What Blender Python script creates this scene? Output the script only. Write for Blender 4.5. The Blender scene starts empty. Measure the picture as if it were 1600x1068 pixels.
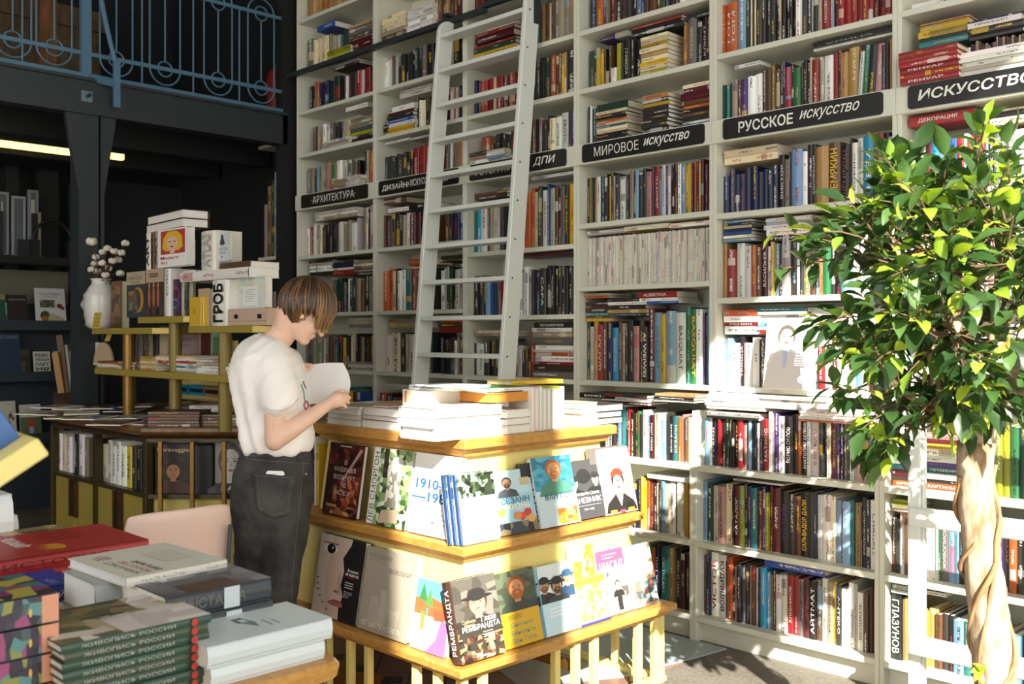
SUN_E, SKY_E, EXPO = 13.0, 3.0, .38
import bpy, bmesh, math, random, re
from mathutils import Vector, Matrix, noise
from mathutils.bvhtree import BVHTree
random.seed(11)
S = bpy.context.scene
COL = S.collection
R = math.radians
# ------------------------------------------------------------------ camera frame (photo 1600x1068)
FPX, CXP, HYP = 1556.0, 800.0, 523.0
AL = R(44.7)
SA, CA = math.sin(AL), math.cos(AL)
EYE = Vector((0, -4.12, 1.46))
FW = Vector((-CA, SA, 0)); RT = Vector((SA, CA, 0)); UP = Vector((0, 0, 1))
def ray(px, py):
    return FW + RT * ((px - CXP) / FPX) + UP * ((HYP - py) / FPX)
def atz(px, py, z): return EYE + ray(px, py) * z
def atY(px, py, Y):
    d = ray(px, py); return EYE + d * ((Y - EYE.y) / d.y)
def atX(px, py, X):
    d = ray(px, py); return EYE + d * ((X - EYE.x) / d.x)
def atZ(px, py, Z):
    d = ray(px, py); return EYE + d * ((Z - EYE.z) / d.z)
def proj(p):
    r = Vector(p) - EYE; z = r.dot(FW)
    return CXP + FPX * r.dot(RT) / z, HYP - FPX * r.z / z, z
# ------------------------------------------------------------------ colours
def lin(c):
    return tuple(x / 12.92 if x <= .04045 else ((x + .055) / 1.055) ** 2.4 for x in c)
def rgb(r, g, b): return lin((r / 255, g / 255, b / 255))
def hx(s): return rgb(int(s[0:2], 16), int(s[2:4], 16), int(s[4:6], 16))
PAL = {'K': ('1b1a1b', 'black'), 'k': ('3a3735', 'charcoal'), 'g': ('77736e', 'grey'), 's': ('b4b1ab', 'pale grey'),
       'w': ('e9e6df', 'white'), 'c': ('ded0ac', 'cream'), 'W': ('d6d1c4', 'off-white'), 'b': ('2f58a5', 'blue'), 'n': ('1f2850', 'navy'),
       'l': ('85add0', 'light blue'), 't': ('2a7c80', 'teal'), 'G': ('2f7a48', 'green'), 'e': ('233f35', 'dark green'),
       'y': ('e3bb2f', 'yellow'), 'o': ('c9622c', 'orange'), 'r': ('a82b2c', 'red'), 'm': ('5e1d26', 'maroon'),
       'p': ('d79c9c', 'pink'), 'v': ('593a86', 'purple'), 'u': ('6a4a31', 'brown'), 'a': ('bd925a', 'tan'),
       'V': ('a9ae30', 'lime'), 'C': ('2ea2cf', 'bright blue'), 'q': ('a69681', 'beige')}
def pc(code, jit=.0):
    c = PAL[code][0]
    v = [int(c[i:i + 2], 16) for i in (0, 2, 4)]
    if jit:
        f = 1 + random.uniform(-jit, jit)
        v = [max(0, min(255, x * f + random.uniform(-6, 6))) for x in v]
    return rgb(*v)
def C(x):
    if isinstance(x, str): return pc(x) if len(x) == 1 else hx(x)
    return x
# ------------------------------------------------------------------ materials
def newmat(name):
    m = bpy.data.materials.new(name); m.use_nodes = True
    nt = m.node_tree; b = nt.nodes['Principled BSDF']
    return m, nt, b
def N(nt, t, **kw):
    n = nt.nodes.new(t)
    for k, v in kw.items():
        if k.startswith('i_'):
            n.inputs[k[2:].replace('_', ' ')].default_value = v
        else: setattr(n, k, v)
    return n
def L(nt, a, b): nt.links.new(a, b)
def simple(name, col, rough=.5, metal=0., var=.0, scale=8., bump=0., bscale=60., coat=0., stretch=None):
    m, nt, b = newmat(name)
    b.inputs['Roughness'].default_value = rough; b.inputs['Metallic'].default_value = metal
    if coat: b.inputs['Coat Weight'].default_value = coat
    col = C(col)
    tc = N(nt, 'ShaderNodeTexCoord')
    src = tc.outputs['Object']
    if stretch:
        mp = N(nt, 'ShaderNodeMapping'); mp.inputs['Scale'].default_value = stretch
        L(nt, src, mp.inputs['Vector']); src = mp.outputs['Vector']
    if var:
        n = N(nt, 'ShaderNodeTexNoise'); n.inputs['Scale'].default_value = scale; n.inputs['Detail'].default_value = 5
        L(nt, src, n.inputs['Vector'])
        r = N(nt, 'ShaderNodeValToRGB')
        r.color_ramp.elements[0].position = .3; r.color_ramp.elements[1].position = .7
        r.color_ramp.elements[0].color = (*[x * (1 - var) for x in col], 1)
        r.color_ramp.elements[1].color = (*[min(1, x * (1 + var)) for x in col], 1)
        L(nt, n.outputs['Fac'], r.inputs['Fac']); L(nt, r.outputs['Color'], b.inputs['Base Color'])
    else: b.inputs['Base Color'].default_value = (*col, 1)
    if bump:
        n2 = N(nt, 'ShaderNodeTexNoise'); n2.inputs['Scale'].default_value = bscale; n2.inputs['Detail'].default_value = 4
        L(nt, src, n2.inputs['Vector'])
        bp = N(nt, 'ShaderNodeBump'); bp.inputs['Strength'].default_value = bump; bp.inputs['Distance'].default_value = .01
        L(nt, n2.outputs['Fac'], bp.inputs['Height']); L(nt, bp.outputs['Normal'], b.inputs['Normal'])
    return m
def attr_mat(name, rough=.5, coat=0., bump=0., bscale=200., metal=0., sss=0., varscale=0., var=0.):
    m, nt, b = newmat(name)
    a = N(nt, 'ShaderNodeAttribute', attribute_name='col')
    src = a.outputs['Color']
    if var:
        n = N(nt, 'ShaderNodeTexNoise'); n.inputs['Scale'].default_value = varscale
        tc = N(nt, 'ShaderNodeTexCoord'); L(nt, tc.outputs['Object'], n.inputs['Vector'])
        mr = N(nt, 'ShaderNodeMapRange'); mr.inputs['To Min'].default_value = 1 - var; mr.inputs['To Max'].default_value = 1 + var
        mr.inputs['From Min'].default_value = .3; mr.inputs['From Max'].default_value = .7
        L(nt, n.outputs['Fac'], mr.inputs['Value'])
        vm = N(nt, 'ShaderNodeVectorMath', operation='SCALE'); L(nt, src, vm.inputs[0]); L(nt, mr.outputs['Result'], vm.inputs['Scale'])
        src = vm.outputs['Vector']
    L(nt, src, b.inputs['Base Color'])
    b.inputs['Roughness'].default_value = rough; b.inputs['Metallic'].default_value = metal
    if coat: b.inputs['Coat Weight'].default_value = coat
    if sss:
        b.inputs['Subsurface Weight'].default_value = sss; b.inputs['Subsurface Radius'].default_value = (.012, .005, .003); b.inputs['Subsurface Scale'].default_value = .6
    if bump:
        n2 = N(nt, 'ShaderNodeTexNoise'); n2.inputs['Scale'].default_value = bscale
        tc = N(nt, 'ShaderNodeTexCoord'); L(nt, tc.outputs['Object'], n2.inputs['Vector'])
        bp = N(nt, 'ShaderNodeBump'); bp.inputs['Strength'].default_value = bump; bp.inputs['Distance'].default_value = .004
        L(nt, n2.outputs['Fac'], bp.inputs['Height']); L(nt, bp.outputs['Normal'], b.inputs['Normal'])
    return m
def spine_material():
    """book cloth/print: base colour attribute, illegible title marks and bands along the spine driven by the UV map"""
    m, nt, b = newmat('printed_cover')
    a = N(nt, 'ShaderNodeAttribute', attribute_name='col'); k = N(nt, 'ShaderNodeAttribute', attribute_name='acc')
    uv = N(nt, 'ShaderNodeUVMap'); uv.uv_map = 'UVMap'
    sp = N(nt, 'ShaderNodeSeparateXYZ'); L(nt, uv.outputs['UV'], sp.inputs[0])
    def math_(op, x, y=None, z=None):
        n = N(nt, 'ShaderNodeMath', operation=op)
        for i, q in enumerate((x, y, z)):
            if q is None: continue
            if isinstance(q, (int, float)): n.inputs[i].default_value = q
            else: L(nt, q, n.inputs[i])
        return n.outputs[0]
    seed = math_('MULTIPLY', k.outputs['Alpha'], 91.7)
    def noi(sx, sy, off):
        cv = N(nt, 'ShaderNodeCombineXYZ')
        L(nt, math_('MULTIPLY', sp.outputs['X'], sx), cv.inputs[0]); L(nt, math_('MULTIPLY', sp.outputs['Y'], sy), cv.inputs[1])
        L(nt, math_('ADD', seed, off), cv.inputs[2])
        n = N(nt, 'ShaderNodeTexNoise'); n.inputs['Scale'].default_value = 1; n.inputs['Detail'].default_value = 0
        L(nt, cv.outputs[0], n.inputs['Vector']); return n.outputs['Fac']
    letters = math_('GREATER_THAN', noi(6., 190., 0.), .5)
    run = math_('GREATER_THAN', noi(0., 9., 13.), .5)
    mid = math_('LESS_THAN', math_('ABSOLUTE', math_('SUBTRACT', sp.outputs['X'], .5)), .16)
    onsp = math_('GREATER_THAN', sp.outputs['X'], -.5)
    mark = math_('MULTIPLY', math_('MULTIPLY', letters, run), math_('MULTIPLY', mid, onsp))
    band = math_('MULTIPLY', math_('GREATER_THAN', noi(0., 7., 31.), .71), onsp)
    mask = math_('MAXIMUM', math_('MULTIPLY', mark, .85), math_('MULTIPLY', band, .55))
    mx = N(nt, 'ShaderNodeMix', data_type='RGBA')
    L(nt, mask, mx.inputs['Factor']); L(nt, a.outputs['Color'], mx.inputs['A']); L(nt, k.outputs['Color'], mx.inputs['B'])
    L(nt, mx.outputs['Result'], b.inputs['Base Color'])
    b.inputs['Roughness'].default_value = .42; b.inputs['Coat Weight'].default_value = .12; b.inputs['Coat Roughness'].default_value = .25
    return m
def paper_material():
    m, nt, b = newmat('paper_edges')
    a = N(nt, 'ShaderNodeAttribute', attribute_name='col')
    tc = N(nt, 'ShaderNodeUVMap'); tc.uv_map = 'UVMap'
    sp = N(nt, 'ShaderNodeSeparateXYZ'); L(nt, tc.outputs['UV'], sp.inputs[0])
    n = N(nt, 'ShaderNodeTexNoise'); n.noise_dimensions = '1D'; n.inputs['Scale'].default_value = 900
    L(nt, sp.outputs['X'], n.inputs['W'])
    mr = N(nt, 'ShaderNodeMapRange'); mr.inputs['To Min'].default_value = .86; mr.inputs['To Max'].default_value = 1.04
    L(nt, n.outputs['Fac'], mr.inputs['Value'])
    vm = N(nt, 'ShaderNodeVectorMath', operation='SCALE'); L(nt, a.outputs['Color'], vm.inputs[0]); L(nt, mr.outputs['Result'], vm.inputs['Scale'])
    L(nt, vm.outputs['Vector'], b.inputs['Base Color']); b.inputs['Roughness'].default_value = .8
    return m
def wood(name, base, dark, scale=3., axis=(1, 12, 12), rough=.45, coat=.2):
    m, nt, b = newmat(name)
    tc = N(nt, 'ShaderNodeTexCoord'); mp = N(nt, 'ShaderNodeMapping'); mp.inputs['Scale'].default_value = axis
    L(nt, tc.outputs['Object'], mp.inputs['Vector'])
    n = N(nt, 'ShaderNodeTexNoise'); n.inputs['Scale'].default_value = scale; n.inputs['Detail'].default_value = 8; n.inputs['Distortion'].default_value = .6
    L(nt, mp.outputs['Vector'], n.inputs['Vector'])
    r = N(nt, 'ShaderNodeValToRGB'); r.color_ramp.elements[0].position = .32; r.color_ramp.elements[1].position = .68
    r.color_ramp.elements[0].color = (*C(dark), 1); r.color_ramp.elements[1].color = (*C(base), 1)
    L(nt, n.outputs['Fac'], r.inputs['Fac']); L(nt, r.outputs['Color'], b.inputs['Base Color'])
    b.inputs['Roughness'].default_value = rough; b.inputs['Coat Weight'].default_value = coat; b.inputs['Coat Roughness'].default_value = .3
    return m
M_BOOK = spine_material(); M_PAPER = paper_material(); M_PRINT = attr_mat('print', .45)
M_WHITE = simple('white_painted_board', 'd6d6c6', .42, var=.03, scale=3)
M_LADDER = simple('ladder_paint', 'dfe3dc', .4, var=.02, scale=3)
M_OAK = wood('oiled_oak', 'c9964a', 'b07b36', 2.6, (16, 16, 40))
M_OAKX = wood('oak_along', 'cc9846', 'a56c2c', 2.0, (2, 2, 26))
M_YEL = simple('pale_yellow_paint', 'e8d684', .5, var=.03, scale=4)
M_GOLD = simple('olive_gold_paint', 'b29c48', .38, metal=.25, var=.05, scale=6)
M_BRASS = simple('aged_brass', '8a6a34', .35, metal=.7, var=.1, scale=20)
M_STEEL = simple('dark_painted_steel', '2b3236', .5, var=.08, scale=3)
M_BLUE = simple('blue_grey_paint', '50758f', .45, var=.05, scale=6)
M_DARK = simple('near_black_wall', '161719', .8, var=.1, scale=2)
M_DKBR = simple('dark_bronze_frame', '4a4028', .4, metal=.4)
# ------------------------------------------------------------------ mesh builder
OFF = (-5., -5.)
class MB:
    def __init__(s): s.v = []; s.f = []; s.c = []; s.a = []; s.m = []; s.uv = []
    def add(s, vs, fs, col='w', m=0, acc=(0, 0, 0, 0), uvs=None, M=None):
        o = len(s.v); col = C(col)
        s.v += [(M @ Vector(v)) if M else Vector(v) for v in vs]
        for i, f in enumerate(fs):
            s.f.append([o + k for k in f]); s.c.append(col); s.m.append(m); s.a.append(acc)
            s.uv.append(uvs[i] if uvs and uvs[i] else [OFF] * len(f))
    def box(s, a, b, col='w', m=0, M=None):
        x0, y0, z0 = a; x1, y1, z1 = b
        vs = [(x0, y0, z0), (x1, y0, z0), (x1, y1, z0), (x0, y1, z0), (x0, y0, z1), (x1, y0, z1), (x1, y1, z1), (x0, y1, z1)]
        s.add(vs, [(3, 2, 1, 0), (4, 5, 6, 7), (0, 1, 5, 4), (1, 2, 6, 5), (2, 3, 7, 6), (3, 0, 4, 7)], col, m, M=M)
    def prism(s, poly, z0, z1, col='w', m=0, M=None):
        n = len(poly)
        vs = [(p[0], p[1], z0) for p in poly] + [(p[0], p[1], z1) for p in poly]
        fs = [tuple(range(n - 1, -1, -1)), tuple(range(n, 2 * n))] + [(i, (i + 1) % n, n + (i + 1) % n, n + i) for i in range(n)]
        s.add(vs, fs, col, m, M=M)
    def rings(s, rs, col='w', m=0, cap=True, M=None, cols=None):
        n = len(rs[0]); vs = [p for r in rs for p in r]; fs = []
        for i in range(len(rs) - 1):
            for j in range(n):
                fs.append((i * n + j, i * n + (j + 1) % n, (i + 1) * n + (j + 1) % n, (i + 1) * n + j))
        if cap: fs += [tuple(range(n - 1, -1, -1)), tuple((len(rs) - 1) * n + j for j in range(n))]
        if cols is None: s.add(vs, fs, col, m, M=M)
        else:
            o = len(s.f); s.add(vs, fs, col, m, M=M)
            for i in range(len(rs) - 1):
                for j in range(n): s.c[o + i * n + j] = C(cols[i])
    def tube(s, pts, rad, n=8, col='w', m=0, cap=True, cols=None):
        pts = [Vector(p) for p in pts]
        if not isinstance(rad, (list, tuple)): rad = [rad] * len(pts)
        rs = []; prev = None
        for i, p in enumerate(pts):
            d = (pts[min(i + 1, len(pts) - 1)] - pts[max(i - 1, 0)])
            if d.length < 1e-9: d = Vector((0, 0, 1))
            d.normalize()
            if prev is None:
                x = d.orthogonal().normalized()
            else:
                x = (prev - d * prev.dot(d))
                x = x.normalized() if x.length > 1e-6 else d.orthogonal().normalized()
            prev = x; y = d.cross(x)
            rs.append([p + x * math.cos(2 * math.pi * j / n) * rad[i] + y * math.sin(2 * math.pi * j / n) * rad[i] for j in range(n)])
        s.rings(rs, col, m, cap, cols=cols)
    def lathe(s, prof, c=(0, 0, 0), n=24, col='w', m=0, M=None, cap=True):
        rs = [[Vector((c[0] + r * math.cos(2 * math.pi * j / n), c[1] + r * math.sin(2 * math.pi * j / n), c[2] + z)) for j in range(n)] for r, z in prof]
        s.rings(rs, col, m, cap, M=M)
    def bar(s, a, b, w, d, col='w', m=0, side=None):
        """rectangular bar from a to b, w along `side`, d across"""
        a = Vector(a); b = Vector(b); ax = (b - a).normalized()
        x = Vector(side) if side else ax.orthogonal(); x = (x - ax * x.dot(ax)).normalized(); y = ax.cross(x)
        q = [(-w / 2, -d / 2), (w / 2, -d / 2), (w / 2, d / 2), (-w / 2, d / 2)]
        s.rings([[p + x * i + y * j for i, j in q] for p in (a, b)], col, m)
    def ellipsoid(s, c, r, n=16, k=10, col='w', m=0, M=None):
        rs = []
        for i in range(k + 1):
            t = math.pi * (i + .001) / (k + .002) ; 
            rs.append([Vector((c[0] + r[0] * math.sin(t) * math.cos(2 * math.pi * j / n), c[1] + r[1] * math.sin(t) * math.sin(2 * math.pi * j / n), c[2] - r[2] * math.cos(t))) for j in range(n)])
        s.rings(rs, col, m, True, M=M)
    def build(s, name, mats, parent=None, smooth=False, origin=None, bevel=0., seg=1):
        if not s.v: return None
        if parent is not None: origin = parent.matrix_world.translation if False else TOP(parent)
        if origin is None:
            xs = [v.x for v in s.v]; ys = [v.y for v in s.v]; zs = [v.z for v in s.v]
            origin = Vector(((min(xs) + max(xs)) / 2, (min(ys) + max(ys)) / 2, min(zs)))
        origin = Vector(origin)
        me = bpy.data.meshes.new(name)
        me.from_pydata([tuple(v - origin) for v in s.v], [], s.f)
        if not isinstance(mats, (list, tuple)): mats = [mats]
        for m in mats: me.materials.append(m)
        me.polygons.foreach_set('material_index', s.m)
        ca = me.color_attributes.new('col', 'FLOAT_COLOR', 'CORNER'); aa = me.color_attributes.new('acc', 'FLOAT_COLOR', 'CORNER')
        uv = me.uv_layers.new(name='UVMap')
        fc, fa, fu = [], [], []
        for f, c, a, u in zip(s.f, s.c, s.a, s.uv):
            for i in range(len(f)):
                fc += [c[0], c[1], c[2], 1.]; fa += a; fu += u[i]
        ca.data.foreach_set('color', fc); aa.data.foreach_set('color', fa); uv.data.foreach_set('uv', fu)
        if smooth: me.polygons.foreach_set('use_smooth', [True] * len(s.f))
        me.update()
        o = bpy.data.objects.new(name, me); COL.objects.link(o)
        if parent is not None: o.parent = parent
        else: o.location = origin
        if bevel:
            b = o.modifiers.new('bevel', 'BEVEL'); b.width = bevel; b.segments = seg; b.limit_method = 'ANGLE'; b.harden_normals = False
        return o
_TOP = {}
def TOP(o):
    """world location of an object's own origin (no rotations are used on parents)"""
    p = Vector((0, 0, 0))
    while o is not None: p += Vector(o.location); o = o.parent
    return p
def tag(o, label=None, cat=None, group=None, kind=None):
    for k, v in (('label', label), ('category', cat), ('group', group), ('kind', kind)):
        if v: o[k] = v
    return o
def thing(name, label, cat, loc, group=None):
    o = bpy.data.objects.new(name, None); COL.objects.link(o); o.location = loc; o.empty_display_size = .05
    return tag(o, label, cat, group)
def struct(name, mb, mat, **kw):
    o = mb.build(name, mat, **kw); o['kind'] = 'structure'; return o
# ------------------------------------------------------------------ lettering
_TXT = {}
def glyphs(t, bold=0., shear=0.):
    k = (t, bold, shear)
    if k not in _TXT:
        cu = bpy.data.curves.new('t', 'FONT'); cu.body = t; cu.size = 1; cu.resolution_u = 2; cu.fill_mode = 'FRONT'
        cu.offset = bold; cu.shear = shear
        ob = bpy.data.objects.new('t', cu); COL.objects.link(ob)
        dg = bpy.context.evaluated_depsgraph_get()
        me = bpy.data.meshes.new_from_object(ob.evaluated_get(dg))
        vs = [tuple(v.co) for v in me.vertices]; fs = [tuple(p.vertices) for p in me.polygons]
        bpy.data.objects.remove(ob); bpy.data.curves.remove(cu); bpy.data.meshes.remove(me)
        xs = [v[0] for v in vs] or [0, 1]; ys = [v[1] for v in vs] or [0, 1]
        _TXT[k] = (vs, fs, min(xs), min(ys), max(xs) - min(xs), max(ys) - min(ys))
    return _TXT[k]
def text(mb, t, M, x, y, w, h, col='w', bold=.0, shear=0., m=0, fit='box', depth=0.):
    """letters of `t` filling the box (x,y,w,h) of the plane M (x right, y up, z out); fit='h' keeps the aspect"""
    vs, fs, mx, my, tw, th = glyphs(t, bold, shear)
    if tw <= 0 or th <= 0: return
    sx, sy = w / tw, h / th
    if fit == 'h': sx = sy = min(sx, sy)
    p = [((v[0] - mx) * sx + x, (v[1] - my) * sy + y, depth) for v in vs]
    mb.add(p, fs, col, m, M=M)
def plane_matrix(o, x, y, z=None):
    x = Vector(x).normalized(); y = Vector(y).normalized(); z = x.cross(y) if z is None else Vector(z)
    return Matrix(((x.x, y.x, z.x, o[0]), (x.y, y.y, z.y, o[1]), (x.z, y.z, z.z, o[2]), (0, 0, 0, 1)))
# ------------------------------------------------------------------ books
PAGEC = [hx('e8e0cd'), hx('efe9dc'), hx('ddd2b8'), hx('f0ece2')]
ACCS = ['w', 'w', 'w', 'c', 'y', 'K', 'r', 'l', 'a']
def book_geo(mb, M, w, h, d, col, acc=None, page=None, soft=None, seed=None, cov2=None):
    """local axes: x thickness (0..w), y from the spine (0) to the fore edge (d), z along the spine (0..h)"""
    if soft is None: soft = w < .014
    t = min(.0009 if soft else .0026, w * .2); inn = .0008 if soft else .0035
    col = C(col); page = page or random.choice(PAGEC)
    if acc is None:
        lum = .3 * col[0] + .6 * col[1] + .1 * col[2]
        acc = C(random.choice(['K', 'k', 'r', 'n', 'u']) if lum > .4 else random.choice(ACCS))
    sd = random.random() if seed is None else seed
    A = (*C(acc), sd)
    c2 = C(cov2) if cov2 else col
    b = .18 * w if not soft else .05 * w
    # boards
    mb.box((0, b * .6, 0), (t, d, h), c2, 0, M); mb.box((w - t, b * .6, 0), (w, d, h), c2, 0, M)
    # spine, slightly rounded (4 strips)
    xs = [0, w * .16, w * .5, w * .84, w]; ys = [b * .9, b * .3, 0, b * .3, b * .9]
    vs = []; 
    for x, y in zip(xs, ys): vs += [(x, y, 0), (x, y, h)]
    for x, y in zip(xs, ys): vs += [(x, y + t, 0), (x, y + t, h)]
    fs, uvs = [], []
    for i in range(4):
        fs.append((2 * i, 2 * i + 2, 2 * i + 3, 2 * i + 1)); uvs.append([(xs[i] / w, 0), (xs[i + 1] / w, 0), (xs[i + 1] / w, h), (xs[i] / w, h)])
    for i in range(4):
        fs.append((2 * i + 1, 2 * i + 3, 10 + 2 * i + 3, 10 + 2 * i + 1)); uvs.append(None)
        fs.append((2 * i, 10 + 2 * i, 10 + 2 * i + 2, 2 * i + 2)); uvs.append(None)
    mb.add(vs, fs, col, 0, A, uvs, M)
    # page block
    x0, x1, y0, y1, z0, z1 = t, w - t, b + t, d - inn, inn, h - inn
    vs = [(x0, y0, z0), (x1, y0, z0), (x1, y1, z0), (x0, y1, z0), (x0, y0, z1), (x1, y0, z1), (x1, y1, z1), (x0, y1, z1)]
    q = [(x0, 0), (x1, 0), (x1, 1), (x0, 1)]; 
    mb.add(vs, [(3, 2, 1, 0), (4, 5, 6, 7), (2, 3, 7, 6)], page, 1, (0, 0, 0, 0), [[(x0, 1), (x1, 1), (x1, 0), (x0, 0)], q, [(x1, 0), (x0, 0), (x0, 1), (x1, 1)]], M)
def upright(x, y, z): return Matrix.Translation((x, y, z))
def flat_spine(dx, dy):
    """matrix rotation for a book lying flat: its spine along horizontal dir `dx` (z local), depth along dy, thickness up"""
    dx = Vector(dx); dy = Vector(dy)
    return dx, dy
def flat_matrix(o, dx, dy):
    # local x -> up, local y -> dy (spine to fore edge), local z -> dx
    dx = Vector(dx).normalized(); dy = Vector(dy).normalized()
    return Matrix(((0, dy.x, dx.x, o[0]), (0, dy.y, dx.y, o[1]), (1, dy.z, dx.z, o[2]), (0, 0, 0, 1)))
# ------------------------------------------------------------------ the room
WX = 1.75                      # inner face of the window wall
b = MB(); b.box((-9.4, -9.2, -.05), (WX + .3, .6, 0)); 
def floor_mat():
    m, nt, p = newmat('worn_screed')
    tc = N(nt, 'ShaderNodeTexCoord')
    n1 = N(nt, 'ShaderNodeTexNoise'); n1.inputs['Scale'].default_value = 90; n1.inputs['Detail'].default_value = 6
    n2 = N(nt, 'ShaderNodeTexNoise'); n2.inputs['Scale'].default_value = 2.5; n2.inputs['Detail'].default_value = 3
    L(nt, tc.outputs['Object'], n1.inputs['Vector']); L(nt, tc.outputs['Object'], n2.inputs['Vector'])
    ad = N(nt, 'ShaderNodeMath', operation='ADD'); L(nt, n1.outputs['Fac'], ad.inputs[0]); L(nt, n2.outputs['Fac'], ad.inputs[1])
    r = N(nt, 'ShaderNodeValToRGB'); r.color_ramp.elements[0].position = .35; r.color_ramp.elements[1].position = .8
    mr = N(nt, 'ShaderNodeMath', operation='MULTIPLY'); mr.inputs[1].default_value = .5; L(nt, ad.outputs[0], mr.inputs[0])
    r.color_ramp.elements[0].color = (*hx('554f46'), 1); r.color_ramp.elements[1].color = (*hx('8f887b'), 1)
    L(nt, mr.outputs[0], r.inputs['Fac']); L(nt, r.outputs['Color'], p.inputs['Base Color']); p.inputs['Roughness'].default_value = .8
    bp = N(nt, 'ShaderNodeBump'); bp.inputs['Strength'].default_value = .5; bp.inputs['Distance'].default_value = .004
    L(nt, n1.outputs['Fac'], bp.inputs['Height']); L(nt, bp.outputs['Normal'], p.inputs['Normal'])
    return m
struct('floor', b, floor_mat())
def tile_mat(name, base, base2, grout, size, rot):
    m, nt, p = newmat(name)
    tc = N(nt, 'ShaderNodeTexCoord'); mp = N(nt, 'ShaderNodeMapping'); mp.inputs['Rotation'].default_value = (0, 0, rot)
    L(nt, tc.outputs['Object'], mp.inputs['Vector'])
    br = N(nt, 'ShaderNodeTexBrick'); br.offset = 0; br.inputs['Scale'].default_value = 1 / size
    br.inputs['Brick Width'].default_value = 1; br.inputs['Row Height'].default_value = 1; br.inputs['Mortar Size'].default_value = .03
    br.inputs['Color1'].default_value = (*C(base), 1); br.inputs['Color2'].default_value = (*C(base2), 1); br.inputs['Mortar'].default_value = (*C(grout), 1)
    L(nt, mp.outputs['Vector'], br.inputs['Vector']); L(nt, br.outputs['Color'], p.inputs['Base Color'])
    p.inputs['Roughness'].default_value = .35
    return m
# square tiled floor in the middle of the shop, octagon-and-dot tiles towards the table
b = MB(); b.box((-5.2, -3.3, 0), (-2.62, -.17, .004)); struct('floor_tiles', b, tile_mat('clay_tiles', '8f6f60', '7e6155', '2c2522', .155, R(45)))
def octo_tiles():
    mb = MB(); s = .21; k = .3 * s
    mb.box((-4.6, -3.2, .002), (-2.3, -1.55, .0042), hx('3a332c'))
    i0 = 0
    for i in range(-1, 12):
        for j in range(-1, 9):
            cx, cy = -4.6 + i * s + s / 2, -3.2 + j * s + s / 2
            if not (-4.5 < cx < -2.4 and -3.1 < cy < -1.62): continue
            h = s / 2 - .004; q = k
            poly = [(cx - h + q, cy - h), (cx + h - q, cy - h), (cx + h, cy - h + q), (cx + h, cy + h - q), (cx + h - q, cy + h), (cx - h + q, cy + h), (cx - h, cy + h - q), (cx - h, cy - h + q)]
            mb.prism(poly, .003, .0065, random.choice([hx('a5713f'), hx('9a6a3c'), hx('ad7a48')]))
            dx, dy = cx + s / 2, cy + s / 2; e = k - .006
            mb.prism([(dx - e, dy), (dx, dy - e), (dx + e, dy), (dx, dy + e)], .003, .0065, hx('2f3236'))
    return mb
struct('floor_octagon_tiles', octo_tiles(), attr_mat('glazed_tiles', .35, var=.12, varscale=12))
# pale painted strip in front of the bookcases
b = MB()
e0 = atZ(1060, 1036, 0); e1 = atZ(1152, 1010, 0)
b.prism([(-4.4, -.16), (-4.4, -.62), (-2.9, -1.2), (e0.x - .05, e0.y - .32), (e0.x, e0.y), (e0.x + (e1.x - e0.x) * ((-.163 - e0.y) / (e1.y - e0.y)), -.163)], .001, .0075, hx('a9b7ba'))
struct('floor_painted_strip', b, attr_mat('strip_paint', .5, var=.06, varscale=5))
# walls and ceiling
wm = simple('wall_paint_dark', '1a1c1f', .8)
b = MB(); b.box((-9.4, .34, 0), (-6.5, .6, 6.2)); struct('wall_back_mezzanine', b, wm)
b = MB(); b.box((-6.5, .34, 0), (WX + .3, .6, 6.2)); struct('wall_back', b, simple('wall_paint', 'b7b4a6', .8, var=.04))
b = MB(); b.box((-9.4, -9.2, 0), (-9.2, .34, 6.2)); struct('wall_left', b, wm)
# window wall: piers, lintel and sill round one tall opening, then the shop front behind the camera
Y0, Y1, HEAD = -5.56, -1.0, 5.30
b = MB()
b.box((WX, Y1, 0), (WX + .3, .34, 6.2)); b.box((WX, -9.2, 0), (WX + .3, Y0, 6.2)); b.box((WX, Y0, HEAD), (WX + .3, Y1, 6.2)); b.box((WX, Y0, 0), (WX + .3, Y1, .25))
struct('wall_right', b, simple('wall_plaster', 'c9c4b6', .8, var=.03))
b = MB(); fm = hx('e4e2da')
for y, w_ in ((Y0, .07), (-4.90, .25), (Y1 - .07, .07)): b.box((WX + .08, y, .25), (WX + .16, y + w_, HEAD))
for z in (.25, HEAD - .07): b.box((WX + .08, Y0, z), (WX + .16, Y1, z + .07))
struct('window_frame', b, M_WHITE)
b = MB(); b.box((-9.4, -9.4, 0), (-5.6, -9.2, 6.2)); b.box((-5.6, -9.4, 5.2), (WX + .3, -9.2, 6.2)); b.box((-5.6, -9.4, 0), (WX + .3, -9.2, .4))
for x in (-3.2, -.8): b.box((x, -9.4, .4), (x + .2, -9.2, 5.2))
struct('wall_front', b, simple('wall_front_plaster', 'bdb8a9', .8))
b = MB(); b.box((-9.4, -9.4, 6.2), (WX + .3, .6, 6.35)); struct('ceiling', b, simple('ceiling_paint', '8b8a84', .8))
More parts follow.
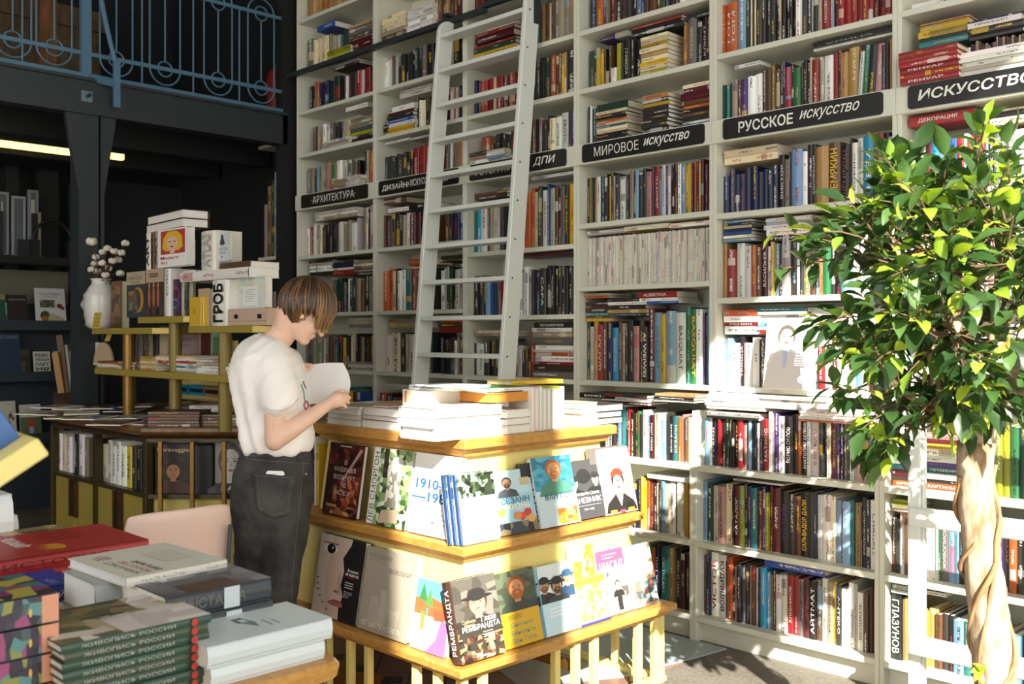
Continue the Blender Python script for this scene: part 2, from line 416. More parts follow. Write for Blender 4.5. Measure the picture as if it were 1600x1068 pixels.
# ------------------------------------------------------------------ mezzanine
BX = -6.56
b = MB()
b.box((BX - .12, -9.2, 2.90), (BX, -.02, 3.115)); b.box((BX - .12, -9.2, 3.115), (BX + .02, -.02, 3.135))
struct('beam_mezzanine_edge', b, M_STEEL)
b = MB(); b.box((-9.2, -9.2, 3.04), (BX - .12, .34, 3.12)); struct('ceiling_mezzanine_slab', b, M_DARK)
b = MB()
for x in (-7.35, -8.2): b.box((x - .1, -9.2, 2.86), (x, .30, 3.04))
struct('beam_mezzanine_joists', b, simple('joist_paint', '202224', .6))
b = MB(); b.box((BX - .10, -.06, 0), (BX - .0, .34, 6.2)); struct('column_bookcase_end', b, M_DARK)
# column with gusset brackets
c0 = atX(137, 400, BX - .06)
cy = c0.y
q = lambda px: atX(px, 300, BX - .03).y
cl, cr1, cr2, cr3, bl_, br_ = q(122), q(153), q(156.5), q(162), q(101), q(181)
b = MB(); b.box((BX - .16, cl, 0), (BX - .02, cr1, 2.90)); b.box((BX - .11, cr1, 0), (BX - .07, cr2, 2.90)); b.box((BX - .16, cr2, 0), (BX - .02, cr3, 2.90))
b.add([(BX - .06, cl, 2.90), (BX - .06, bl_, 2.90), (BX - .06, cl, 2.38), (BX - .02, cl, 2.90), (BX - .02, bl_, 2.90), (BX - .02, cl, 2.38)], [(0, 1, 2), (5, 4, 3), (0, 3, 4, 1), (1, 4, 5, 2), (2, 5, 3, 0)], 'k')
b.add([(BX - .06, cr3, 2.90), (BX - .06, br_, 2.90), (BX - .06, cr3, 2.38), (BX - .02, cr3, 2.90), (BX - .02, br_, 2.90), (BX - .02, cr3, 2.38)], [(2, 1, 0), (3, 4, 5), (1, 4, 3, 0), (2, 5, 4, 1), (0, 3, 5, 2)], 'k')
struct('column_steel', b, M_STEEL)
b = MB(); b.box((-9.1, -9.2, 0), (-9.0, .34, 2.86), hx('23262a')); struct('wall_under_mezzanine', b, attr_mat('dark_blue_wall', .8))
b = MB(); b.box((-8.9, cy + .45, 0), (-8.8, cy + .62, 2.86)); b.box((-8.9, -1.3, 0), (-8.8, -1.2, 2.86)); struct('trim_wall_posts', b, simple('post_paint', '1f2326', .7))
# railing
rl = thing('railing', 'blue-grey steel mezzanine railing with concentric ring ornaments on its lower bar', 'railing', (BX + .03, -4, 3.135))
xr = BX - .03
b = MB(); b.box((xr - .02, -9.1, 3.135), (xr + .03, -.06, 3.165)); b.build('bottom_rail', M_BLUE, rl)
b = MB(); b.box((xr - .008, -9.1, 3.285), (xr + .008, -.06, 3.312)); b.build('lower_bar', M_BLUE, rl)
b = MB(); b.box((xr - .008, -9.1, 3.84), (xr + .008, -.06, 3.865)); b.build('upper_bar', M_BLUE, rl)
b = MB(); b.box((xr - .025, -9.1, 4.12), (xr + .025, -.06, 4.16)); b.build('handrail', M_BLUE, rl)
def ring(y, z, r, w=.012, arc=(0, 360), n=22):
    mb = MB(); a0, a1 = R(arc[0]), R(arc[1])
    pts = [(xr, y + r * math.cos(a0 + (a1 - a0) * i / n), z + r * math.sin(a0 + (a1 - a0) * i / n)) for i in range(n + 1)]
    mb.tube(pts, w / 2, 6); return mb
def bal(y, z0, z1, r=.006):
    mb = MB(); mb.tube([(xr, y, z0), (xr, y, z1)], r, 6); mb.build('baluster', M_BLUE, rl)
for px in (20, 85, 182, 258, 341, 408):                    # ornaments: two rings on the lower bar, centre bar above
    y = atX(px, 90, xr).y; zc = 3.298
    ring(y, zc, .052).build('inner_ring', M_BLUE, rl)
    ring(y, zc, .11, arc=(180, 360)).build('outer_ring', M_BLUE, rl)
    bal(y - .11, zc, 3.85); bal(y + .11, zc, 3.85); bal(y, zc + .052, 3.80)
    ring(y, 3.852, .052).build('inner_ring', M_BLUE, rl); ring(y, 3.852, .11, arc=(0, 180)).build('outer_ring', M_BLUE, rl)
for px in (35, 222, 302, 374, 441, -60):
    bal(atX(px, 90, xr).y, 3.165, 3.85)
y = atX(134, 90, xr).y
b = MB(); b.box((xr - .02, y - .035, 3.135), (xr + .02, y + .03, 4.13)); b.build('post', M_BLUE, rl)
b = MB(); pts = []
for i in range(9):
    t = i / 8; pts.append((xr + .03 + .10 * t, y + .02 + .10 * t * t + .02, 4.1 - (4.1 - 3.25) * t))
b.tube(pts, .016, 8); b.box((xr + .115, y + .13, 2.95), (xr + .14, y + .17, 3.27)); b.bar((xr, y, 3.15), (xr + .13, y + .15, 3.1), .04, .02); b.build('brace', M_BLUE, rl)
b = MB(); p = atX(135, 151, BX); b.box((BX, p.y - .035, p.z - .035), (BX + .012, p.y + .035, p.z + .035), hx('6d8596')); b.tube([(BX + .01, p.y, p.z), (BX + .04, p.y + .01, p.z + .01)], .012, 8, hx('39444c'))
tag(b.build('wall_plate', attr_mat('zinc', .4, metal=.3)), 'small square bolted steel plate on the dark beam beside the column', 'plate')
# things behind the railing
p = atX(432, 140, BX - .5); ex = thing('fire_extinguisher', 'red fire extinguisher standing behind the mezzanine railing', 'fire extinguisher', (p.x, p.y, 3.12))
b = MB(); b.lathe([(.0, 0), (.075, 0), (.08, .03), (.08, .40), (.06, .46), (.025, .49), (.0, .49)], (p.x, p.y, 3.12), 16); b.build('body', simple('red_enamel', 'a32a20', .35), ex, smooth=True)
b = MB(); b.lathe([(.02, .48), (.022, .53), (0, .53)], (p.x, p.y, 3.12), 10); b.box((p.x - .01, p.y - .02, 3.64), (p.x + .01, p.y + .08, 3.66)); b.tube([(p.x, p.y + .02, 3.63), (p.x, p.y + .1, 3.6), (p.x, p.y + .1, 3.35)], .01, 6); b.build('valve', simple('valve_black', '202020', .4), ex)
p = atX(72, 60, -7.9); b = MB(); b.box((p.x - .03, p.y - .06, 3.12), (p.x + .05, p.y + .06, 5.4)); struct('trim_mezzanine_doorpost', b, wood('old_wood', '8a5a2c', '5d3a1a', 3, (8, 8, 1)))
p = atX(20, 30, -8.6); b = MB(); b.box((p.x - .05, p.y - .5, 4.05), (p.x + .05, p.y + .75, 4.22)); b.box((p.x - .05, p.y - .5, 3.12), (p.x + .02, p.y + .7, 4.05))
tag(b.build('cupboard', wood('dim_wood', '6b5334', '4a3821', 3, (2, 8, 2))), 'dim wooden cupboard deep behind the mezzanine railing', 'cupboard')
# strip lights under the mezzanine
def emis(name, col, st):
    m, nt, p = newmat(name); p.inputs['Emission Color'].default_value = (*C(col), 1); p.inputs['Emission Strength'].default_value = st; p.inputs['Base Color'].default_value = (*C(col), 1); return m
M_STRIP = emis('tube_light', 'ffdc7c', 2.6)
for nm, (a, c, lab) in enumerate((((-60, 217), (110, 240), 'long yellow strip light left of the steel column'), ((165, 243), (192, 248), 'short yellow strip light right of the steel column'))):
    X = -7.9; p = atX(*a, X); q = atX(*c, X); 
    zz = (p.z + q.z) / 2
    lt = thing('strip_light', lab + ', under the mezzanine', 'light', (X, q.y, zz + .04))
    b = MB(); b.box((X - .03, p.y, zz + .03), (X + .03, q.y + .01, zz + .10)); b.build('housing', M_STEEL, lt)
    b = MB(); b.tube([(X, q.y - .1, zz + .09), (X, q.y - .1, 3.045)], .008, 6); b.build('hanger', M_STEEL, lt)
    b = MB(); b.box((X - .025, p.y, zz - .015), (X + .025, q.y, zz + .028)); b.build('tube', M_STRIP, lt)
# ------------------------------------------------------------------ bookcases
U = [-6.47, -5.50, -4.58, -3.66, -2.77, -1.85, -.94]
TH = .027
LOWY = -.165                       # front of the deeper lower half
SB = [3.82, 3.45, 3.13, 2.81, 2.50, 2.05, 1.64, 1.212, .839, .478, .123]
def shelves(k):
    z = list(SB)
    if k == 1 or k == 2: z[6] = 1.622
    if k == 3: z[5] = 1.965; z[6] = 1.575
    if k == 4: z[5] = 2.07; z[6] = 1.726
    if k >= 5: z[2] = 3.16; z[3] = 2.825
    return z
SIGN = {1: 'АРХИТЕКТУРА', 2: 'ДИЗАЙН', 3: 'ДПИ', 4: 'МИРОВОЕ', 5: 'РУССКОЕ', 6: 'ИСКУССТВО'}
ORD = 'first second third fourth fifth sixth seventh eighth ninth tenth eleventh twelfth thirteenth fourteenth fifteenth sixteenth seventeenth eighteenth nineteenth twentieth'.split()
def ordn(i):
    if i < 20: return ORD[i]
    t, u = divmod(i + 1, 10)
    tens = {2: 'twent', 3: 'thirt', 4: 'fort', 5: 'fift', 6: 'sixt'}[t]
    return tens + 'ieth' if u == 0 else tens + 'y-' + ORD[u - 1]
def lipy(z): return 0. if z > .95 else LOWY
# upright profile: shallow above, deeper below, joined by a curve
prof = [(0., 4.5), (0., 1.02)]
for i in range(1, 9):
    t = i / 8; prof.append((LOWY * (t ** 1.6), 1.02 - .16 * t))
prof += [(LOWY, 0.), (.33, 0.), (.33, 4.5)]
def side_panel(x0, x1):
    mb = MB(); n = len(prof)
    vs = [(x0, y, z) for y, z in prof] + [(x1, y, z) for y, z in prof]
    mb.add(vs, [tuple(range(n)), tuple(range(2 * n - 1, n - 1, -1))] + [(i, n + i, n + (i + 1) % n, (i + 1) % n) for i in range(n)])
    return mb
SIGNW = {1: (470, 574), 2: (591, 716), 3: (733, 884), 4: (909, 1100), 5: (1129, 1379), 6: (1418, 1790)}
BLAB = {1: 'white bookcase bay standing against the dark mezzanine corner', 2: 'white bookcase bay behind the ladder under the ДИЗАЙН sign', 3: 'white bookcase bay behind the ladder under the ДПИ sign',
        4: 'white bookcase bay with the row of identical white spines', 5: 'white bookcase bay under the РУССКОЕ sign', 6: 'white bookcase bay behind the leafy tree'}
for k in range(1, 7):
    x0, x1 = U[k - 1], U[k]; z = shelves(k)
    t = thing('bookcase', BLAB[k], 'bookcase', ((x0 + x1) / 2, .1, 0), 'bays of the white wall of bookcases')
    side_panel(x0 + .0006, x0 + .02).build('side_panel', M_WHITE, t, bevel=.002)
    side_panel(x1 - .02, x1 - .0006).build('side_panel', M_WHITE, t, bevel=.002)
    b = MB(); b.box((x0 + .02, .31, .0), (x1 - .02, .33, 4.5), 'k'); b.build('back_panel', M_WHITE, t)
    for i, s in enumerate(z):
        if i == 4: continue
        y = lipy(s); b = MB(); b.box((x0 + .0205, y + (.0 if k else 0), s - TH), (x1 - .0205, .309, s)); b.build('shelf', M_WHITE, t, bevel=.0025)
    b = MB(); b.box((x0 + .0205, .005, 2.395), (x1 - .0205, .309, 2.415)); b.box((x0 + .0205, .005, 2.48), (x1 - .0205, .309, 2.50)); b.box((x0 + .0006, -.012, 2.39), (x1 - .0006, .006, 2.503)); b.build('fascia', M_WHITE, t, bevel=.002)
    b = MB(); b.box((x0 + .0205, LOWY + .045, .0), (x1 - .0205, LOWY + .06, .096)); b.build('plinth', M_WHITE, t)
# ladder rail along the top
rt = thing('ladder_rail', 'dark steel rail the ladder hooks on, along the top of the bookcases', 'rail', (-4.5, -.03, 3.4))
b = MB(); b.box((U[0] - .06, -.05, 3.395), (U[2] + .22, -.012, 3.425)); b.box((U[2] + .22, -.05, 3.42), (U[6], -.012, 3.45)); b.build('bar', M_STEEL, rt)
# signs
M_SIGN = simple('blackboard_paint', '131314', .45); M_CHALK = simple('chalk_white', 'eceae2', .7)
SIGNT = {1: [('·АРХИТЕКТУРА·', .17, .66, 0, .0)], 2: [('ДИЗАЙН/', .05, .36, .1, .01), ('ИСКУССТВО МОДЫ', .42, .5, .15, 0.)],
         3: [('ФОТОГРАФИЯ', .06, .5, .1, 0.), ('/', .60, .04, .1, 0), ('ДПИ', .68, .22, .25, .01)],
         4: [('МИРОВОЕ', .11, .38, .0, -.004), ('искусство', .53, .36, .35, .012)],
         5: [('РУССКОЕ', .11, .36, .0, .022), ('искусство', .51, .36, .4, .008)], 6: [('ИСКУССТВОВЕДЕНИЕ', .05, .92, .15, .02)]}
for k, (a, c) in SIGNW.items():
    xa = atY(a, 300 - 20 * k, -.02).x; xb = atY(c, 300 - 20 * k, -.02).x
    zb, zt = 2.400, 2.497
    t = thing('sign', f'black rounded shelf sign with white hand lettering reading {SIGN[k]}', 'sign', ((xa + xb) / 2, -.02, zb), 'black section signs on the bookcases')
    rr = .016; poly = []
    for cx, cz, a0 in ((xb - rr, zb + rr, -90), (xb - rr, zt - rr, 0), (xa + rr, zt - rr, 90), (xa + rr, zb + rr, 180)):
        poly += [(cx + rr * math.cos(R(a0 + 22.5 * i)), cz + rr * math.sin(R(a0 + 22.5 * i))) for i in range(5)]
    b = MB(); b.prism([(p[0], p[1]) for p in poly], 0, .006, M=plane_matrix((0, -.0125, 0), (1, 0, 0), (0, 0, 1)))
    b.build('board', M_SIGN, t)
    b = MB(); w = xb - xa; M = plane_matrix((xa, -.0192, zb), (1, 0, 0), (0, 0, 1))
    for (s, u, uw, sh, bo) in SIGNT[k]:
        hh = .052 if s not in ('/',) else .07
        text(b, s, M, u * w, .022, uw * w, hh, 'w', bo, sh)
    b.build('lettering', M_CHALK, t)
# ---- books on the shelves ------------------------------------------------
NP = {}; NR = {}
BOOKS = []                          # every shelved book: dict(area, make, label, group)
TOK = re.compile(r'([A-Za-z])(\d+)(?:\.(\d+))?(~?)(?:\{([^}]*)\})?')
def shelf_phrase(k, i):
    n = SIGN[k]
    d = {4: f'shelf over the {n} sign', 3: f'second shelf over the {n} sign', 2: f'third shelf over the {n} sign', 1: f'fourth shelf over the {n} sign', 0: f'fifth shelf over the {n} sign',
         5: f'shelf under the {n} sign', 6: f'second shelf under the {n} sign', 7: f'third shelf under the {n} sign', 8: f'fourth shelf under the {n} sign', 9: f'fifth shelf under the {n} sign', 10: f'bottom shelf under the {n} sign'}
    return d[i]
def depth_at(x, y): return (Vector((x, y, 0)) - EYE).dot(FW)
def up_row(k, i, a, c, spec, hf=.84, setback=.06, base=0.):
    z = shelves(k); top = (z[i - 1] if i else 4.15) - TH - (.0 if i != 5 else 0)
    if i == 5: top = 2.39
    z0 = z[i] + base; clear = top - z[i]
    y0 = lipy(z[i]) + setback
    lo, hi = U[k - 1] + .022, U[k] - .024
    px = a; toks = TOK.findall(spec); tot = sum(int(t[1]) for t in toks); sc = (c - a) / tot
    for (code, w, hh, leanf, tx) in toks:
        x0 = atY(px, 500, y0).x; px += int(w) * sc; x1 = atY(px, 500, y0).x
        x0 = max(x0, lo); x1 = min(x1, hi)
        if x1 - x0 < .003: continue
        if code == 'x' : continue
        h = (float('.' + hh) if hh else hf + random.uniform(-.05, .05)) * clear
        wd = x1 - x0 - .0008; d = min(random.uniform(.17, .22), .30 - y0)
        yy = y0 + random.uniform(-.006, .012)
        NR[(k, i)] = n = NR.get((k, i), -1) + 1
        lab = f'{PAL[code][1]} book spine, {ordn(n)} in its row, {shelf_phrase(k, i)}, {ORD[k - 1]} bay'
        if tx: lab = f'{PAL[code][1]} titled spine, {ordn(n)} in row, {shelf_phrase(k, i)}, {ORD[k - 1]} bay'
        dz = depth_at(x0, y0)
        BOOKS.append(dict(area=wd * h / dz ** 2, k=k, i=i, w=wd, h=h, d=d, code=code, tx=tx, M=Matrix.Translation((x0, yy, z0)) @ (Matrix.Rotation(R(4), 4, 'Y') if leanf else Matrix.Identity(4)), lab=lab, flat=False, grp=f'book spines on the {shelf_phrase(k, i)}', seed=random.random()))
def pile(k, i, a, c, z_px, spec, setback=.05, jit=.012, dd=.19, z0=None):
    """books lying flat between photo columns a..c; z_px photo row of the pile's underside at its middle (or z0 in metres over the shelf)"""
    z = shelves(k); y0 = lipy(z[i]) + setback
    xa = max(atY(a, 500, y0).x, U[k - 1] + .024); xb = min(atY(c, 500, y0).x, U[k] - .026)
    zz = z[i] + (z0 if z0 is not None else 0.)
    if z_px is not None: zz = atY((a + c) / 2, z_px, y0).z
    zz = max(zz, z[i] + .0006); dz = depth_at((xa + xb) / 2, y0)
    top = (z[i - 1] if i else 4.1) - TH
    if i == 5: top = 2.39
    NP[(k, i)] = np = NP.get((k, i), -1) + 1
    for n, (code, w, hh, lf, tx) in enumerate(TOK.findall(spec)):
        t = int(w) * dz / FPX
        if zz + t > top - .001: break
        l = (xb - xa) * (float('.' + hh) if hh else 1)
        x1 = min(max(xb + random.uniform(-jit, jit * .4), U[k - 1] + .03 + l), U[k] - .026); l = min(l, x1 - U[k - 1] - .024)
        lab = f'{PAL[code][1]} book {ordn(n)} up in {ordn(np)} pile, {shelf_phrase(k, i)}, {ORD[k - 1]} bay'
        BOOKS.append(dict(area=t * l / dz ** 2, k=k, i=i, w=t - .0005, h=l, d=min(dd + random.uniform(-.02, .02), .29 - y0), code=code, tx=tx, M=flat_matrix((x1, y0 + random.uniform(-.008, .01), zz), (-1, 0, 0), (0, 1, 0)), lab=lab, flat=True, grp=f'book pile on the {shelf_phrase(k, i)}', seed=random.random()))
        zz += t
def emit_book(mb, B):
    col = pc(B['code'], .04 if B['code'] == 'W' else .12)
    if B['code'] not in 'wcsWK': col = tuple(q * .74 for q in col)
    book_geo(mb, B['M'], B['w'], B['h'], B['d'], col, seed=B['seed'], acc=col if B['tx'] else None)
    if B['tx']:
        s, _, cc = B['tx'].partition('|'); cc = cc or 'w'; upw = s.startswith('^'); s = s.strip('^')
        w, h = B['w'], B['h']; big = len(cc) > 1 and cc[1] == '!'; cc = cc[0]
        hh = w * (.62 if big else .42); ln = h * (.8 if big else .62)
        if B['flat']:
            M = B['M'] @ plane_matrix((0, -.0015, h), (0, 0, -1), (1, 0, 0)); text(mb, s, M, h * .15, w * .28, h * .6, w * .44, cc, .01)
            return
        if upw: M = B['M'] @ plane_matrix((w, -.0015, 0), (0, 0, 1), (-1, 0, 0)); text(mb, s, M, h * (.5 - ln / h / 2), (w - hh) / 2, ln, hh, cc, .012 if big else 0.)
        else: M = B['M'] @ plane_matrix((0, -.0015, h), (0, 0, -1), (1, 0, 0)); text(mb, s, M, h * (.5 - ln / h / 2), (w - hh) / 2, ln, hh, cc, .012 if big else 0.)
# ---- bay 1
up_row(1, 0, 480, 585, 'a8 a8 a8 a8 a8 a8 a8 a8 e10 e9 e9 e9 u9', .8)
up_row(1, 1, 480, 490, 'g9', .62); up_row(1, 1, 490, 530, 'c4 c4 c4 c4 c4 c4 q4 q4 q4 s5', .58)
pile(1, 1, 495, 522, 45, 'b9'); up_row(1, 1, 530, 545, 'e8 e8 k5', .55)
pile(1, 1, 545, 580, None, 'm5 m5 m5 m5 m5 g5 g5 g6 a4', z0=0); up_row(1, 1, 581, 590, 'w3 s3 n4', .9)
pile(1, 1, 510, 545, None, 'V8 V8', .02, z0=0)
up_row(1, 2, 484, 588, 'K4 k4 a8 n4 m6 n7 e9 e10 K10 w3 k8 k8 r8 s4 r10 m6 k7', .68); pile(1, 2, 486, 522, 110, 'u4 o4'); pile(1, 2, 520, 560, 104, 'k4 s3')
up_row(1, 3, 487, 545, 'q4 k3 s5 q6 w5 w6 g5 u5 K5 n4 q5 c6', .66); pile(1, 3, 547, 584, None, 'K8 k5 V6 K5 q7 q5 g5', z0=0); pile(1, 3, 540, 575, 170, 'w7 n8 w4'); pile(1, 3, 505, 545, None, 's4 q5 w4', .02, z0=0)
up_row(1, 4, 481, 560, 'g5 q6 K4 l4 q6 s7 q8 o4 G7 q3 w9 s6 s5 g8 g7 K5', .74); pile(1, 4, 520, 542, None, 'q5 q5 q6', .01, z0=0); pile(1, 4, 541, 562, None, 's6 w6 s6', .01, z0=0); up_row(1, 4, 568, 587, 'k4 s3 o13 k3', .86)
up_row(1, 5, 478, 560, 'w6 r7 w6 q4 c5 u6 K3{PHOTOGRAPHY|w} K4 K4 K4 K4 K4 k3 w7 c5 q4 q5 w13 s3', .66); up_row(1, 5, 566, 588, 'q5 w3 w3 k2 w8 k3', .9); pile(1, 5, 492, 557, 342, 'q6 w3 s6')
up_row(1, 6, 520, 588, 'e6 e6 e6 K6 w3 e5 k7 q6 u6 k8 q6 k6', .58); up_row(1, 6, 482, 518, 'q8 c7 w7 c6 u6', .5); pile(1, 6, 484, 520, 430, 'K6 w9 s5 K4'); pile(1, 6, 518, 552, 430, 'r9 w3 n8 k4'); pile(1, 6, 553, 588, 430, 'k6 q4 u5 w4 q5')
up_row(1, 7, 474, 545, 'q7 g9 s5 V3 s7 q5 w4 q6 u6 q5 t6 k7 y7 k6', .62); up_row(1, 7, 548, 586, 'c3 c4 K4 u5 q4 K5 k4 y5 q4', .5, base=.05); pile(1, 7, 546, 586, None, 's4 w5 q4', z0=0); pile(1, 7, 546, 586, 511, 'q4 s3 c4 w3')
up_row(1, 8, 500, 588, 'r9 n6 e6 k7 t5 y5 u6 b6 V6 a6 k6', .7); 
# ---- bay 2
pile(2, 1, 598, 634, None, 'u8 q7 c6 c6 c6 c6', .02, z0=0); pile(2, 1, 636, 676, None, 'w6 w6 w6 w6 w6 w6', .02, z0=0); up_row(2, 1, 678, 735, 'q5 u5 u5 a5 u5 u5 m6 k6 n7', .7)
up_row(2, 2, 598, 676, 'w5 w5 w5 w3 u4 s6 k7 K6 K6 K5 K5 e6 k10 q6 K12', .74); up_row(2, 2, 690, 733, 'k6 n6 s5 k8 k8 K6', .7); pile(2, 2, 594, 620, 75, 'G6 o3')
pile(2, 3, 601, 622, None, 'y7 K5 K6 K5', z0=0); pile(2, 3, 606, 646, None, 'y11 w6 b6 k6 m5 w8', .015, z0=0); pile(2, 3, 626, 676, 148, 's8 s4'); up_row(2, 3, 650, 678, 'K6 w4 c5 K8 k8', .68); up_row(2, 3, 700, 733, 'm5 w4 r5 w3 k6 r7 m7', .76)
up_row(2, 4, 600, 645, 'k5 k5 k5 k5 k5 k5 k5 k5 K5 s2 K4', .62); up_row(2, 4, 645, 672, 'r9 r9 r9', .72); pile(2, 4, 600, 640, 222, 'w4 r8'); up_row(2, 4, 697, 733, 'g5 w4 s4 q5 a10 y5 k6', .7); pile(2, 4, 640, 676, 216, 's4 q4')
up_row(2, 5, 594, 676, 'u4 u4 m8 k6 K6 K6 q5 w6 m9 m8 u10 u8', .66); pile(2, 5, 594, 632, 318, 'u9'); pile(2, 5, 608, 640, 330, 'w6'); pile(2, 5, 632, 676, 326, 'K9'); up_row(2, 5, 695, 734, 'u8 k6 n12 b5 k8 K6', .66)
up_row(2, 6, 592, 676, 'r7 o9 o4 c4 K6 w5 w7 t9 o7 u7 k8 g6 k6', .70); pile(2, 6, 640, 676, 414, 'o11'); up_row(2, 6, 688, 734, 'w6 s4 e5 e5 K7 s7 s4 k8 k6', .64); pile(2, 6, 688, 722, 408, 'u4 k6')
up_row(2, 7, 600, 676, 'w8 c12 k8 q5 w7 s7 w6 s5 k6', .66); pile(2, 7, 610, 650, 512, 'q9 q5'); up_row(2, 7, 686, 733, 'n6 K14 k8 w4 q4 k5 q6 s6', .58); pile(2, 7, 690, 730, 520, 'r9 u7 r5')
up_row(2, 8, 592, 735, 'r8 K6 e6 r8 K9 g7 e7 n8 q7 a6 b6 r8 V6 k8', .66); pile(2, 8, 600, 660, 609, 's8')
# ---- bay 3
up_row(3, 1, 738, 900, 'm9 k9 r9 n9 u9 a9 k9 q9 k9', .7)
up_row(3, 2, 826, 842, 'e7 t8', .78); up_row(3, 2, 843, 903, 'u5 a4 u5 c4 u5 q9 q9 q9 q9 u5', .84); pile(3, 2, 737, 804, None, 'V8 y9 e7 r4', z0=0); pile(3, 2, 744, 804, 61, 'm10 r6 w5 k6')
up_row(3, 3, 741, 802, 'n5 n4 r12 r10 c3 r10 m8 r10', .72); up_row(3, 3, 825, 900, 'w4 K6 k4 K5 e11 o6 u4 u4 y3 a3 k12', .84)
up_row(3, 4, 820, 900, 'k4 K5 u5 K6 s3 k4 k4 k4 c7 w9{ИСТОРИЯ|k} w10{EROTIC|k} k4 v7', .74); up_row(3, 4, 752, 802, 'o6 o6 u4 k5 k5 k5 k5 K6 k5', .5, base=.03); pile(3, 4, 728, 762, None, 'w7 q7 k6', .01, z0=0); pile(3, 4, 762, 790, None, 's5 l5 w5 s4', .01, z0=0)
up_row(3, 5, 808, 900, 'w9{CARTIER|K} o9{RUSSIA|u} o5 c5 k6 w8{ASIA & OCEANIA|r} b3 s6 u5 K5 g6{MODERNIST DESIGN|r} k5{100 NEW|y} y8 C3', .82); up_row(3, 5, 738, 786, 'G6 C8 w9 k3 q5 s8 s4 k5', .66); pile(3, 5, 740, 790, 310, 'k6 u5')
pile(3, 5, 830, 896, 276, 'w5')
up_row(3, 6, 802, 902, 's5 w8 s4 w6 s4 k4 k9 k9{CAPA|w} K5 m4 K4{ZODIAC|w} k3 K6 K6 K5 K6 K8', .74); up_row(3, 6, 736, 783, 'u6 K6 k8 k5 l7 b6 n4 t6 r4', .66); pile(3, 6, 805, 898, 399, 'm4 k4')
up_row(3, 7, 800, 830, 'k5 q4 s5 k4 u4 K5', .52); pile(3, 7, 834, 897, None, 'g11 k10 r5 w9 o6 w4 w7 g12 q9 w6 K9{THE POLAROID BOOK|w}', .035, z0=0); up_row(3, 7, 829, 836, 'r6', .7); up_row(3, 7, 738, 784, 'k6 w3 w8{BOURDIN|k} k8 K8 k8 q4', .62); pile(3, 7, 742, 800, 525, 'q5 c4')
up_row(3, 8, 738, 900, 'g9 k9 q9 m9 k9 u9 n9 w9 k9 e9', .6); pile(3, 8, 760, 835, 610, 'y5 r4 k4')
# ---- bay 4
up_row(4, 2, 922, 1118, 'n9 o10 u5 q3 m9 k8 k8 k8 k7 l6 b5 u6 u6 u6 u6 G7 k7 k7 k6 w8 c6 s7 u7 k8 k8 n9', .82)
up_row(4, 3, 920, 1002, 'e9 K3 y6 y5 k4 q5.3 u4 w9.33 V9{ORNAMENT|y} k4 K11{ГРАВЮРА|c} K4 k4 K12', .76); pile(4, 3, 1000, 1042, None, 'V7 c7 y7 c7 a7 c7 y7 c7 c5', .02, 0, .2, z0=0); up_row(4, 3, 1066, 1118, 'a6 o4 g14{^ПЕТРОВ ВОДКИН|c} k8 K8{^КЛИМТ|w} m10 K6', .8); pile(4, 3, 936, 960, 63, 'v5'); pile(4, 3, 962, 982, 57, 's9'); pile(4, 3, 988, 1066, 48, 'k7 K4 r3'); pile(4, 3, 1070, 1116, 26, 'k6')
up_row(4, 4, 920, 938, 'K3 w3 e10 a8', .78); pile(4, 4, 932, 980, None, 'k8 K8 c4 c4 t4 c4 o4 e4 k6 c5 e12', z0=0); 
pile(4, 4, 1004, 1044, None, 'k8 k7 k6 k7 k6 k7 y6 k6 a7{BLAKE DANTE|r}', .0, .004, .2, z0=0); pile(4, 4, 1066, 1118, None, 'b5 w4 k8 u6 K6 o6 u7 m12 m8 c6', .02, z0=0)
up_row(4, 5, 908, 1113, 'w8.82{^КЛЕЕ|k} K7{JOHN GRAHAM|w} y4 e4 a5 w7 k9 K6 y4 k5 s4 k8 w10 l5 k4 q7 k4 l6 k8 e5 p11 k5 r10{^ДЖОТТО|w} l5 w6{ГЕРХАРД РИХТЕР|k} v4 w5 k5 K4 m5 w6 l10 y6 y4 n3 r6 m4 y5 m6 m5 m5 y5', .80)
up_row(4, 6, 912, 1112, ' '.join('W4.8' + str(4 + j % 2) for j in range(56)), .80); pile(4, 6, 912, 975, 366, 's3 w4'); pile(4, 6, 976, 1045, 358, 'c4 w3'); pile(4, 6, 1046, 1112, 353, 'w4 c3')
up_row(4, 7, 906, 1012, 'l11 e6 s6 a8 r9{^ШАГАЛ|w} u7 q2 n8 C9{GEORGE CONDO|w} u6{GARY HUME|c} q6 k5 k5 k5 p9 k8 k8{AI WEIWEI|w!}', .64); up_row(4, 7, 1013, 1114, 'm8 l10{VINCENT|t} y7 l14 w15{BASQUIAT|k} G8 G9{BASQUIAT|y!} w9 v3 k4 l8', .76); pile(4, 7, 910, 952, 502, 'y5 u4 t5 k7 m4 k6'); pile(4, 7, 950, 1010, 494, 'k5 a6 k7 w5 k5'); pile(4, 7, 1000, 1060, 474, 'b4 w5 r10{ALBERTINA|w}'); pile(4, 7, 912, 950, 466, 'o4 q4')
up_row(4, 8, 944, 1022, 'w6 s3 K6 k4 k5 l7 t6 e4 r5 K7 k5 G6 k4 s6 l7{ПИКАССО|w} m7{PAINT CROSS|w}', .66); up_row(4, 8, 1023, 1092, 'c7 l11 k2 K6{^БЕРНАР БЮФФЕ|w} t8{^СЕЗАНН|w} o4 p6 u5 c3 w12', .68); pile(4, 8, 905, 960, 622, 'K8{BANKSY|w}'); pile(4, 8, 940, 1012, 632, 'm5 w7 k4'); pile(4, 8, 1022, 1085, 628, 'w4 K4 a5 s5')
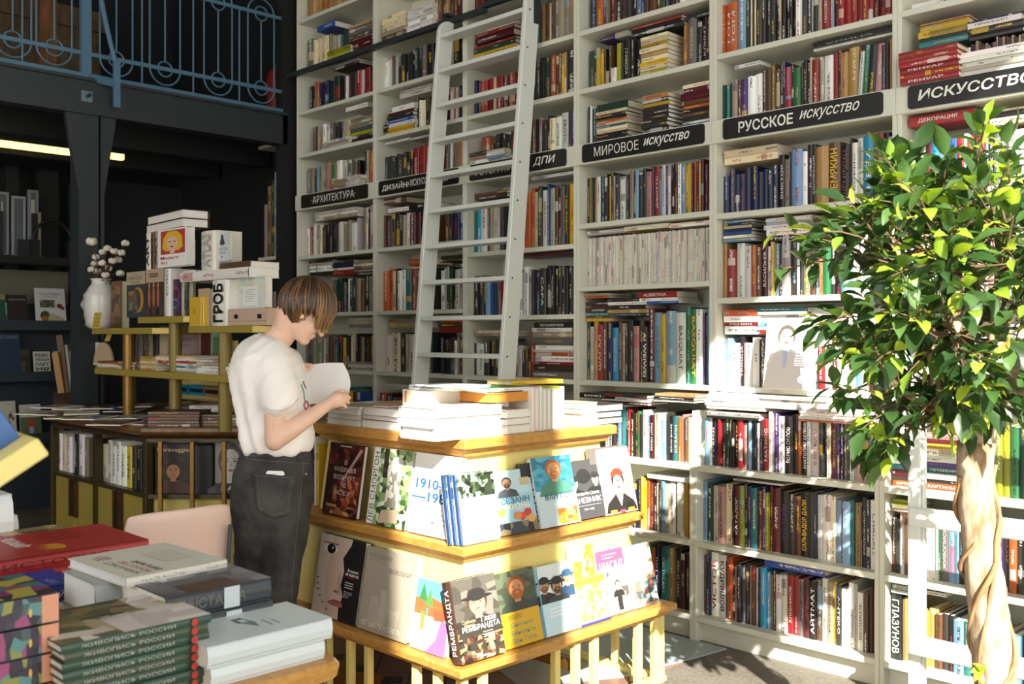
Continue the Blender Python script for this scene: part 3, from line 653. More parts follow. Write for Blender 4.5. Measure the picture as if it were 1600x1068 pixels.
up_row(4, 9, 990, 1090, 'n6 k5 y5 y6 o4 m6 k5 c7 k3 l6{^БОБ СТАНИЛАВ|k} c7 w10{DRAWING & PAINTING|k} k4 w9 s3 y7 o6 o9', .78); pile(4, 9, 1015, 1090, 751, 'w8'); 
up_row(4, 10, 1008, 1090, 'u6 G4 o5 n7{THAT WEEK|w} K5 t7{CELTIC ART|w} t6 a8 s3 K8{^КЛИМТ АР НУВО|w} m7 k7 K5 s8', .84)
# ---- bay 5
up_row(5, 3, 1124, 1400, 'o10{^ТОМ|w} o10{^ТОМ|w} o11{^ТОМ|w} l13 k6 k3 c2 k6 c2 k7 c2 k8 k6 c2 k8 k6 c3 K8 K6 K6 K6 w8 k9 k8 w2 k10 s7 r13{^МАКОВСКИЙ|w} s3 l3 m9 r10 r10 r10 r10 r10 r10 m9 r9 r10 r10', .84)
up_row(5, 4, 1123, 1402, 't5.60 e6.62 t5.6 e5.64 q8.68 u6.66 v10.66 w11.68 w13.7 k6.74 u8 u7 u7 k4 n4 r10.7 k4 G11.66 k3 K6{^СИДУР|c} k5 c4 r11.72 c3 s5 w13.75 r7 m7 a11.74 a16 w6~.76{^АЛЕКСЕЕВ|k} G7~.8 k12~ p11~.64 u7 n5 a14.8', .75)
pile(5, 4, 1195, 1268, 82, 'G9 G8 o3'); pile(5, 4, 1272, 1396, 66, 'w4 K5{^УЛИЦА|s} K4 w3'); pile(5, 4, 1272, 1330, 58, 'w7 r3'); pile(5, 4, 1150, 1190, 104, 'w6')
up_row(5, 5, 1121, 1216, ' '.join(['n9'] * 11), .60); pile(5, 5, 1121, 1212, 253, 'c11 c11 c11', .05, .002)
up_row(5, 5, 1217, 1402, 'K7{^ВИКТОР|w} q6.68 k2 l14.80 w6 k8 K5{^КОЛЛЕКЦИЯ|w} a16.78 u15{^ШЕМЯКИН|y!} K13{^ШЕМЯКИН|u!} k3 w6{^БОРИС|k} s6 C14{^НЕВА|w} u5 r8{^МАЛЯВИН|w} n7{^МАЛЯВИН|w} s11{^МАЛЯВИН|r}', .80); pile(5, 5, 1244, 1330, 205, 'n5 r8{^НОЧЬ ПОЛЯКОВА|w}')
up_row(5, 6, 1111, 1222, 't7{ВЕРЕЩАГИН|l} n8 a10 r13 w12 w11 o8 u7 m10{^ВАСИЛЬЕВ|w} w6 y5 l7 k5', .66); up_row(5, 6, 1222, 1400, 's9 k10 w3 k5 g8 u6 k5 a6 G8 k6 K8 l14 w11 w11 r8 m8 w8 c9', .72); pile(5, 6, 1112, 1172, 378, 'l6 c4 b6 n5 c4 n5 l4'); pile(5, 6, 1116, 1190, 356, 'k5'); pile(5, 6, 1196, 1268, 375, 'k9{^ГРАБАРЬ|w} w10 w7 s5 w6'); pile(5, 6, 1275, 1390, 352, 'w8 m11{^ПОЛЕНОВ|w}')
up_row(5, 7, 1104, 1196, 'w10 w8{^АТЛАС|k} l9 l7 w12 K6{^ТРОИЦА|w} p2 w10 w9 k9', .56); up_row(5, 7, 1270, 1400, 't6 r10{^ФИЛОНОВ|w} w12 u6 w14 c11 l9 w11 m9 w10 r9 w9', .62); pile(5, 7, 1110, 1186, 522, 'w13 r6{^РЕПИН|w} w10 o9'); pile(5, 7, 1186, 1262, 521, 'r6{^СОМОВ|w} w4 l10{^АЛЬБОМ ВЫСТАВКИ|n} w10 w5 t6'); pile(5, 7, 1266, 1390, 520, 'w8 k5 w12 w10 s6')
up_row(5, 8, 1101, 1200, 'l6 w5 K6{^ГРАНД|w} K6 r4 K7 e5 k5 K5 K6{^ДЕЛО|a} r8 s6 k3 l5 n4 K5 w3 k5 r10{^МАТИСС|w}', .66); up_row(5, 8, 1200, 1374, 'w7 q3 v8 w11 K15{^БОРИС ОРЛОВ|w} K10 o5 K11{^АНАТОЛИЙ БЕЛКИН|w!} w6{^ПОЛОТНО|k} s14{ГОЛЫЩЕВ|r} a3 k7 n7 c7 m12{^ПАВЛ КУЗНЕЦОВ|a} v4 K6 g5 k4 w9 q7 p9 a12 l11 k8', .76)
pile(5, 8, 1106, 1188, 655, 'K4 s7'); pile(5, 8, 1104, 1195, 640, 'w5 s4 w6 w4 w5'); pile(5, 8, 1192, 1296, 640, 's4 w5 w6 w4 w5 w4'); pile(5, 8, 1250, 1380, 662, 'o4 w4 w5 w6')
up_row(5, 9, 1097, 1232, 'l9 e8 s10 p11{КАНДИНСКИЙ|k!} c13 K3 m9{^КАТАЛОГ|w} V8 k4 n8 t9 m9 v5 V5 m5 m14 K14{^НИКО ЯПОШКА|v}', .84); up_row(5, 9, 1232, 1372, 'k10 u9 K14{^САЛЬВАДОР ДАЛИ|y!} k8 n5 s11{^ВРУБЕЛЬ|w} w12 c8 l9 m4 l12 t7 a10 k3 K7{^РОДЧЕНКО|w} n7 w12{CHAGALL|k}', .84); pile(5, 9, 1148, 1226, None, 's3', z0=.3035)
up_row(5, 10, 1095, 1372, 'u9.86 n7.86 w11.92{^VICTOR|r!} w13.9{КУДРЯШОВ|K!} K3 o9.9 k3 p4 k8 g6 k6 s4 u6 w6 m3 C10.84 l6 a5 k5 w9 s9 r10.8{^ХЛЕБНИКОВ|w} r8.8 g9 m9 K12{^АЙТМАТ|w!} u10 w9 q8{^РУССКИЙ|k} y6 k9{ANTEKO|w} w10 w9 s7 w10{^ВЕЛИКИЕ|k} u8 k6 r10{^АЛЬФА|w}', .80); pile(5, 10, 1196, 1290, None, 'b13', .05, z0=.286)
# ---- bay 6
pile(6, 3, 1425, 1500, None, 'r2 w9', z0=0); pile(6, 3, 1500, 1610, None, 'k8 r8 w9', z0=0)
pile(6, 4, 1438, 1514, 68, 't10 K5 y11 y9 p2'); up_row(6, 4, 1436, 1516, ' '.join(['w6'] * 13), .40); pile(6, 4, 1516, 1600, 55, 'k8 k10 w9{^ПРИНЦИП|u} n4'); up_row(6, 4, 1516, 1610, ' '.join(['k4', 'm4', 'q4'] * 7), .46)
pile(6, 4, 1402, 1494, None, 'r9{^РЕНУАР|w} r9 r8{^РЕНУАР|w} r8 r8 r9', -.045, .004, .14, z0=0); pile(6, 4, 1500, 1640, None, 'w7 s6 w8 w8 w8', -.01, .004, .2, z0=0)
up_row(6, 5, 1416, 1545, 'c8{^МУЗЕЙ|k} n9{^МАСТЕР|w} s7 m9 C9{^ПОЭТ|b} l10 b13 r8 w5 o7 r15{^АРХИТЕКТУРА|w} l5', .66); up_row(6, 5, 1545, 1660, 'k9{^АРХИВ|w} g10{^АРХИВ|w} g10{^АРХИВ|w} g11{^АРХИВ|w} w17 m5 n7 k6 a10 k10 u10 w10', .68); pile(6, 5, 1415, 1520, 192, 'r16{^ДЕКОРАЦИЯ|w} r7 b5'); pile(6, 5, 1545, 1650, 190, 'c12 k9 c4')
for i in (6, 7):
    up_row(6, i, 1400, 1700, 'w12 l10 r10 c10 w12 k10 s10 a10 w10 n9 w12 p8 w10 y9 w10 G9 w10 k9 c10 w12 r9 w10 o9 w10', .7)
pile(6, 8, 1382, 1437, None, 'o9{КАРТИНЫ|w} k7 m10 t9 w12 q8 w14', z0=0); pile(6, 8, 1442, 1512, None, 'o11{КАРТИНЫ|w} k6 s10 t9{ПЕТЕРБУРГ|w} v8 w9 w12 y8{ИСКУССТВО|G} m7 p8', z0=0); up_row(6, 8, 1555, 1640, 'V10 V11 G11 e10 V12 y11 G10', .74)
up_row(6, 9, 1384, 1420, 'K8{^ВЕЛИКИЙ|w} u6 k6 w8 u6', .72); pile(6, 9, 1384, 1420, 800, 'u6 w4 V5 V5'); up_row(6, 9, 1442, 1525, 'w9 w9 w4 G3 g11{^ЖИВОПИСЬ|w} l9 l6{^ЖЕНЩИНА|t} K5 k10{^АНАТОМИЯ|o} k9', .74); up_row(6, 9, 1555, 1660, 'v8 k8 o8 k9 v12 w10 v10 n10', .7)
up_row(6, 10, 1384, 1420, 'k5 K19.84{ГЛАЗУНОВ|w!} a10', .74); pile(6, 10, 1384, 1420, 926, 's5 s7 K9'); up_row(6, 10, 1442, 1525, 'V8 a11 u9 k10 K8 l16 t10 k8', .68); pile(6, 10, 1442, 1478, 930, 'w6 k5 s5'); pile(6, 10, 1478, 1520, 930, 'k9 q9'); up_row(6, 10, 1555, 1660, 'k8 g8 l9 k9 n9 w9 k10', .6)
# ---- hand out: the 300 that show largest become objects, the rest one mass
BOOKS.sort(key=lambda q: -q['area'])
CAP = 300
seen = {}
rest = MB()
for n, B in enumerate(BOOKS):
    if n < CAP:
        mb = MB(); emit_book(mb, B); o = mb.build('book', [M_BOOK, M_PAPER], origin=B['M'] @ Vector((B['w'] / 2, 0, 0)) if not B['flat'] else B['M'].translation)
        lb = B['lab']
        seen[lb] = seen.get(lb, 0) + 1
        if seen[lb] > 1: lb = lb.replace('book', ['book', 'slim book', 'other book', 'further book'][min(seen[lb] - 1, 3)]) if 'book' in lb else lb + ', another copy'
        tag(o, lb, 'book', B['grp'])
    else: emit_book(rest, B)
print('BOOKS', len(BOOKS))
o = rest.build('shelved_books', [M_BOOK, M_PAPER], origin=(-4.5, .05, 2)); tag(o, 'many smaller book spines filling the higher and farther shelves', 'books', None, 'stuff')
# small open case beyond the end of the wall of shelves
t = thing('bookcase', 'narrow open shelf past the dark end of the white bookcases', 'bookcase', (-6.75, .1, 0)); sx0, sx1 = -7.02, -6.60
for zz in (2.07, 1.27, 2.95): b = MB(); b.box((sx0, .0, zz - .025), (sx1, .3, zz)); b.build('shelf', M_WHITE, t)
b = MB(); b.box((sx0, .3, 0), (sx1, .32, 2.95)); b.build('back_panel', M_DARK, t); b = MB(); b.box((sx1 - .01, .0, 0), (sx1 + .01, .3, 2.95)); b.build('side_panel', M_WHITE, t)
mb0 = 0
for z0, spec, names in ((2.07, [('q', .05, .42), ('u', .06, .56), ('k', .05, .60), ('l', .03, .66), ('l', .13, .66)], 1), (1.27, [('m', .04, .5), ('m', .05, .52), ('k', .04, .54), ('q', .05, .53), ('k', .05, .52), ('s', .05, .54), ('g', .06, .56)], 2)):
    x = -6.99
    for n, (c, w, h) in enumerate(spec):
        mb = MB(); book_geo(mb, Matrix.Translation((x, .03, z0)), w - .004, h, .2, pc(c, .1)); x += w
        tag(mb.build('large_book', [M_BOOK, M_PAPER]), f'tall {PAL[c][1]} volume, {ordn(n)} in the {"upper" if names == 1 else "lower"} row of the narrow open shelf', 'book')
# ------------------------------------------------------------------ helpers for single books
class Art:
    """flat printed shapes on a cover plane; coordinates 0..1 over the cover"""
    def __init__(s, mb, M, w, h): s.mb, s.M, s.w, s.h, s.d = mb, M, w, h, .0003
    def up(s): s.d += .00012
    def rect(s, x, y, w, h, c): s.poly([(x, y), (x + w, y), (x + w, y + h), (x, y + h)], c)
    def poly(s, p, c):
        s.up(); s.mb.add([(a * s.w, b * s.h, s.d) for a, b in p], [tuple(range(len(p)))], c, M=s.M)
    def ell(s, x, y, rx, ry, c, n=18, a0=0, a1=360):
        s.poly([(x + rx * math.cos(R(a0 + (a1 - a0) * i / n)), y + ry * math.sin(R(a0 + (a1 - a0) * i / n))) for i in range(n + (0 if a1 - a0 == 360 else 1))], c)
    def mos(s, x, y, w, h, nx, ny, cols, jit=.45):
        """patchwork of small painted dabs"""
        s.up(); g = [[(x + w * min(1, max(0, (i + (random.uniform(-jit, jit) if 0 < i < nx else 0)) / nx)), y + h * min(1, max(0, (j + (random.uniform(-jit, jit) if 0 < j < ny else 0)) / ny))) for i in range(nx + 1)] for j in range(ny + 1)]
        for j in range(ny):
            for i in range(nx):
                q = (g[j][i], g[j][i + 1], g[j + 1][i + 1], g[j + 1][i]); s.mb.add([(a * s.w, b * s.h, s.d) for a, b in q], [(0, 1, 2, 3)], random.choice(cols), M=s.M)
    def txt(s, t, x, y, w, h, c, bold=.0, shear=0., fit='box'):
        s.up(); text(s.mb, t, s.M, x * s.w, y * s.h, w * s.w, h * s.h, c, bold, shear, 0, fit, s.d)
    def lines(s, x, y, w, n, dy, th, c):
        for i in range(n): s.rect(x, y - i * dy, w * random.uniform(.55, 1), th, c)
    def face(s, x, y, rx, ry, skin, hair, cloth, bg=None, beard=None, hat=None, look=.0):
        """a generic painted head and shoulders"""
        s.poly([(x - rx * 2.6, y - ry * 3), (x - rx * 2.1, y - ry * 1.7), (x - rx * .6, y - ry * 1.15), (x + rx * .6, y - ry * 1.15), (x + rx * 2.1, y - ry * 1.7), (x + rx * 2.6, y - ry * 3)], cloth)
        s.ell(x, y + ry * .15, rx * 1.18, ry * 1.12, hair); s.rect(x - rx * .4, y - ry * 1.4, rx * .8, ry * .8, skin)
        s.ell(x + look * rx, y - ry * .08, rx * .92, ry * .98, skin)
        if beard: s.ell(x + look * rx, y - ry * .6, rx * .78, ry * .55, beard); s.ell(x + look * rx, y - ry * .42, rx * .3, ry * .08, skin)
        k = hx('2a2320')
        for e in (-.38, .38): s.ell(x + look * rx * 1.4 + e * rx, y + ry * .1, rx * .13, ry * .06, k, 8); s.rect(x + look * rx * 1.4 + e * rx - rx * .2, y + ry * .24, rx * .4, ry * .05, hair)
        sh = tuple(q * .7 for q in C(skin)); s.poly([(x + look * rx * 1.5 - rx * .05, y + ry * .1), (x + look * rx * 1.5 + rx * .16, y - ry * .22), (x + look * rx * 1.5 - rx * .1, y - ry * .22)], sh)
        if not beard: s.ell(x + look * rx * 1.3, y - ry * .5, rx * .28, ry * .07, hx('9c4a40'), 10)
        if hat: s.ell(x, y + ry * .55, rx * 1.8, ry * .22, hat); s.ell(x, y + ry * .8, rx * 1.05, ry * .6, hat)
NRM = {'L': (Vector((0, -1, 0)), Vector((1, 0, 0))), 'R': (Vector((1, 0, 0)), Vector((0, 1, 0)))}
def show(label, face, a, c, front, z, h, t, col, art=None, lean=14, name='art_book', spine=None, scol=None, cov2=None, group=None, turn=0., cat='book', page=None):
    """a book standing front cover out on a ledge, leaning back"""
    n0, rt = NRM[face]
    if face == 'L': p = Vector((atY(a, 800, front).x, front, z)); w = atY(c, 800, front).x - p.x
    else: p = Vector((front, atX(a, 800, front).y, z)); w = atX(c, 800, front).y - p.y
    if turn:
        m = Matrix.Rotation(R(turn), 3, 'Z'); n0 = m @ n0; rt = m @ rt
    th = R(lean); n = n0 * math.cos(th) + UP * math.sin(th); u = UP * math.cos(th) - n0 * math.sin(th)
    p = p + UP * (t * math.sin(th) + .0008)
    o = p - n * t
    M = Matrix(((n.x, rt.x, u.x, o.x), (n.y, rt.y, u.y, o.y), (n.z, rt.z, u.z, o.z), (0, 0, 0, 1)))
    root = thing(name, label, cat, o, group)
    mb = MB(); cc = C(col); sc = C(scol) if scol else cc
    book_geo(mb, M, t, h, w, sc, acc=sc, cov2=cov2 or col, page=page)
    mb.build('book_block', [M_BOOK, M_PAPER], root)
    M2 = plane_matrix(p + n * .0002, rt, u); pr = MB(); A = Art(pr, M2, w, h); A.rect(0, 0, 1, 1, cc)
    if art: art(A)
    pr.build('cover_print', M_PRINT, root)
    if spine:
        s2 = MB(); s, _, k = spine.partition('|'); M3 = M @ plane_matrix((t, -.0006, 0), (0, 0, 1), (-1, 0, 0))
        text(s2, s, M3, h * .1, t * .25, h * .8, t * .5, k or 'w', .01); s2.build('spine_title', M_PRINT, root)
    return root
def lay(label, face, a, c, front, z, t, d, col, mode='fore', name='paperback', group=None, h=None, py=650, turn=0., cat='book', page=None, art=None, parts=False, spine=None, acc=None, cov2=None):
    """a book lying flat; photo columns a..c give the run of the side that faces out (X=front for 'R', Y=front for 'L')"""
    if face == 'R': s0, s1 = atX(a, py, front).y, atX(c, py, front).y
    else: s0, s1 = atY(a, py, front).x, atY(c, py, front).x
    l = s1 - s0 if h is None else h
    if face == 'R':
        if mode == 'fore': o = (front - d, s0, z); dy = (1, 0, 0); dx = (0, 1, 0)
        else: o = (front, s1, z); dy = (-1, 0, 0); dx = (0, -1, 0)
    else:
        if mode == 'fore': o = (s0, front + d, z); dy = (0, -1, 0); dx = (1, 0, 0)
        else: o = (s1, front, z); dy = (0, 1, 0); dx = (-1, 0, 0)
    M = flat_matrix(o, dx, dy)
    if turn:
        ctr = M @ Vector((0, d / 2, l / 2)); M = Matrix.Translation(ctr) @ Matrix.Rotation(R(turn), 4, 'Z') @ Matrix.Translation(-ctr) @ M
    mb = MB(); book_geo(mb, M, t - .0004, l, d, C(col), page=page, acc=acc, cov2=cov2)
    if art or spine:
        root = thing(name, label, cat, M.translation, group); mb.build('book_block', [M_BOOK, M_PAPER], root)
        if art:
            ax = M.to_3x3() @ Vector((0, 1, 0)); az = M.to_3x3() @ Vector((0, 0, 1))
            # cover seen with its spine on the left
            M2 = plane_matrix(M @ Vector((t - .0002, 0, l)), ax, -az) if True else None
            if (ax.cross(-az)).z < 0: M2 = plane_matrix(M @ Vector((t - .0002, 0, 0)), ax, az)
            pr = MB(); art(Art(pr, M2, d, l)); pr.build('cover_print', M_PRINT, root)
        if spine:
            s, _, k = spine.partition('|'); s2 = MB(); M3 = M @ plane_matrix((0, -.0012, l), (0, 0, -1), (1, 0, 0)); text(s2, s, M3, l * .12, t * .3, l * .62, t * .42, k or 'w', 0.); s2.build('spine_title', M_PRINT, root)
        return root
    return tag(mb.build(name, [M_BOOK, M_PAPER], origin=M.translation), label, cat, group)
# ------------------------------------------------------------------ the stepped display stand in the middle
SX0, SX1, SY0, SY1 = -3.83, -2.487, -1.90, -.68
st = thing('display_stand', 'yellow and oak stepped display stand with books face out on two ledges', 'display stand', ((SX0 + SX1) / 2, (SY0 + SY1) / 2, 0))
def rr_(o, z): return [Vector((SX0 + o, SY0 + o, z)), Vector((SX1 - o, SY0 + o, z)), Vector((SX1 - o, SY1 - o, z)), Vector((SX0 + o, SY1 - o, z))]
def ledge(o, z0, z1, name, top=False):
    mb = MB(); h = z1 - z0
    mb.rings([rr_(o + .030, z0), rr_(o + .022, z0 + h * .30), rr_(o + .012, z0 + h * .34), rr_(o + .012, z0 + h * .42), rr_(o, z0 + h * .46), rr_(o, z1 - .004), rr_(o + .004, z1)], 'a')
    return mb.build(name, M_OAK, st, bevel=.002)
ledge(0, .285, .336, 'ledge'); ledge(.10, .660, .717, 'ledge'); ledge(.18, 1.015, 1.083, 'tabletop')
for o0, o1, z0, z1 in ((.115, .145, .336, .660), (.205, .232, .717, 1.015)):
    mb = MB(); mb.rings([rr_(o0, z0), rr_(o1, z1)], 'y'); mb.build('panel', M_YEL, st)
for px in (547, 575, 650, 683, 480, 512, 440):
    x = atY(px, 1000, SY0 + .05).x
    if x > SX1 - .05: x = SX1 - .05
    mb = MB(); mb.box((x - .014, SY0 + .04, .0), (x + .014, SY0 + .068, .286)); mb.build('leg', M_YEL, st, bevel=.002)
for px in (755, 869, 900, 929, 998, 1024):
    y = atX(px, 1000, SX1 - .05).y
    mb = MB(); mb.box((SX1 - .068, y - .015, .0), (SX1 - .04, y + .015, .286)); mb.build('leg', M_YEL, st, bevel=.002)
for x, y in ((SX1 - .054, SY1 - .054), (SX1 - .054, SY0 + .054), (SX0 + .054, SY0 + .054), (SX0 + .054, SY1 - .054)):
    mb = MB(); mb.box((x - .016, y - .016, 0), (x + .016, y + .016, .286)); mb.build('leg', M_YEL, st, bevel=.002)
for x in (-2.66, -2.78, -3.0, -3.2, -3.5):
    mb = MB(); mb.box((x - .014, SY1 - .068, 0), (x + .014, SY1 - .04, .286)); mb.build('leg', M_YEL, st, bevel=.002)
mb = MB(); mb.box((SX1 - .075, SY0 + .05, .006), (SX1 - .033, SY1 - .03, .03)); mb.box((SX0 + .03, SY1 - .075, .006), (SX1 - .075, SY1 - .033, .03)); mb.box((SX0 + .03, SY0 + .033, .006), (SX1 - .075, SY0 + .075, .03)); mb.build('foot_rail', M_YEL, st, bevel=.002)
mb = MB(); mb.box((-3.0, -1.25, .16), (-2.56, -1.21, .19)); mb.build('stretcher', M_BRASS, st)
# ---- upper ledge, side facing the table
LU, LL, RU, RL_ = SY0 + .10 + .035, SY0 + .04, SX1 - .10 - .035, SX1 - .045
ZU, ZL = .717, .336
G1 = 'books shown cover out on the stepped stand'
def a_fire(A):
    A.mos(.02, .0, .96, 1, 7, 14, [hx(q) for q in ('3a1512', '5a201a', '2a100f', '7c3323', '48201c')])
    A.mos(.25, .15, .7, .35, 7, 6, [hx(q) for q in ('a4502e', 'c07a4a', '7a2e22', '501a16')]); A.poly([(.9, .95), (.97, .93), (.5, .48), (.46, .5)], hx('b98f86')); A.lines(.3, .955, .35, 1, 0, .012, 'w')
    A.mos(.1, .02, .8, .13, 6, 3, [hx(q) for q in ('d8a069', '6c3a25', 'a66a3d', '2a1512')])
    for i, (t, w) in enumerate((('В', .08), ('БУДУЩЕЕ', .62), ('ВОЗЬМУТ', .62), ('НЕ', .15), ('ВСЕХ', .45))): A.txt(t, .53 - w / 2, .71 - i * .105, w, .065, 'e8dcd8' if False else hx('e8dcd8'))
show('tall dark red cover lettered В БУДУЩЕЕ ВОЗЬМУТ НЕ ВСЕХ, on upper ledge', 'L', 503, 556, LU, ZU, .295, .02, '4a1a18', a_fire, 9, group=G1)
def a_morgon(A):
    A.rect(0, 0, 1, 1, 'w'); A.mos(.16, 0, .84, 1, 10, 16, [hx(q) for q in ('5c7d45', '8ea86a', 'c6d6ae', '39532e', 'dfe8d0', '76955a', '2f4126')])
    A.mos(.28, .62, .12, .38, 2, 6, [hx('3b3026'), hx('56473a')]); A.mos(.42, .25, .34, .6, 5, 9, [hx(q) for q in ('d9d6c6', 'b9b6a4', '8d8b7a', 'ece9dc')])
    A.ell(.66, .84, .12, .07, hx('d6d2c2')); A.poly([(.36, .2), (.75, .24), (.80, .07), (.3, .03)], hx('c9b397')); A.txt('ЛЕВ СМОРГОН', 0, 0, .001, .001, 'w')
    v = A.M @ Matrix.Translation((.15 * A.w, .02 * A.h, A.d + .0004)) @ Matrix.Rotation(R(90), 4, 'Z'); text(A.mb, 'ЛЕВ СМОРГОН', v, 0, 0, A.h * .92, A.w * .12, hx('3a4a30'))
show('tall white cover with a pale garden statue among green leaves, on upper ledge', 'L', 572, 632, LU, ZU, .297, .022, 'e9e6df', a_morgon, 9, group=G1)
def a_1910(A):
    bl = hx('2f62ad'); A.txt('1910—', .08, .56, .82, .13, bl, .03); A.txt('—1980', .02, .40, .92, .13, bl, .03)
    for i, (t, w) in enumerate((('Janez', .4), ('Bernik', .5), ('de Russie', .62), ('Art Moderne', .62), ('avant-garde', .55))): A.txt(t, .45 - i * .02, .31 - i * .055, w * .72, .036, bl, .01)
show('big white cover with blue figures 1910 and 1980, on upper ledge corner', 'L', 636, 704, LU, ZU, .297, .03, 'eeece6', a_1910, 9, group=G1)
# ---- lower ledge, side facing the table
def a_frozen(A):
    A.rect(0, 0, 1, 1, hx('1d1b1b')); A.poly([(0, 0), (.62, 0), (.60, .15), (.66, .3), (.58, .42), (.62, .6), (.56, .75), (.70, .92), (.72, 1), (0, 1)], hx('cdb5a2'))
    A.poly([(.0, .0), (.3, 0), (.22, .5), (.3, 1), (0, 1)], hx('d9c6b6')); A.poly([(.52, .3), (.66, .3), (.58, .42), (.55, .6), (.5, .5)], hx('b89c88'))
    A.ell(.26, .83, .15, .055, hx('f0e8e0')); A.ell(.27, .83, .10, .06, hx('15110f')); A.ell(.30, .845, .02, .012, 'w'); A.rect(.08, .89, .34, .015, hx('7b6253'))
    A.ell(.52, .185, .17, .035, hx('a5625c')); A.ell(.55, .215, .12, .018, hx('8f4e4a')); A.ell(.5, .33, .06, .015, hx('8d6c5b'))
    for i in range(6): A.ell(.05 + .012 * i * i, .44 - .07 * i, .025, .01, hx('3a2e28'), 8)
    A.txt('frozen', .70, .605, .24, .04, 'w', .012); A.txt('dreams', .66, .56, .29, .04, 'w', .012); A.rect(.7, .535, .2, .012, hx('8a2723')); A.lines(.68, .47, .26, 3, .03, .012, 's'); A.lines(.68, .36, .2, 4, .022, .007, 's')
show('large cover with half a pale face lettered frozen dreams, on lower ledge', 'L', 486, 554, LL, ZL, .316, .03, '1d1b1b', a_frozen, 10, group=G1)
def a_weis(A):
    g = hx('a59c8b'); A.rect(0, 0, 1, 1, g); A.txt('ВЛАДИМИР', .06, .86, .48, .07, hx('77705f')); A.txt('ВЕЙСБЕРГ', .5, .74, .46, .07, hx('5f584b'), .008); A.lines(.06, .84, .34, 1, 0, .008, hx('8a8272'))
    A.poly([(.2, .42), (.35, .44), (.4, .3), (.55, .46), (.6, .3), (.8, .34), (.78, .14), (.18, .12)], hx('b3ab9b')); A.rect(.4, .1, .12, .42, hx('bcb4a5')); A.rect(.56, .12, .2, .16, hx('aca392')); A.txt('ОТ ЦВЕТА К СВЕТУ', .08, .05, .8, .07, hx('efe9da'))
show('large grey-beige cover with faint still life shapes, on lower ledge', 'L', 558, 634, LL, ZL, .308, .035, 'a59c8b', a_weis, 10, group=G1)
def a_land(A):
    A.rect(0, 0, 1, 1, hx('e8d6ae')); A.rect(0, .72, 1, .28, hx('67a9cf')); A.poly([(0, .72), (.4, .78), (1, .7), (1, .5), (0, .5)], hx('c96a3e')); A.poly([(.2, .95), (.35, .7), (.1, .7)], hx('3e7b4a')); A.poly([(.4, .9), (.52, .62), (.3, .65)], hx('558f4c'))
    A.poly([(.45, 0), (1, 0), (1, .45), (.8, .5), (.7, .2)], hx('9a6fb0')); A.poly([(.2, .55), (.32, .55), (.32, .3), (.24, .28)], hx('d98c3c')); A.poly([(.34, .6), (.4, .6), (.38, .34)], hx('4a9fb5')); A.poly([(.55, .6), (.9, .62), (.88, .48), (.6, .46)], hx('d45a3c'))
show('small cover with a bright coloured village painting, at lower ledge corner', 'L', 640, 694, LL, ZL, .245, .02, 'e8d6ae', a_land, 10, group=G1)
for i, (dx, c, nm) in enumerate(((0, 'c', 'cream'), (7, 'a', 'tan'), (13, 'w', 'white'))):
    show(f'{nm} book half hidden at the lower ledge corner, {ORD[i]} behind the village painting', 'L', 655 + dx, 699 + dx * .6, LL + .028 + .016 * i, ZL, .235, .014, c, None, 10, group=G1)
# side of the stand away from the light: books seen edge on
for i, (c, z, h, nm) in enumerate((('m', ZL, .30, 'maroon'), ('w', ZL, .29, 'white'), ('p', ZL, .28, 'pink'), ('w', ZU, .30, 'tall white'), ('y', ZU, .27, 'yellow'))):
    mb = MB(); xx = SX0 + (.045 + .02 * i if z == ZL else .14 + .02 * (i - 3)); book_geo(mb, Matrix.Translation((xx, SY0 + (.10 if z == ZL else .22), z + .001)), .012, h, .2, pc(c)); tag(mb.build('paperback', [M_BOOK, M_PAPER]), f'{nm} book edge-on at the end of the {"lower" if z == ZL else "upper"} ledge beside the reader', 'book')
# ---- upper ledge, window side
def a_blue(A):
    A.rect(0, 0, 1, 1, hx('c9d6e2')); A.mos(0, .66, 1, .34, 12, 6, [hx(q) for q in ('23301f', '4a5d3a', '141a14', 'a9b79a', '2d3c26', 'dfe6da')]); A.lines(.52, .53, .4, 2, .04, .012, hx('7d8794')); A.lines(.55, .40, .34, 4, .035, .01, hx('8a93a0')); A.rect(0, 0, .03, 1, hx('2b4a7a'))
for i in (2, 1, 0):
    show(('pale blue cover with dark garden photo, in front at the stand corner', 'second copy of the pale blue garden book, behind the front copy', 'third copy of the pale blue garden book, hindmost of the three')[i], 'R', 722 - 9 * i, 781 - 9 * i, RU + .02 - .0215 * i, ZU, .245, .02, 'c9d6e2', a_blue, 9, scol='24426e', group=G1)
def a_cez(A):
    A.rect(0, 0, 1, 1, hx('a9cfe0')); A.rect(0, .62, 1, .38, hx('bcdbe6')); A.face(.35, .80, .11, .075, hx('b98a66'), hx('3a3430'), hx('474f55'), beard=hx('4a4038')); A.rect(.7, .74, .24, .12, hx('cbb58c'))
    A.txt('СЕЗАНН', .12, .47, .76, .10, hx('2f7f94'), .02); A.txt('ЖИЗНЬ', .2, .37, .66, .10, hx('f4f2ea'), .02); A.rect(0, 0, 1, .18, hx('3d4350')); A.mos(0, 0, 1, .18, 8, 2, [hx('3d4350'), hx('86795a'), hx('20242c')])
    for x, y, c in ((.62, .25, 'd7523c'), (.78, .30, 'c64433'), (.85, .20, 'e6a35c'), (.1, .35, 'e2a04f'), (.5, .27, 'd98a4f')): A.ell(x, y, .10, .065, hx(c))
show('light blue cover with peaches and a small bearded head, on upper ledge', 'R', 783, 842, RU + .002, ZU, .235, .02, 'a9cfe0', a_cez, 14, group=G1)
show('dark book with a white lettered spine behind the peaches cover', 'R', 823, 870, RU - .015, ZU, .25, .022, '23262b', None, 9, spine='ЖИЗНЬ|w', group=G1)
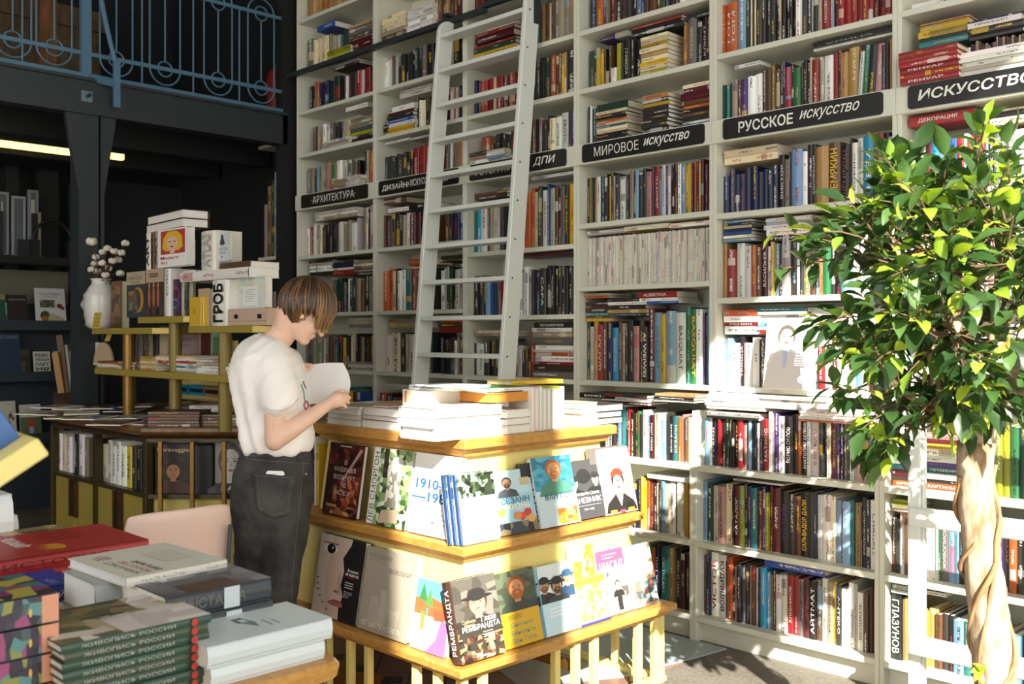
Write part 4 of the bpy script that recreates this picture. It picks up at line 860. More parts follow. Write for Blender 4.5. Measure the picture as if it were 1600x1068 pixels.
def a_van(A):
    A.rect(0, 0, 1, 1, hx('c7dbe4')); A.rect(0, .52, 1, .48, hx('3596b8')); A.mos(0, .54, 1, .46, 8, 8, [hx(q) for q in ('2f88ab', '3d9fc0', '2a7698', '58b0c8')]); A.face(.52, .80, .17, .12, hx('d3a06a'), hx('b5622e'), hx('4f8a76'), beard=hx('c0703a'))
    A.txt('ВАН ГОГ', .2, .38, .68, .09, hx('3a5f86'), .015); A.txt('ЖИЗНЬ', .36, .26, .5, .09, hx('f6f4ee'), .02); A.mos(.45, .02, .5, .22, 6, 4, [hx(q) for q in ('e6b33c', 'd88d2d', 'b8622b', 'f0cf6a', '7c8f4a')])
show('blue cover with a red-bearded portrait over yellow sunflowers, on upper ledge', 'R', 847, 908, RU + .014, ZU, .268, .024, 'c7dbe4', a_van, 14, spine='ВАН ГОГ|k', scol='d7dfe2', group=G1)
def a_diary(A):
    A.rect(0, 0, 1, 1, hx('4a4a4c')); A.ell(.5, .72, .22, .13, hx('2c2c2d')); A.face(.18, .62, .13, .09, hx('a3a09c'), hx('3a3a3a'), hx('2b2b2b'), hat=hx('303030')); A.face(.85, .65, .12, .09, hx('aaa7a3'), hx('3a3a3a'), hx('2b2b2b'), hat=hx('333333'))
    A.rect(0, 0, 1, .44, hx('47474a')); A.txt('Константин Сомов', .1, .40, .8, .06, 'w'); A.txt('ДНЕВНИК', .08, .25, .86, .11, 'w', .01); A.rect(.1, .22, .8, .008, 's'); A.txt('1917—1923', .36, .14, .3, .035, 'w')
show('charcoal cover with men in hats lettered ДНЕВНИК, on upper ledge', 'R', 897, 946, RU - .004, ZU, .235, .024, '4a4a4c', a_diary, 13, group=G1)
def a_frida(A):
    A.rect(0, 0, 1, 1, hx('ecdcc9')); A.txt('ФРИДА КАЛО', .1, .86, .8, .07, hx('b64a3a'), .015); A.lines(.25, .82, .5, 2, .03, .01, hx('c9846f'))
    A.poly([(.0, .02), (.08, .16), (.38, .3), (.62, .3), (.92, .16), (1, .02)], hx('2a2725')); A.poly([(.38, .3), (.5, .1), (.62, .3)], hx('ecdcc9')); A.ell(.5, .5, .2, .14, hx('221f1e')); A.ell(.5, .46, .155, .125, hx('e8cdb2')); A.rect(.43, .27, .14, .12, hx('e8cdb2'))
    for x, y in ((.38, .6), (.5, .64), (.62, .6), (.44, .63), (.57, .63)): A.ell(x, y, .085, .05, hx('c8402f'))
    A.poly([(.38, .5), (.5, .48), (.62, .5), (.5, .495)], hx('221f1e')); A.ell(.5, .395, .045, .015, hx('b6302a')); A.ell(.5, .28, .09, .012, hx('d9b33a')); A.rect(.42, 0, .16, .05, hx('b64a5a')); A.rect(.12, .01, .2, .05, hx('d9b33a')); A.rect(.68, .01, .2, .05, hx('d9b33a'))
show('grey book standing behind the cream cover of a woman with red flowers', 'R', 930, 985, RU - .022, ZU, .275, .02, '6f6a64', None, 8, scol='6f6a64', group=G1)
show('cream cover with a faceless woman crowned in red flowers, on upper ledge', 'R', 949, 997, RU + .006, ZU, .27, .022, 'ecdcc9', a_frida, 13, group=G1)
# ---- lower ledge, window side
def a_rem(A):
    A.rect(0, 0, 1, 1, hx('3b3531')); A.mos(0, 0, 1, .42, 12, 9, [hx(q) for q in ('3a332c', '6f5a3e', '241f1b', '9b7f57', '4b3a2a', 'c2a579', '5e2f26')]); A.mos(0, .5, 1, .5, 6, 6, [hx('5d5850'), hx('7b766c'), hx('4b463f')]); A.face(.52, .68, .2, .13, hx('c79a77'), hx('5d3a26'), hx('3a342d'), hat=hx('2d2a28'))
    A.rect(0, .36, 1, .12, hx('35302c')); A.txt('Глаза', .55, .44, .34, .07, 'w', .01); A.txt('РЕМБРАНДТА', .1, .345, .86, .08, 'w', .015); A.txt('Саймон', .12, .46, .3, .045, hx('d8c08a')); A.txt('Шама', .16, .415, .22, .04, hx('d8c08a')); A.lines(.55, .31, .35, 4, .03, .01, 's'); A.lines(.4, .03, .3, 1, 0, .02, 'w')
show('thick dark cover with a painted face under a wide hat, at lower ledge corner', 'R', 722, 790, RL_ + .03, ZL, .275, .052, '3b3531', a_rem, 13, spine='РЕМБРАНДТА|w', scol='4a3226', group=G1)
def a_vin(A):
    A.rect(0, .46, 1, .54, hx('4f5644')); A.mos(0, .46, 1, .54, 7, 8, [hx(q) for q in ('4a523f', '5d6650', '3c4436')]); A.face(.5, .76, .2, .13, hx('c98f5f'), hx('8a4a25'), hx('3a3f39'), beard=hx('a85a2c')); A.rect(0, 0, 1, .46, hx('d2a92a'))
    for i, t in enumerate(('Дневник', 'Винсента', 'Ван Гога')): A.txt(t, .2, .25 - i * .10, .62, .065, hx('3f8f86')); A.lines(.15, .41, .4, 3, .022, .008, hx('8f7424'))
show('mustard cover with a red-bearded portrait lettered Дневник, on lower ledge', 'R', 790, 849, RL_ + .004, ZL, .265, .02, 'd2a92a', a_vin, 13, group=G1)
def a_men(A):
    A.rect(0, 0, 1, 1, hx('bfe0ec')); A.rect(0, .45, 1, .55, hx('dfe9ea')); A.face(.18, .72, .13, .09, hx('c89b78'), hx('3a3430'), hx('2d3038'), beard=hx('7a4a2c'), hat=hx('24262b')); A.face(.84, .76, .13, .09, hx('d0a683'), hx('51402f'), hx('34506e'), hat=hx('3a5f80')); A.face(.52, .68, .14, .1, hx('c79876'), hx('3a3430'), hx('3a3f48'), beard=hx('5a4030'), hat=hx('2a2c31'))
    A.rect(0, 0, 1, .46, hx('c4e2ee')); A.lines(.2, .36, .6, 3, .05, .02, hx('e9f3f6')); A.rect(0, 0, .03, 1, hx('5fb5cf'))
show('light blue cover with three bearded men in hats, on lower ledge', 'R', 852, 907, RL_ + .004, ZL, .255, .02, 'bfe0ec', a_men, 13, group=G1)
def a_trees(A):
    A.rect(0, 0, 1, 1, hx('e6dfc2')); A.mos(.1, .35, .35, .45, 5, 7, [hx(q) for q in ('d8a53a', 'b98a2d', 'e8c46a', '8f7a35')]); A.mos(.55, .5, .4, .5, 5, 7, [hx(q) for q in ('d8a53a', 'c08a2b', 'efd27c', '7c7438')])
show('tall pale cover with golden trees, behind the small gold book', 'R', 900, 938, RL_ - .026, ZL, .295, .02, 'e6dfc2', a_trees, 7, group=G1)
def a_gold(A):
    A.rect(0, 0, 1, 1, hx('e2c98d')); A.mos(.06, .1, .88, .76, 7, 8, [hx(q) for q in ('e8d3a0', 'c9a35a', 'f0e2bf', 'b98b4c', 'd9b476', 'e9dcc4')]); A.rect(0, .86, 1, .14, hx('d7a93a')); A.rect(0, 0, 1, .05, hx('3b3f86'))
show('small gold patterned cover with a blue bottom edge, on lower ledge', 'R', 908, 955, RL_ + .008, ZL, .175, .014, 'e2c98d', a_gold, 13, group=G1)
def a_shag(A):
    A.rect(0, 0, 1, 1, hx('cbbfc4')); A.rect(0, .72, 1, .28, hx('7d5577')); A.mos(0, .0, 1, .66, 8, 8, [hx(q) for q in ('b9b2ac', '8f8a84', 'd8d2ca', '5f5c58', 'a39c94')]); A.txt('ШАГАЛ', .08, .70, .84, .12, 'w', .025); A.lines(.2, .92, .6, 2, .05, .014, 's'); A.face(.62, .44, .08, .06, hx('cbb09a'), hx('3a3633'), hx('2f2d2c')); A.rect(.54, .05, .16, .25, hx('2f2d2c'))
show('violet topped grey cover with a standing figure, on lower ledge', 'R', 946, 988, RL_ - .008, ZL, .255, .02, 'cbbfc4', a_shag, 13, group=G1)
def a_last(A):
    A.rect(0, 0, 1, 1, hx('e2d2bf')); A.mos(0, .0, 1, .42, 9, 6, [hx(q) for q in ('5f7d7a', 'b2c3bd', '8a9d96', 'd9dfd8', '4a5f66', 'c2796a')]); A.ell(.62, .6, .28, .22, hx('e6c7a9')); A.mos(.1, .7, .9, .3, 6, 4, [hx('d8c0a2'), hx('c7a98a'), hx('e9dac6')])
show('pale painted cover at the far end of the lower ledge', 'R', 990, 1030, RL_ - .004, ZL, .25, .018, 'e2d2bf', a_last, 13, group=G1)
# ---- piles on top of the stand
ZT = 1.0835
G2 = 'white paged books piled on top of the stepped stand'
def piled(face, a, c, front, spec, d, nm, mode='fore', z=ZT, py=650):
    for i, (t, col, da, dc, df) in enumerate(spec):
        lay(f'white paged {PAL[col][1]} book, {ordn(i)} up in the {nm}', face, a + da, c + dc, front + df, z, t, d, col, mode, group=G2, py=py, page=hx('efece4')); z += t
    return z
LF, RF = SY0 + .18 + .03, SX1 - .18 - .03
piled('L', 510, 560, LF, [(.022, 'w', 0, 0, 0), (.024, 's', 1, 1, .01), (.024, 'w', -1, 0, .0), (.01, 'q', 3, 2, .01)], .17, 'pile by the reading hand')
piled('L', 564, 626, LF + .005, [(.03, 'w', 0, 0, 0), (.022, 'k', 1, 0, .01), (.03, 'w', 2, 1, .0)], .18, 'pile beside the upright white box')
piled('L', 575, 635, LF + .21, [(.02, 'w', 0, 0, 0), (.02, 'o', 0, 5, .01), (.03, 'w', 2, 1, .0), (.012, 'a', 4, 4, 0)], .17, 'orange topped pile behind')
piled('L', 540, 575, LF + .22, [(.03, 'w', 0, 0, 0), (.02, 'n', 0, 5, .01), (.02, 'w', 2, 1, .0)], .16, 'navy striped pile behind')
lay('thin pink booklet lying on the white pile', 'L', 583, 606, LF + .03, ZT + .084, .006, .1, 'p', name='booklet')
# upright white slipcase at the corner with loose covers across it
x0, x1 = atY(628, 650, LF).x, atY(673, 650, LF).x
bx = thing('slipcase', 'white upright slipcase with a cream front at the corner of the stand top', 'slipcase', ((x0 + x1) / 2, LF + .06, ZT))
mb = MB(); mb.box((x0, LF + .002, ZT), (x1, LF + .16, ZT + .165), hx('ece8dd')); mb.build('case', M_PRINT, bx, bevel=.002)
mb = MB(); mb.box((x0 + .018, LF - .0005, ZT + .004), (x1 - .004, LF + .0018, ZT + .155), hx('e8dcc0')); mb.box((x0 + .018, LF - .001, ZT + .115), (x0 + .03, LF + .0015, ZT + .16), hx('d98a3c')); mb.build('front_label', M_PRINT, bx)
lay('white paperback with blue lettering lying across the slipcase', 'L', 640, 706, LF + .02, ZT + .166, .018, .2, 'w', 'spine', spine='ИЗДАНИЕ|b', group=None, turn=4)
sh = MB(); a = atX(700, 640, RF - .16)
pts0 = [atX(706, 0, RF - .05).y, atX(790, 0, RF - .05).y]
n = 10; yA, yB = pts0
prof_ = [(i / n, ZT + .185 - .055 * (i / n) ** 1.5) for i in range(n + 1)]
vs = []; fs = []
for i, (u, z) in enumerate(prof_):
    y = yA + (yB - yA) * u
    vs += [(RF - .04, y, z), (RF - .26, y, z + .004), (RF - .04, y, z - .004), (RF - .26, y, z)]
for i in range(n): k = 4 * i; fs += [(k, k + 4, k + 5, k + 1), (k + 2, k + 3, k + 7, k + 6), (k, k + 2, k + 6, k + 4), (k + 1, k + 5, k + 7, k + 3)]
fs += [(0, 1, 3, 2), (4 * n, 4 * n + 2, 4 * n + 3, 4 * n + 1)]
sh.add(vs, fs, hx('f1eee6')); tag(sh.build('magazine', M_PRINT, smooth=False), 'white magazine sagging across the piles on the stand top', 'magazine')
zc = piled('R', 680, 786, RF + .01, [(.045, 'w', 0, 0, 0), (.036, 'w', -4, -2, -.004), (.036, 's', -2, 0, .0)], .2, 'thick pile at the stand corner')
zd = piled('R', 790, 829, RF - .01, [(.03, 'w', 0, 0, 0), (.03, 'q', 0, -1, -.004), (.03, 'w', 0, 0, .0)], .19, 'pile against the upright row')
lay('orange folder lying on the pile against the upright row', 'R', 766, 829, RF - .02, zc + .004 if zc > zd else zd + .004, .035, .2, hx('d98f3a'), 'fore', name='folder', cat='folder', page=hx('dc9440'))
lay('book with a green and white spine lying on the orange folder', 'R', 766, 836, RF - .05, max(zc, zd) + .041, .016, .17, 'w', 'spine', cov2='G', acc='G')
lay('yellow book with a black pattern lying across the upright row', 'R', 800, 880, RF - .12, ZT + .176, .016, .15, 'y', 'spine', acc='K')
y = atX(831, 650, RF).y
for i, (c, w, nm) in enumerate((('w', .013, ''), ('o', .006, ''), ('w', .016, ''), ('r', .008, ''), ('w', .014, ''), ('G', .008, ''), ('w', .018, ''), ('r', .005, ''), ('w', .02, ''), ('K', .006, ''), ('w', .018, ''), ('s', .012, ''), ('w', .016, ''), ('V', .014, ''), ('w', .012, ''))):
    mb = MB(); M = Matrix(((-1, 0, 0, 0), (0, -1, 0, 0), (0, 0, 1, 0), (0, 0, 0, 1)))
    # fore edges out: spine inside, thickness along Y
    M = Matrix(((0, 1, 0, RF - .13), (-1, 0, 0, y + w), (0, 0, 1, ZT), (0, 0, 0, 1)))
    book_geo(mb, M, w - .0006, .155 + random.uniform(0, .02), .13, pc(c), page=hx('f0ede6')); y += w
    tag(mb.build('paperback', [M_BOOK, M_PAPER], origin=(RF - .06, y - w / 2, ZT)), f'{PAL[c][1]} paperback standing pages out on the stand top, {ordn(i)} from the pile', 'book', 'paperbacks standing pages out on the stand top')
piled('R', 908, 934, RF - .02, [(.026, 'w', 0, 0, 0), (.024, 'w', 0, 0, 0), (.024, 's', -1, -1, 0), (.022, 'c', 0, 0, 0)], .17, 'white pile beyond the upright row')
piled('R', 937, 973, RF - .01, [(.028, 'k', 0, 0, 0), (.026, 'K', 0, -1, 0), (.030, 'k', -1, 1, 0)], .17, 'dark covered pile at the stand edge')
# ------------------------------------------------------------------ polygonal counter with cupboards behind the reader
A0 = Vector((-6.42, -1.83)); A1 = Vector((-5.05, -1.83)); A2 = Vector((-4.58, -1.36)); A3 = Vector((-4.58, -.66)); A4 = Vector((-5.05, -.30)); A5 = Vector((-6.42, -.30)); A6 = Vector((-6.8, -.7)); A7 = Vector((-6.8, -1.45))
POLY = [A0, A1, A2, A3, A4, A5, A6, A7]
PC_ = Vector((-5.7, -1.06))
def off(d): return [(p + (PC_ - p).normalized() * d) for p in POLY]
ct = thing('counter', 'polygonal wooden topped counter with mustard cupboards below and gold tiers above', 'counter', (-5.7, -1.06, 0))
def ringp(d, z): return [Vector((p.x, p.y, z)) for p in off(d)]
mb = MB(); mb.rings([ringp(.05, .915), ringp(.02, .93), ringp(-.02, .94), ringp(-.035, .955), ringp(-.035, .975), ringp(-.03, .98)], 'u'); mb.build('worktop', wood('dark_walnut', '8b6236', '5c3d20', 2, (6, 6, 6), .3, .5), ct, bevel=.003)
mb = MB(); mb.rings([ringp(.30, .0), ringp(.30, .62)], 'y'); mb.rings([ringp(.34, .62), ringp(.34, .915)], 'k'); mb.build('carcass', simple('olive_board', '5a5030', .5), ct)
mb = MB(); mb.prism([tuple(p) for p in off(.03)], .60, .622); mb.prism([tuple(p) for p in off(.03)], .895, .915); mb.prism([tuple(p) for p in off(.06)], .06, .08); mb.build('shelf', M_DKBR, ct)
def post(p, w=.02):
    q = p + (PC_ - p).normalized() * .05; m = MB(); m.box((q.x - w, q.y - w, 0), (q.x + w, q.y + w, .9)); m.build('leg', M_DKBR, ct, bevel=.002)
for p in (A0, A1, A2, A3): post(p)
pm = A0 + (A1 - A0) * .5; m = MB(); m.box((pm.x - .02, pm.y + .02, .06), (pm.x + .02, pm.y + .06, .9)); m.build('leg', M_DKBR, ct)
# cupboard doors on the long face
for k in range(4):
    xa = A0.x + .06 + (A1.x - A0.x - .12) * k / 4; xb = A0.x + .06 + (A1.x - A0.x - .12) * (k + 1) / 4
    m = MB(); m.box((xa + .006, A0.y + .035, .085), (xb - .006, A0.y + .055, .595)); d = m.build('door', M_GOLD, ct, bevel=.002)
    hxx = xb - .035 if k % 2 == 0 else xa + .035
    m = MB(); m.box((hxx - .012, A0.y + .012, .38), (hxx + .012, A0.y + .032, .60)); m.build('handle', wood('handle_wood', '4a3018', '2f1d0e', 3), d)
# panel and bars on the slanted face and the next one
for (p, q, n) in ((A1, A2, 4), (A2, A3, 4)):
    dirv = (q - p).normalized(); nv = Vector((dirv.y, -dirv.x))
    i0 = p + dirv * .03 - nv * .06; i1 = q - dirv * .03 - nv * .06
    m = MB(); m.add([(i0.x, i0.y, .08), (i1.x, i1.y, .08), (i1.x, i1.y, .60), (i0.x, i0.y, .60)] + [(v.x - nv.x * .02, v.y - nv.y * .02, z) for v, z in ((i0, .08), (i1, .08), (i1, .60), (i0, .60))], [(0, 1, 2, 3), (7, 6, 5, 4), (0, 4, 5, 1), (2, 6, 7, 3), (1, 5, 6, 2), (3, 7, 4, 0)]); m.build('panel', M_YEL if False else simple('mustard_panel', 'c7b45c', .5, var=.03), ct)
    for k in range(n):
        c = p + (q - p) * ((k + .55) / n) + nv * .005
        m = MB(); m.bar((c.x, c.y, .03), (c.x, c.y, .905), .022, .022, side=(dirv.x, dirv.y, 0)); m.build('bar', M_BRASS, ct, bevel=.002)
# books in the open niches
def niche(a, c, Y, spec, hmax):
    px = a; T = TOK.findall(spec); sc = (c - a) / sum(int(t[1]) for t in T)
    for n, (cd, w, hh, lf, tx) in enumerate(T):
        x0 = atY(px, 720, Y).x; px += int(w) * sc; x1 = atY(px, 720, Y).x
        if cd == 'x': continue
        h = hmax * (float('.' + hh) if hh else random.uniform(.78, .92)); B = dict(M=Matrix.Translation((x0, Y, .6225)), w=x1 - x0 - .001, h=h, d=.17, code=cd, tx=tx, seed=random.random(), flat=False)
        m = MB(); emit_book(m, B); o = m.build('hardback', [M_BOOK, M_PAPER], origin=(x0 + B['w'] / 2, Y, .6225))
        tag(o, f'{PAL[cd][1]} spine, {ordn(n)} in the {"outer" if a < 100 else "inner"} niche of the polygonal counter', 'book', 'books in the counter niches')
niche(80, 137, A0.y + .06, 's8 w10{INTIMATE|k} c6 w10 x4 K8{MODERN ART|w} w10 q7', .27)
niche(148, 220, A0.y + .06, 'k5 k6 c8 w7 w6{ATELIER|k} w7 w9{CHANEL|k} y8{TYPE|k} k7 K8', .27)
def counter_cover(label, u0, u1, p, q, h, col, art):
    dirv = (q - p).normalized(); nv = Vector((dirv.y, -dirv.x)); a = p + (q - p) * u0 - nv * .075; w = (q - p).length * (u1 - u0)
    n = Vector((nv.x, nv.y, 0)); rt = Vector((dirv.x, dirv.y, 0)); o = Vector((a.x, a.y, .6225)) - n * .03
    M = Matrix(((n.x, rt.x, 0, o.x), (n.y, rt.y, 0, o.y), (0, 0, 1, o.z), (0, 0, 0, 1)))
    r = thing('art_book', label, 'book', o); m = MB(); book_geo(m, M, .03, h, w, C(col)); m.build('book_block', [M_BOOK, M_PAPER], r)
    pr = MB(); A = Art(pr, plane_matrix(o + n * .0302, rt, UP), w, h); A.rect(0, 0, 1, 1, C(col)); art(A); pr.build('cover_print', M_PRINT, r)
def a_cara(A): A.txt('Caravaggio', .05, .82, .9, .11, hx('d9c58f')); A.mos(0, 0, 1, .72, 6, 6, [hx(q) for q in ('2a1c14', '3a281c', '1c140f')]); A.face(.5, .45, .2, .15, hx('b5805a'), hx('2a1a12'), hx('4b3220'))
def a_dali(A): A.rect(0, .0, 1, 1, hx('8d8a85')); A.face(.5, .6, .34, .3, hx('c2bdb5'), hx('4b4845'), hx('55524f')); A.rect(0, 0, 1, .2, hx('3a3836')); A.txt('DALÍ', .2, .05, .6, .11, 'w')
counter_cover('dark cover with a dim brown portrait behind the counter bars', .05, .34, A1, A2, .26, '2a1d15', a_cara)
counter_cover('plain black book between the two portrait covers behind the counter bars', .37, .5, A1, A2, .25, '191817', lambda A: None)
counter_cover('grey cover with a large pale face behind the counter bars', .53, .78, A1, A2, .27, '8d8a85', a_dali)
counter_cover('dim grey striped book behind the last counter bar before the reader', .80, .96, A1, A2, .26, '4a4642', lambda A: A.lines(.1, .8, .8, 12, .06, .02, hx('8a867f')))
# ---- tiers
def tier(px0, px1, py, Y, z, dpt, r=.0, name='shelf'):
    x0, x1 = atY(px0, py, Y).x, atY(px1, py, Y).x
    poly = [(x0 + .1, Y), (x1 - .1, Y), (x1, Y + .1), (x1, Y + dpt), (x0, Y + dpt), (x0, Y + .1)]
    m = MB(); m.prism(poly, z - .035, z); return x0, x1, m.build(name, M_GOLD, ct, bevel=.003)
YT = -1.70
ZA = 1.262; xa0, xa1, _ = tier(137, 376, 577, YT, ZA, .60)
ZB = 1.50; xb0, xb1, _ = tier(133, 250, 512, YT + .02, ZB, .36)
ZC = 1.505; xc0, xc1, _ = tier(280, 412, 508, YT + .02, ZC, .36)
ZD = 1.56; xd0, xd1, _ = tier(203, 300, 493, YT + .03, ZD, .40)
for px, zt, Y in ((201, ZB - .035, YT + .06), (274, ZD - .035, YT + .08), (352, ZC - .035, YT + .06), (204, ZA - .03, YT + .30)):
    x = atY(px, 550, Y).x; m = MB(); m.lathe([(.034, 0), (.034, zt - .98)], (x, Y, .98), 14); m.build('leg', simple('olive_post', '84733c', .4, metal=.3) if px > 210 else M_BRASS, ct, smooth=False)
# ---- vase with cotton
def face_vase():
    p = atY(155, 508, YT + .12); c = Vector((p.x + .0, YT + .13, ZB)); VS = .88
    v = thing('vase', 'white ceramic vase with a moulded face on the gold tier', 'vase', c)
    mb = MB(); rs = []
    pr = [(.0, .0), (.075, .0), (.095, .03), (.108, .10), (.115, .17), (.105, .24), (.082, .29), (.062, .315), (.060, .34), (.075, .352), (.066, .352), (.05, .335), (.045, .30), (.0, .29)]
    for r, z in pr:
        ring = []
        for j in range(36):
            a = 2 * math.pi * j / 36; rr = r
            # face looks towards the left of the picture
            da = (a - R(224) + math.pi) % (2 * math.pi) - math.pi
            if r > .07 and z < .3:
                rr += .030 * math.exp(-(da / .20) ** 2) * math.exp(-((z - .17) / .045) ** 2)          # nose
                rr += .014 * math.exp(-(da / .34) ** 2) * math.exp(-((z - .095) / .016) ** 2) + .013 * math.exp(-(da / .34) ** 2) * math.exp(-((z - .065) / .014) ** 2)   # lips
                rr += .014 * math.exp(-(da / .6) ** 2) * math.exp(-((z - .235) / .02) ** 2) + .02 * math.exp(-(da / .3) ** 2) * math.exp(-((z - .025) / .02) ** 2)
                for e in (-.42, .42): rr -= .012 * math.exp(-((da - e) / .16) ** 2) * math.exp(-((z - .195) / .02) ** 2)
                rr += .004 * math.sin(a * 9) * math.exp(-((abs(da) - 1.6) / .8) ** 2)
            ring.append(Vector((c.x + rr * math.cos(a), c.y + rr * math.sin(a), c.z + z)))
        rs.append(ring)
    # denser rings
    dense = []
    for i in range(len(rs) - 1):
        z0, z1 = pr[i][1], pr[i + 1][1]; n = max(1, int(abs(z1 - z0) / .012))
        for k in range(n):
            t = k / n; ring = []
            r = pr[i][0] + (pr[i + 1][0] - pr[i][0]) * t; z = z0 + (z1 - z0) * t
            for j in range(36):
                a = 2 * math.pi * j / 36; rr = r; da = (a - R(224) + math.pi) % (2 * math.pi) - math.pi
                if r > .07 and i < 6:
                    rr += .034 * math.exp(-(da / .20) ** 2) * math.exp(-((z - .17) / .04) ** 2) + .014 * math.exp(-(da / .34) ** 2) * math.exp(-((z - .098) / .014) ** 2) + .013 * math.exp(-(da / .34) ** 2) * math.exp(-((z - .068) / .013) ** 2)
                    rr += .014 * math.exp(-(da / .6) ** 2) * math.exp(-((z - .235) / .02) ** 2) + .02 * math.exp(-(da / .3) ** 2) * math.exp(-((z - .025) / .02) ** 2)
                    for e in (-.42, .42): rr -= .014 * math.exp(-((da - e) / .16) ** 2) * math.exp(-((z - .195) / .02) ** 2)
                ring.append(Vector((c.x + rr * math.cos(a), c.y + rr * math.sin(a), c.z + z)))
            dense.append(ring)
    dense = [[c + (q - c) * VS for q in r] for r in dense]; mb.rings(dense, hx('dcdcd8'), 0, True); mb.build('body', simple('glazed_ceramic', 'd9d8d2', .25, coat=.4), v, smooth=True)
    top = c + Vector((0, 0, .29))
    M_TW = simple('cotton_stem', '5a3d28', .8); M_CO = simple('cotton_fluff', 'e6ddce', .95, bump=.8, bscale=120)
    bolls = [(143, 378), (168, 388), (160, 394), (179, 393), (196, 380), (190, 395), (150, 402), (148, 412), (160, 411), (176, 408), (185, 406), (143, 421), (152, 424), (170, 419), (188, 427), (165, 430)]
    for i, (bx, by) in enumerate(bolls):
        e = atY(bx, by, YT + .13 + random.uniform(-.05, .06))
        br = thing('cotton_stem', f'dry cotton stem with a fluffy white boll, {ordn(i)} of the bunch in the face vase', 'cotton stem', top, 'cotton stems in the face vase')
        m = MB(); mid = top.lerp(e, .5) + Vector((random.uniform(-.02, .02), 0, .02)); s0 = c + Vector((random.uniform(-.03, .03), random.uniform(-.03, .03), .25))
        m.tube([s0, mid, e], [.003, .0026, .002], 5); m.build('stem', M_TW, br)
        m = MB(); r = .022 if i else .03
        for k in range(4):
            a = k * 1.57 + i; m.ellipsoid((e.x + r * .45 * math.cos(a), e.y + r * .45 * math.sin(a), e.z + r * .15 * (k % 2)), (r * .72, r * .72, r * .8), 9, 6)
        m.build('boll', M_CO, br, smooth=True)
        m = MB()
        for k in range(5):
            a = k * 1.256 + i; t1 = e + Vector((r * .8 * math.cos(a), r * .8 * math.sin(a), -r * .2)); m.add([e + Vector((0, 0, -r)), e + Vector((r * .5 * math.cos(a + .35), r * .5 * math.sin(a + .35), -r * .75)), t1 + Vector((0, 0, r * .25)), e + Vector((r * .5 * math.cos(a - .35), r * .5 * math.sin(a - .35), -r * .75)), e + Vector((r * .3 * math.cos(a), r * .3 * math.sin(a), -r * .95))], [(0, 1, 2, 3), (0, 3, 4), (1, 4, 2), (0, 4, 1), (3, 2, 4)])
        m.build('husk', M_TW, br)
face_vase()
# yellow handwritten card in front of the vase
def card(px0, px1, py, Y, z, w, h, lines_, col, label, tilt=8, name='card'):
    p = Vector((atY(px0, py, Y).x, Y, z)); th = R(tilt); n = Vector((0, -math.cos(th), math.sin(th))); u = Vector((0, math.sin(th), math.cos(th)))
    m = MB(); M = plane_matrix(p, (1, 0, 0), u, n); m.box((0, 0, -.0015), (w, h, 0), C(col), M=M)
    for i, l in enumerate(lines_): text(m, l, M, w * .07, h * (.78 - .23 * i), w * .86, h * .15, 'K', 0, .2, depth=.0005)
    return tag(m.build(name, M_PRINT, origin=p), label, name)
card(144, 173, 509, YT + .005, ZB + .001, .108, .095, ['ВАЗА ДЛЯ', 'УСЕКН.', 'ГОЛОВЫ', 'АРТ.ШОП'], 'd8bd4c', 'yellow handwritten card leaning on the face vase')
card(163, 182, 540, YT + .04, ZA + .16, .07, .075, [], 'b8a24a', 'folded yellow card hanging under the upper gold tier', 20)
# ---- books and objects on the tiers
def stand_book(label, px0, px1, Y, z, h, t, col, art=None, spine=None, side='front', d=.17, scol=None, name='hardback', group=None, page=None):
    x0, x1 = atY(px0, 480, Y).x, atY(px1, 480, Y).x
    if side == 'front':               # cover out, spine at the viewer's left
        w = x1 - x0; n, rt, u = Vector((0, -1, 0)), Vector((1, 0, 0)), UP; o = Vector((x0, Y + t, z))
        M = Matrix(((n.x, rt.x, u.x, o.x), (n.y, rt.y, u.y, o.y), (n.z, rt.z, u.z, o.z), (0, 0, 0, 1)))
        r = thing(name, label, 'book', o, group); m = MB(); book_geo(m, M, t, h, w, C(col), acc=C(col), page=page); m.build('book_block', [M_BOOK, M_PAPER], r)
        if art: pr = MB(); art(Art(pr, plane_matrix(o + n * (t + .0002), rt, u), w, h)); pr.build('cover_print', M_PRINT, r)
        return r
    M = Matrix.Translation((x0, Y, z)); m = MB(); book_geo(m, M, x1 - x0 - .0006, h, d, C(col), acc=C(col) if spine else None, page=page)
    if spine:
        s, _, k = spine.partition('|'); w = x1 - x0; Ms = M @ plane_matrix((w, -.001, 0), (0, 0, 1), (-1, 0, 0)); text(m, s, Ms, h * .08, w * .22, h * .84, w * .56, k or 'w', .03)
    return tag(m.build(name, [M_BOOK, M_PAPER], origin=(x0, Y, z)), label, 'book', group)
def flat_book(label, px0, px1, Y, z, t, d, col, name='hardback', mode='spine', page=None, turn=0, group=None, acc=None):
    return lay(label, 'L', px0, px1, Y, z, t, d, col, mode, name, group, py=480, page=page, turn=turn, acc=acc)
YB = YT + .05
def a_magic(A):
    A.rect(0, 0, 1, 1, hx('39454a')); A.rect(0, .72, 1, .28, hx('b9a68a')); A.txt('THE', .42, .92, .16, .025, hx('3a2c20')); A.txt('MAGIC', .12, .82, .76, .08, hx('3a2c20')); A.txt('BOOK', .3, .755, .4, .045, hx('3a2c20')); A.ell(.62, .38, .3, .28, hx('b8862f')); A.ell(.55, .38, .22, .24, hx('39454a')); A.mos(.1, .08, .5, .5, 5, 6, [hx(q) for q in ('4f6a6a', '7a4a32', '2b3538', '8a7a5a')])
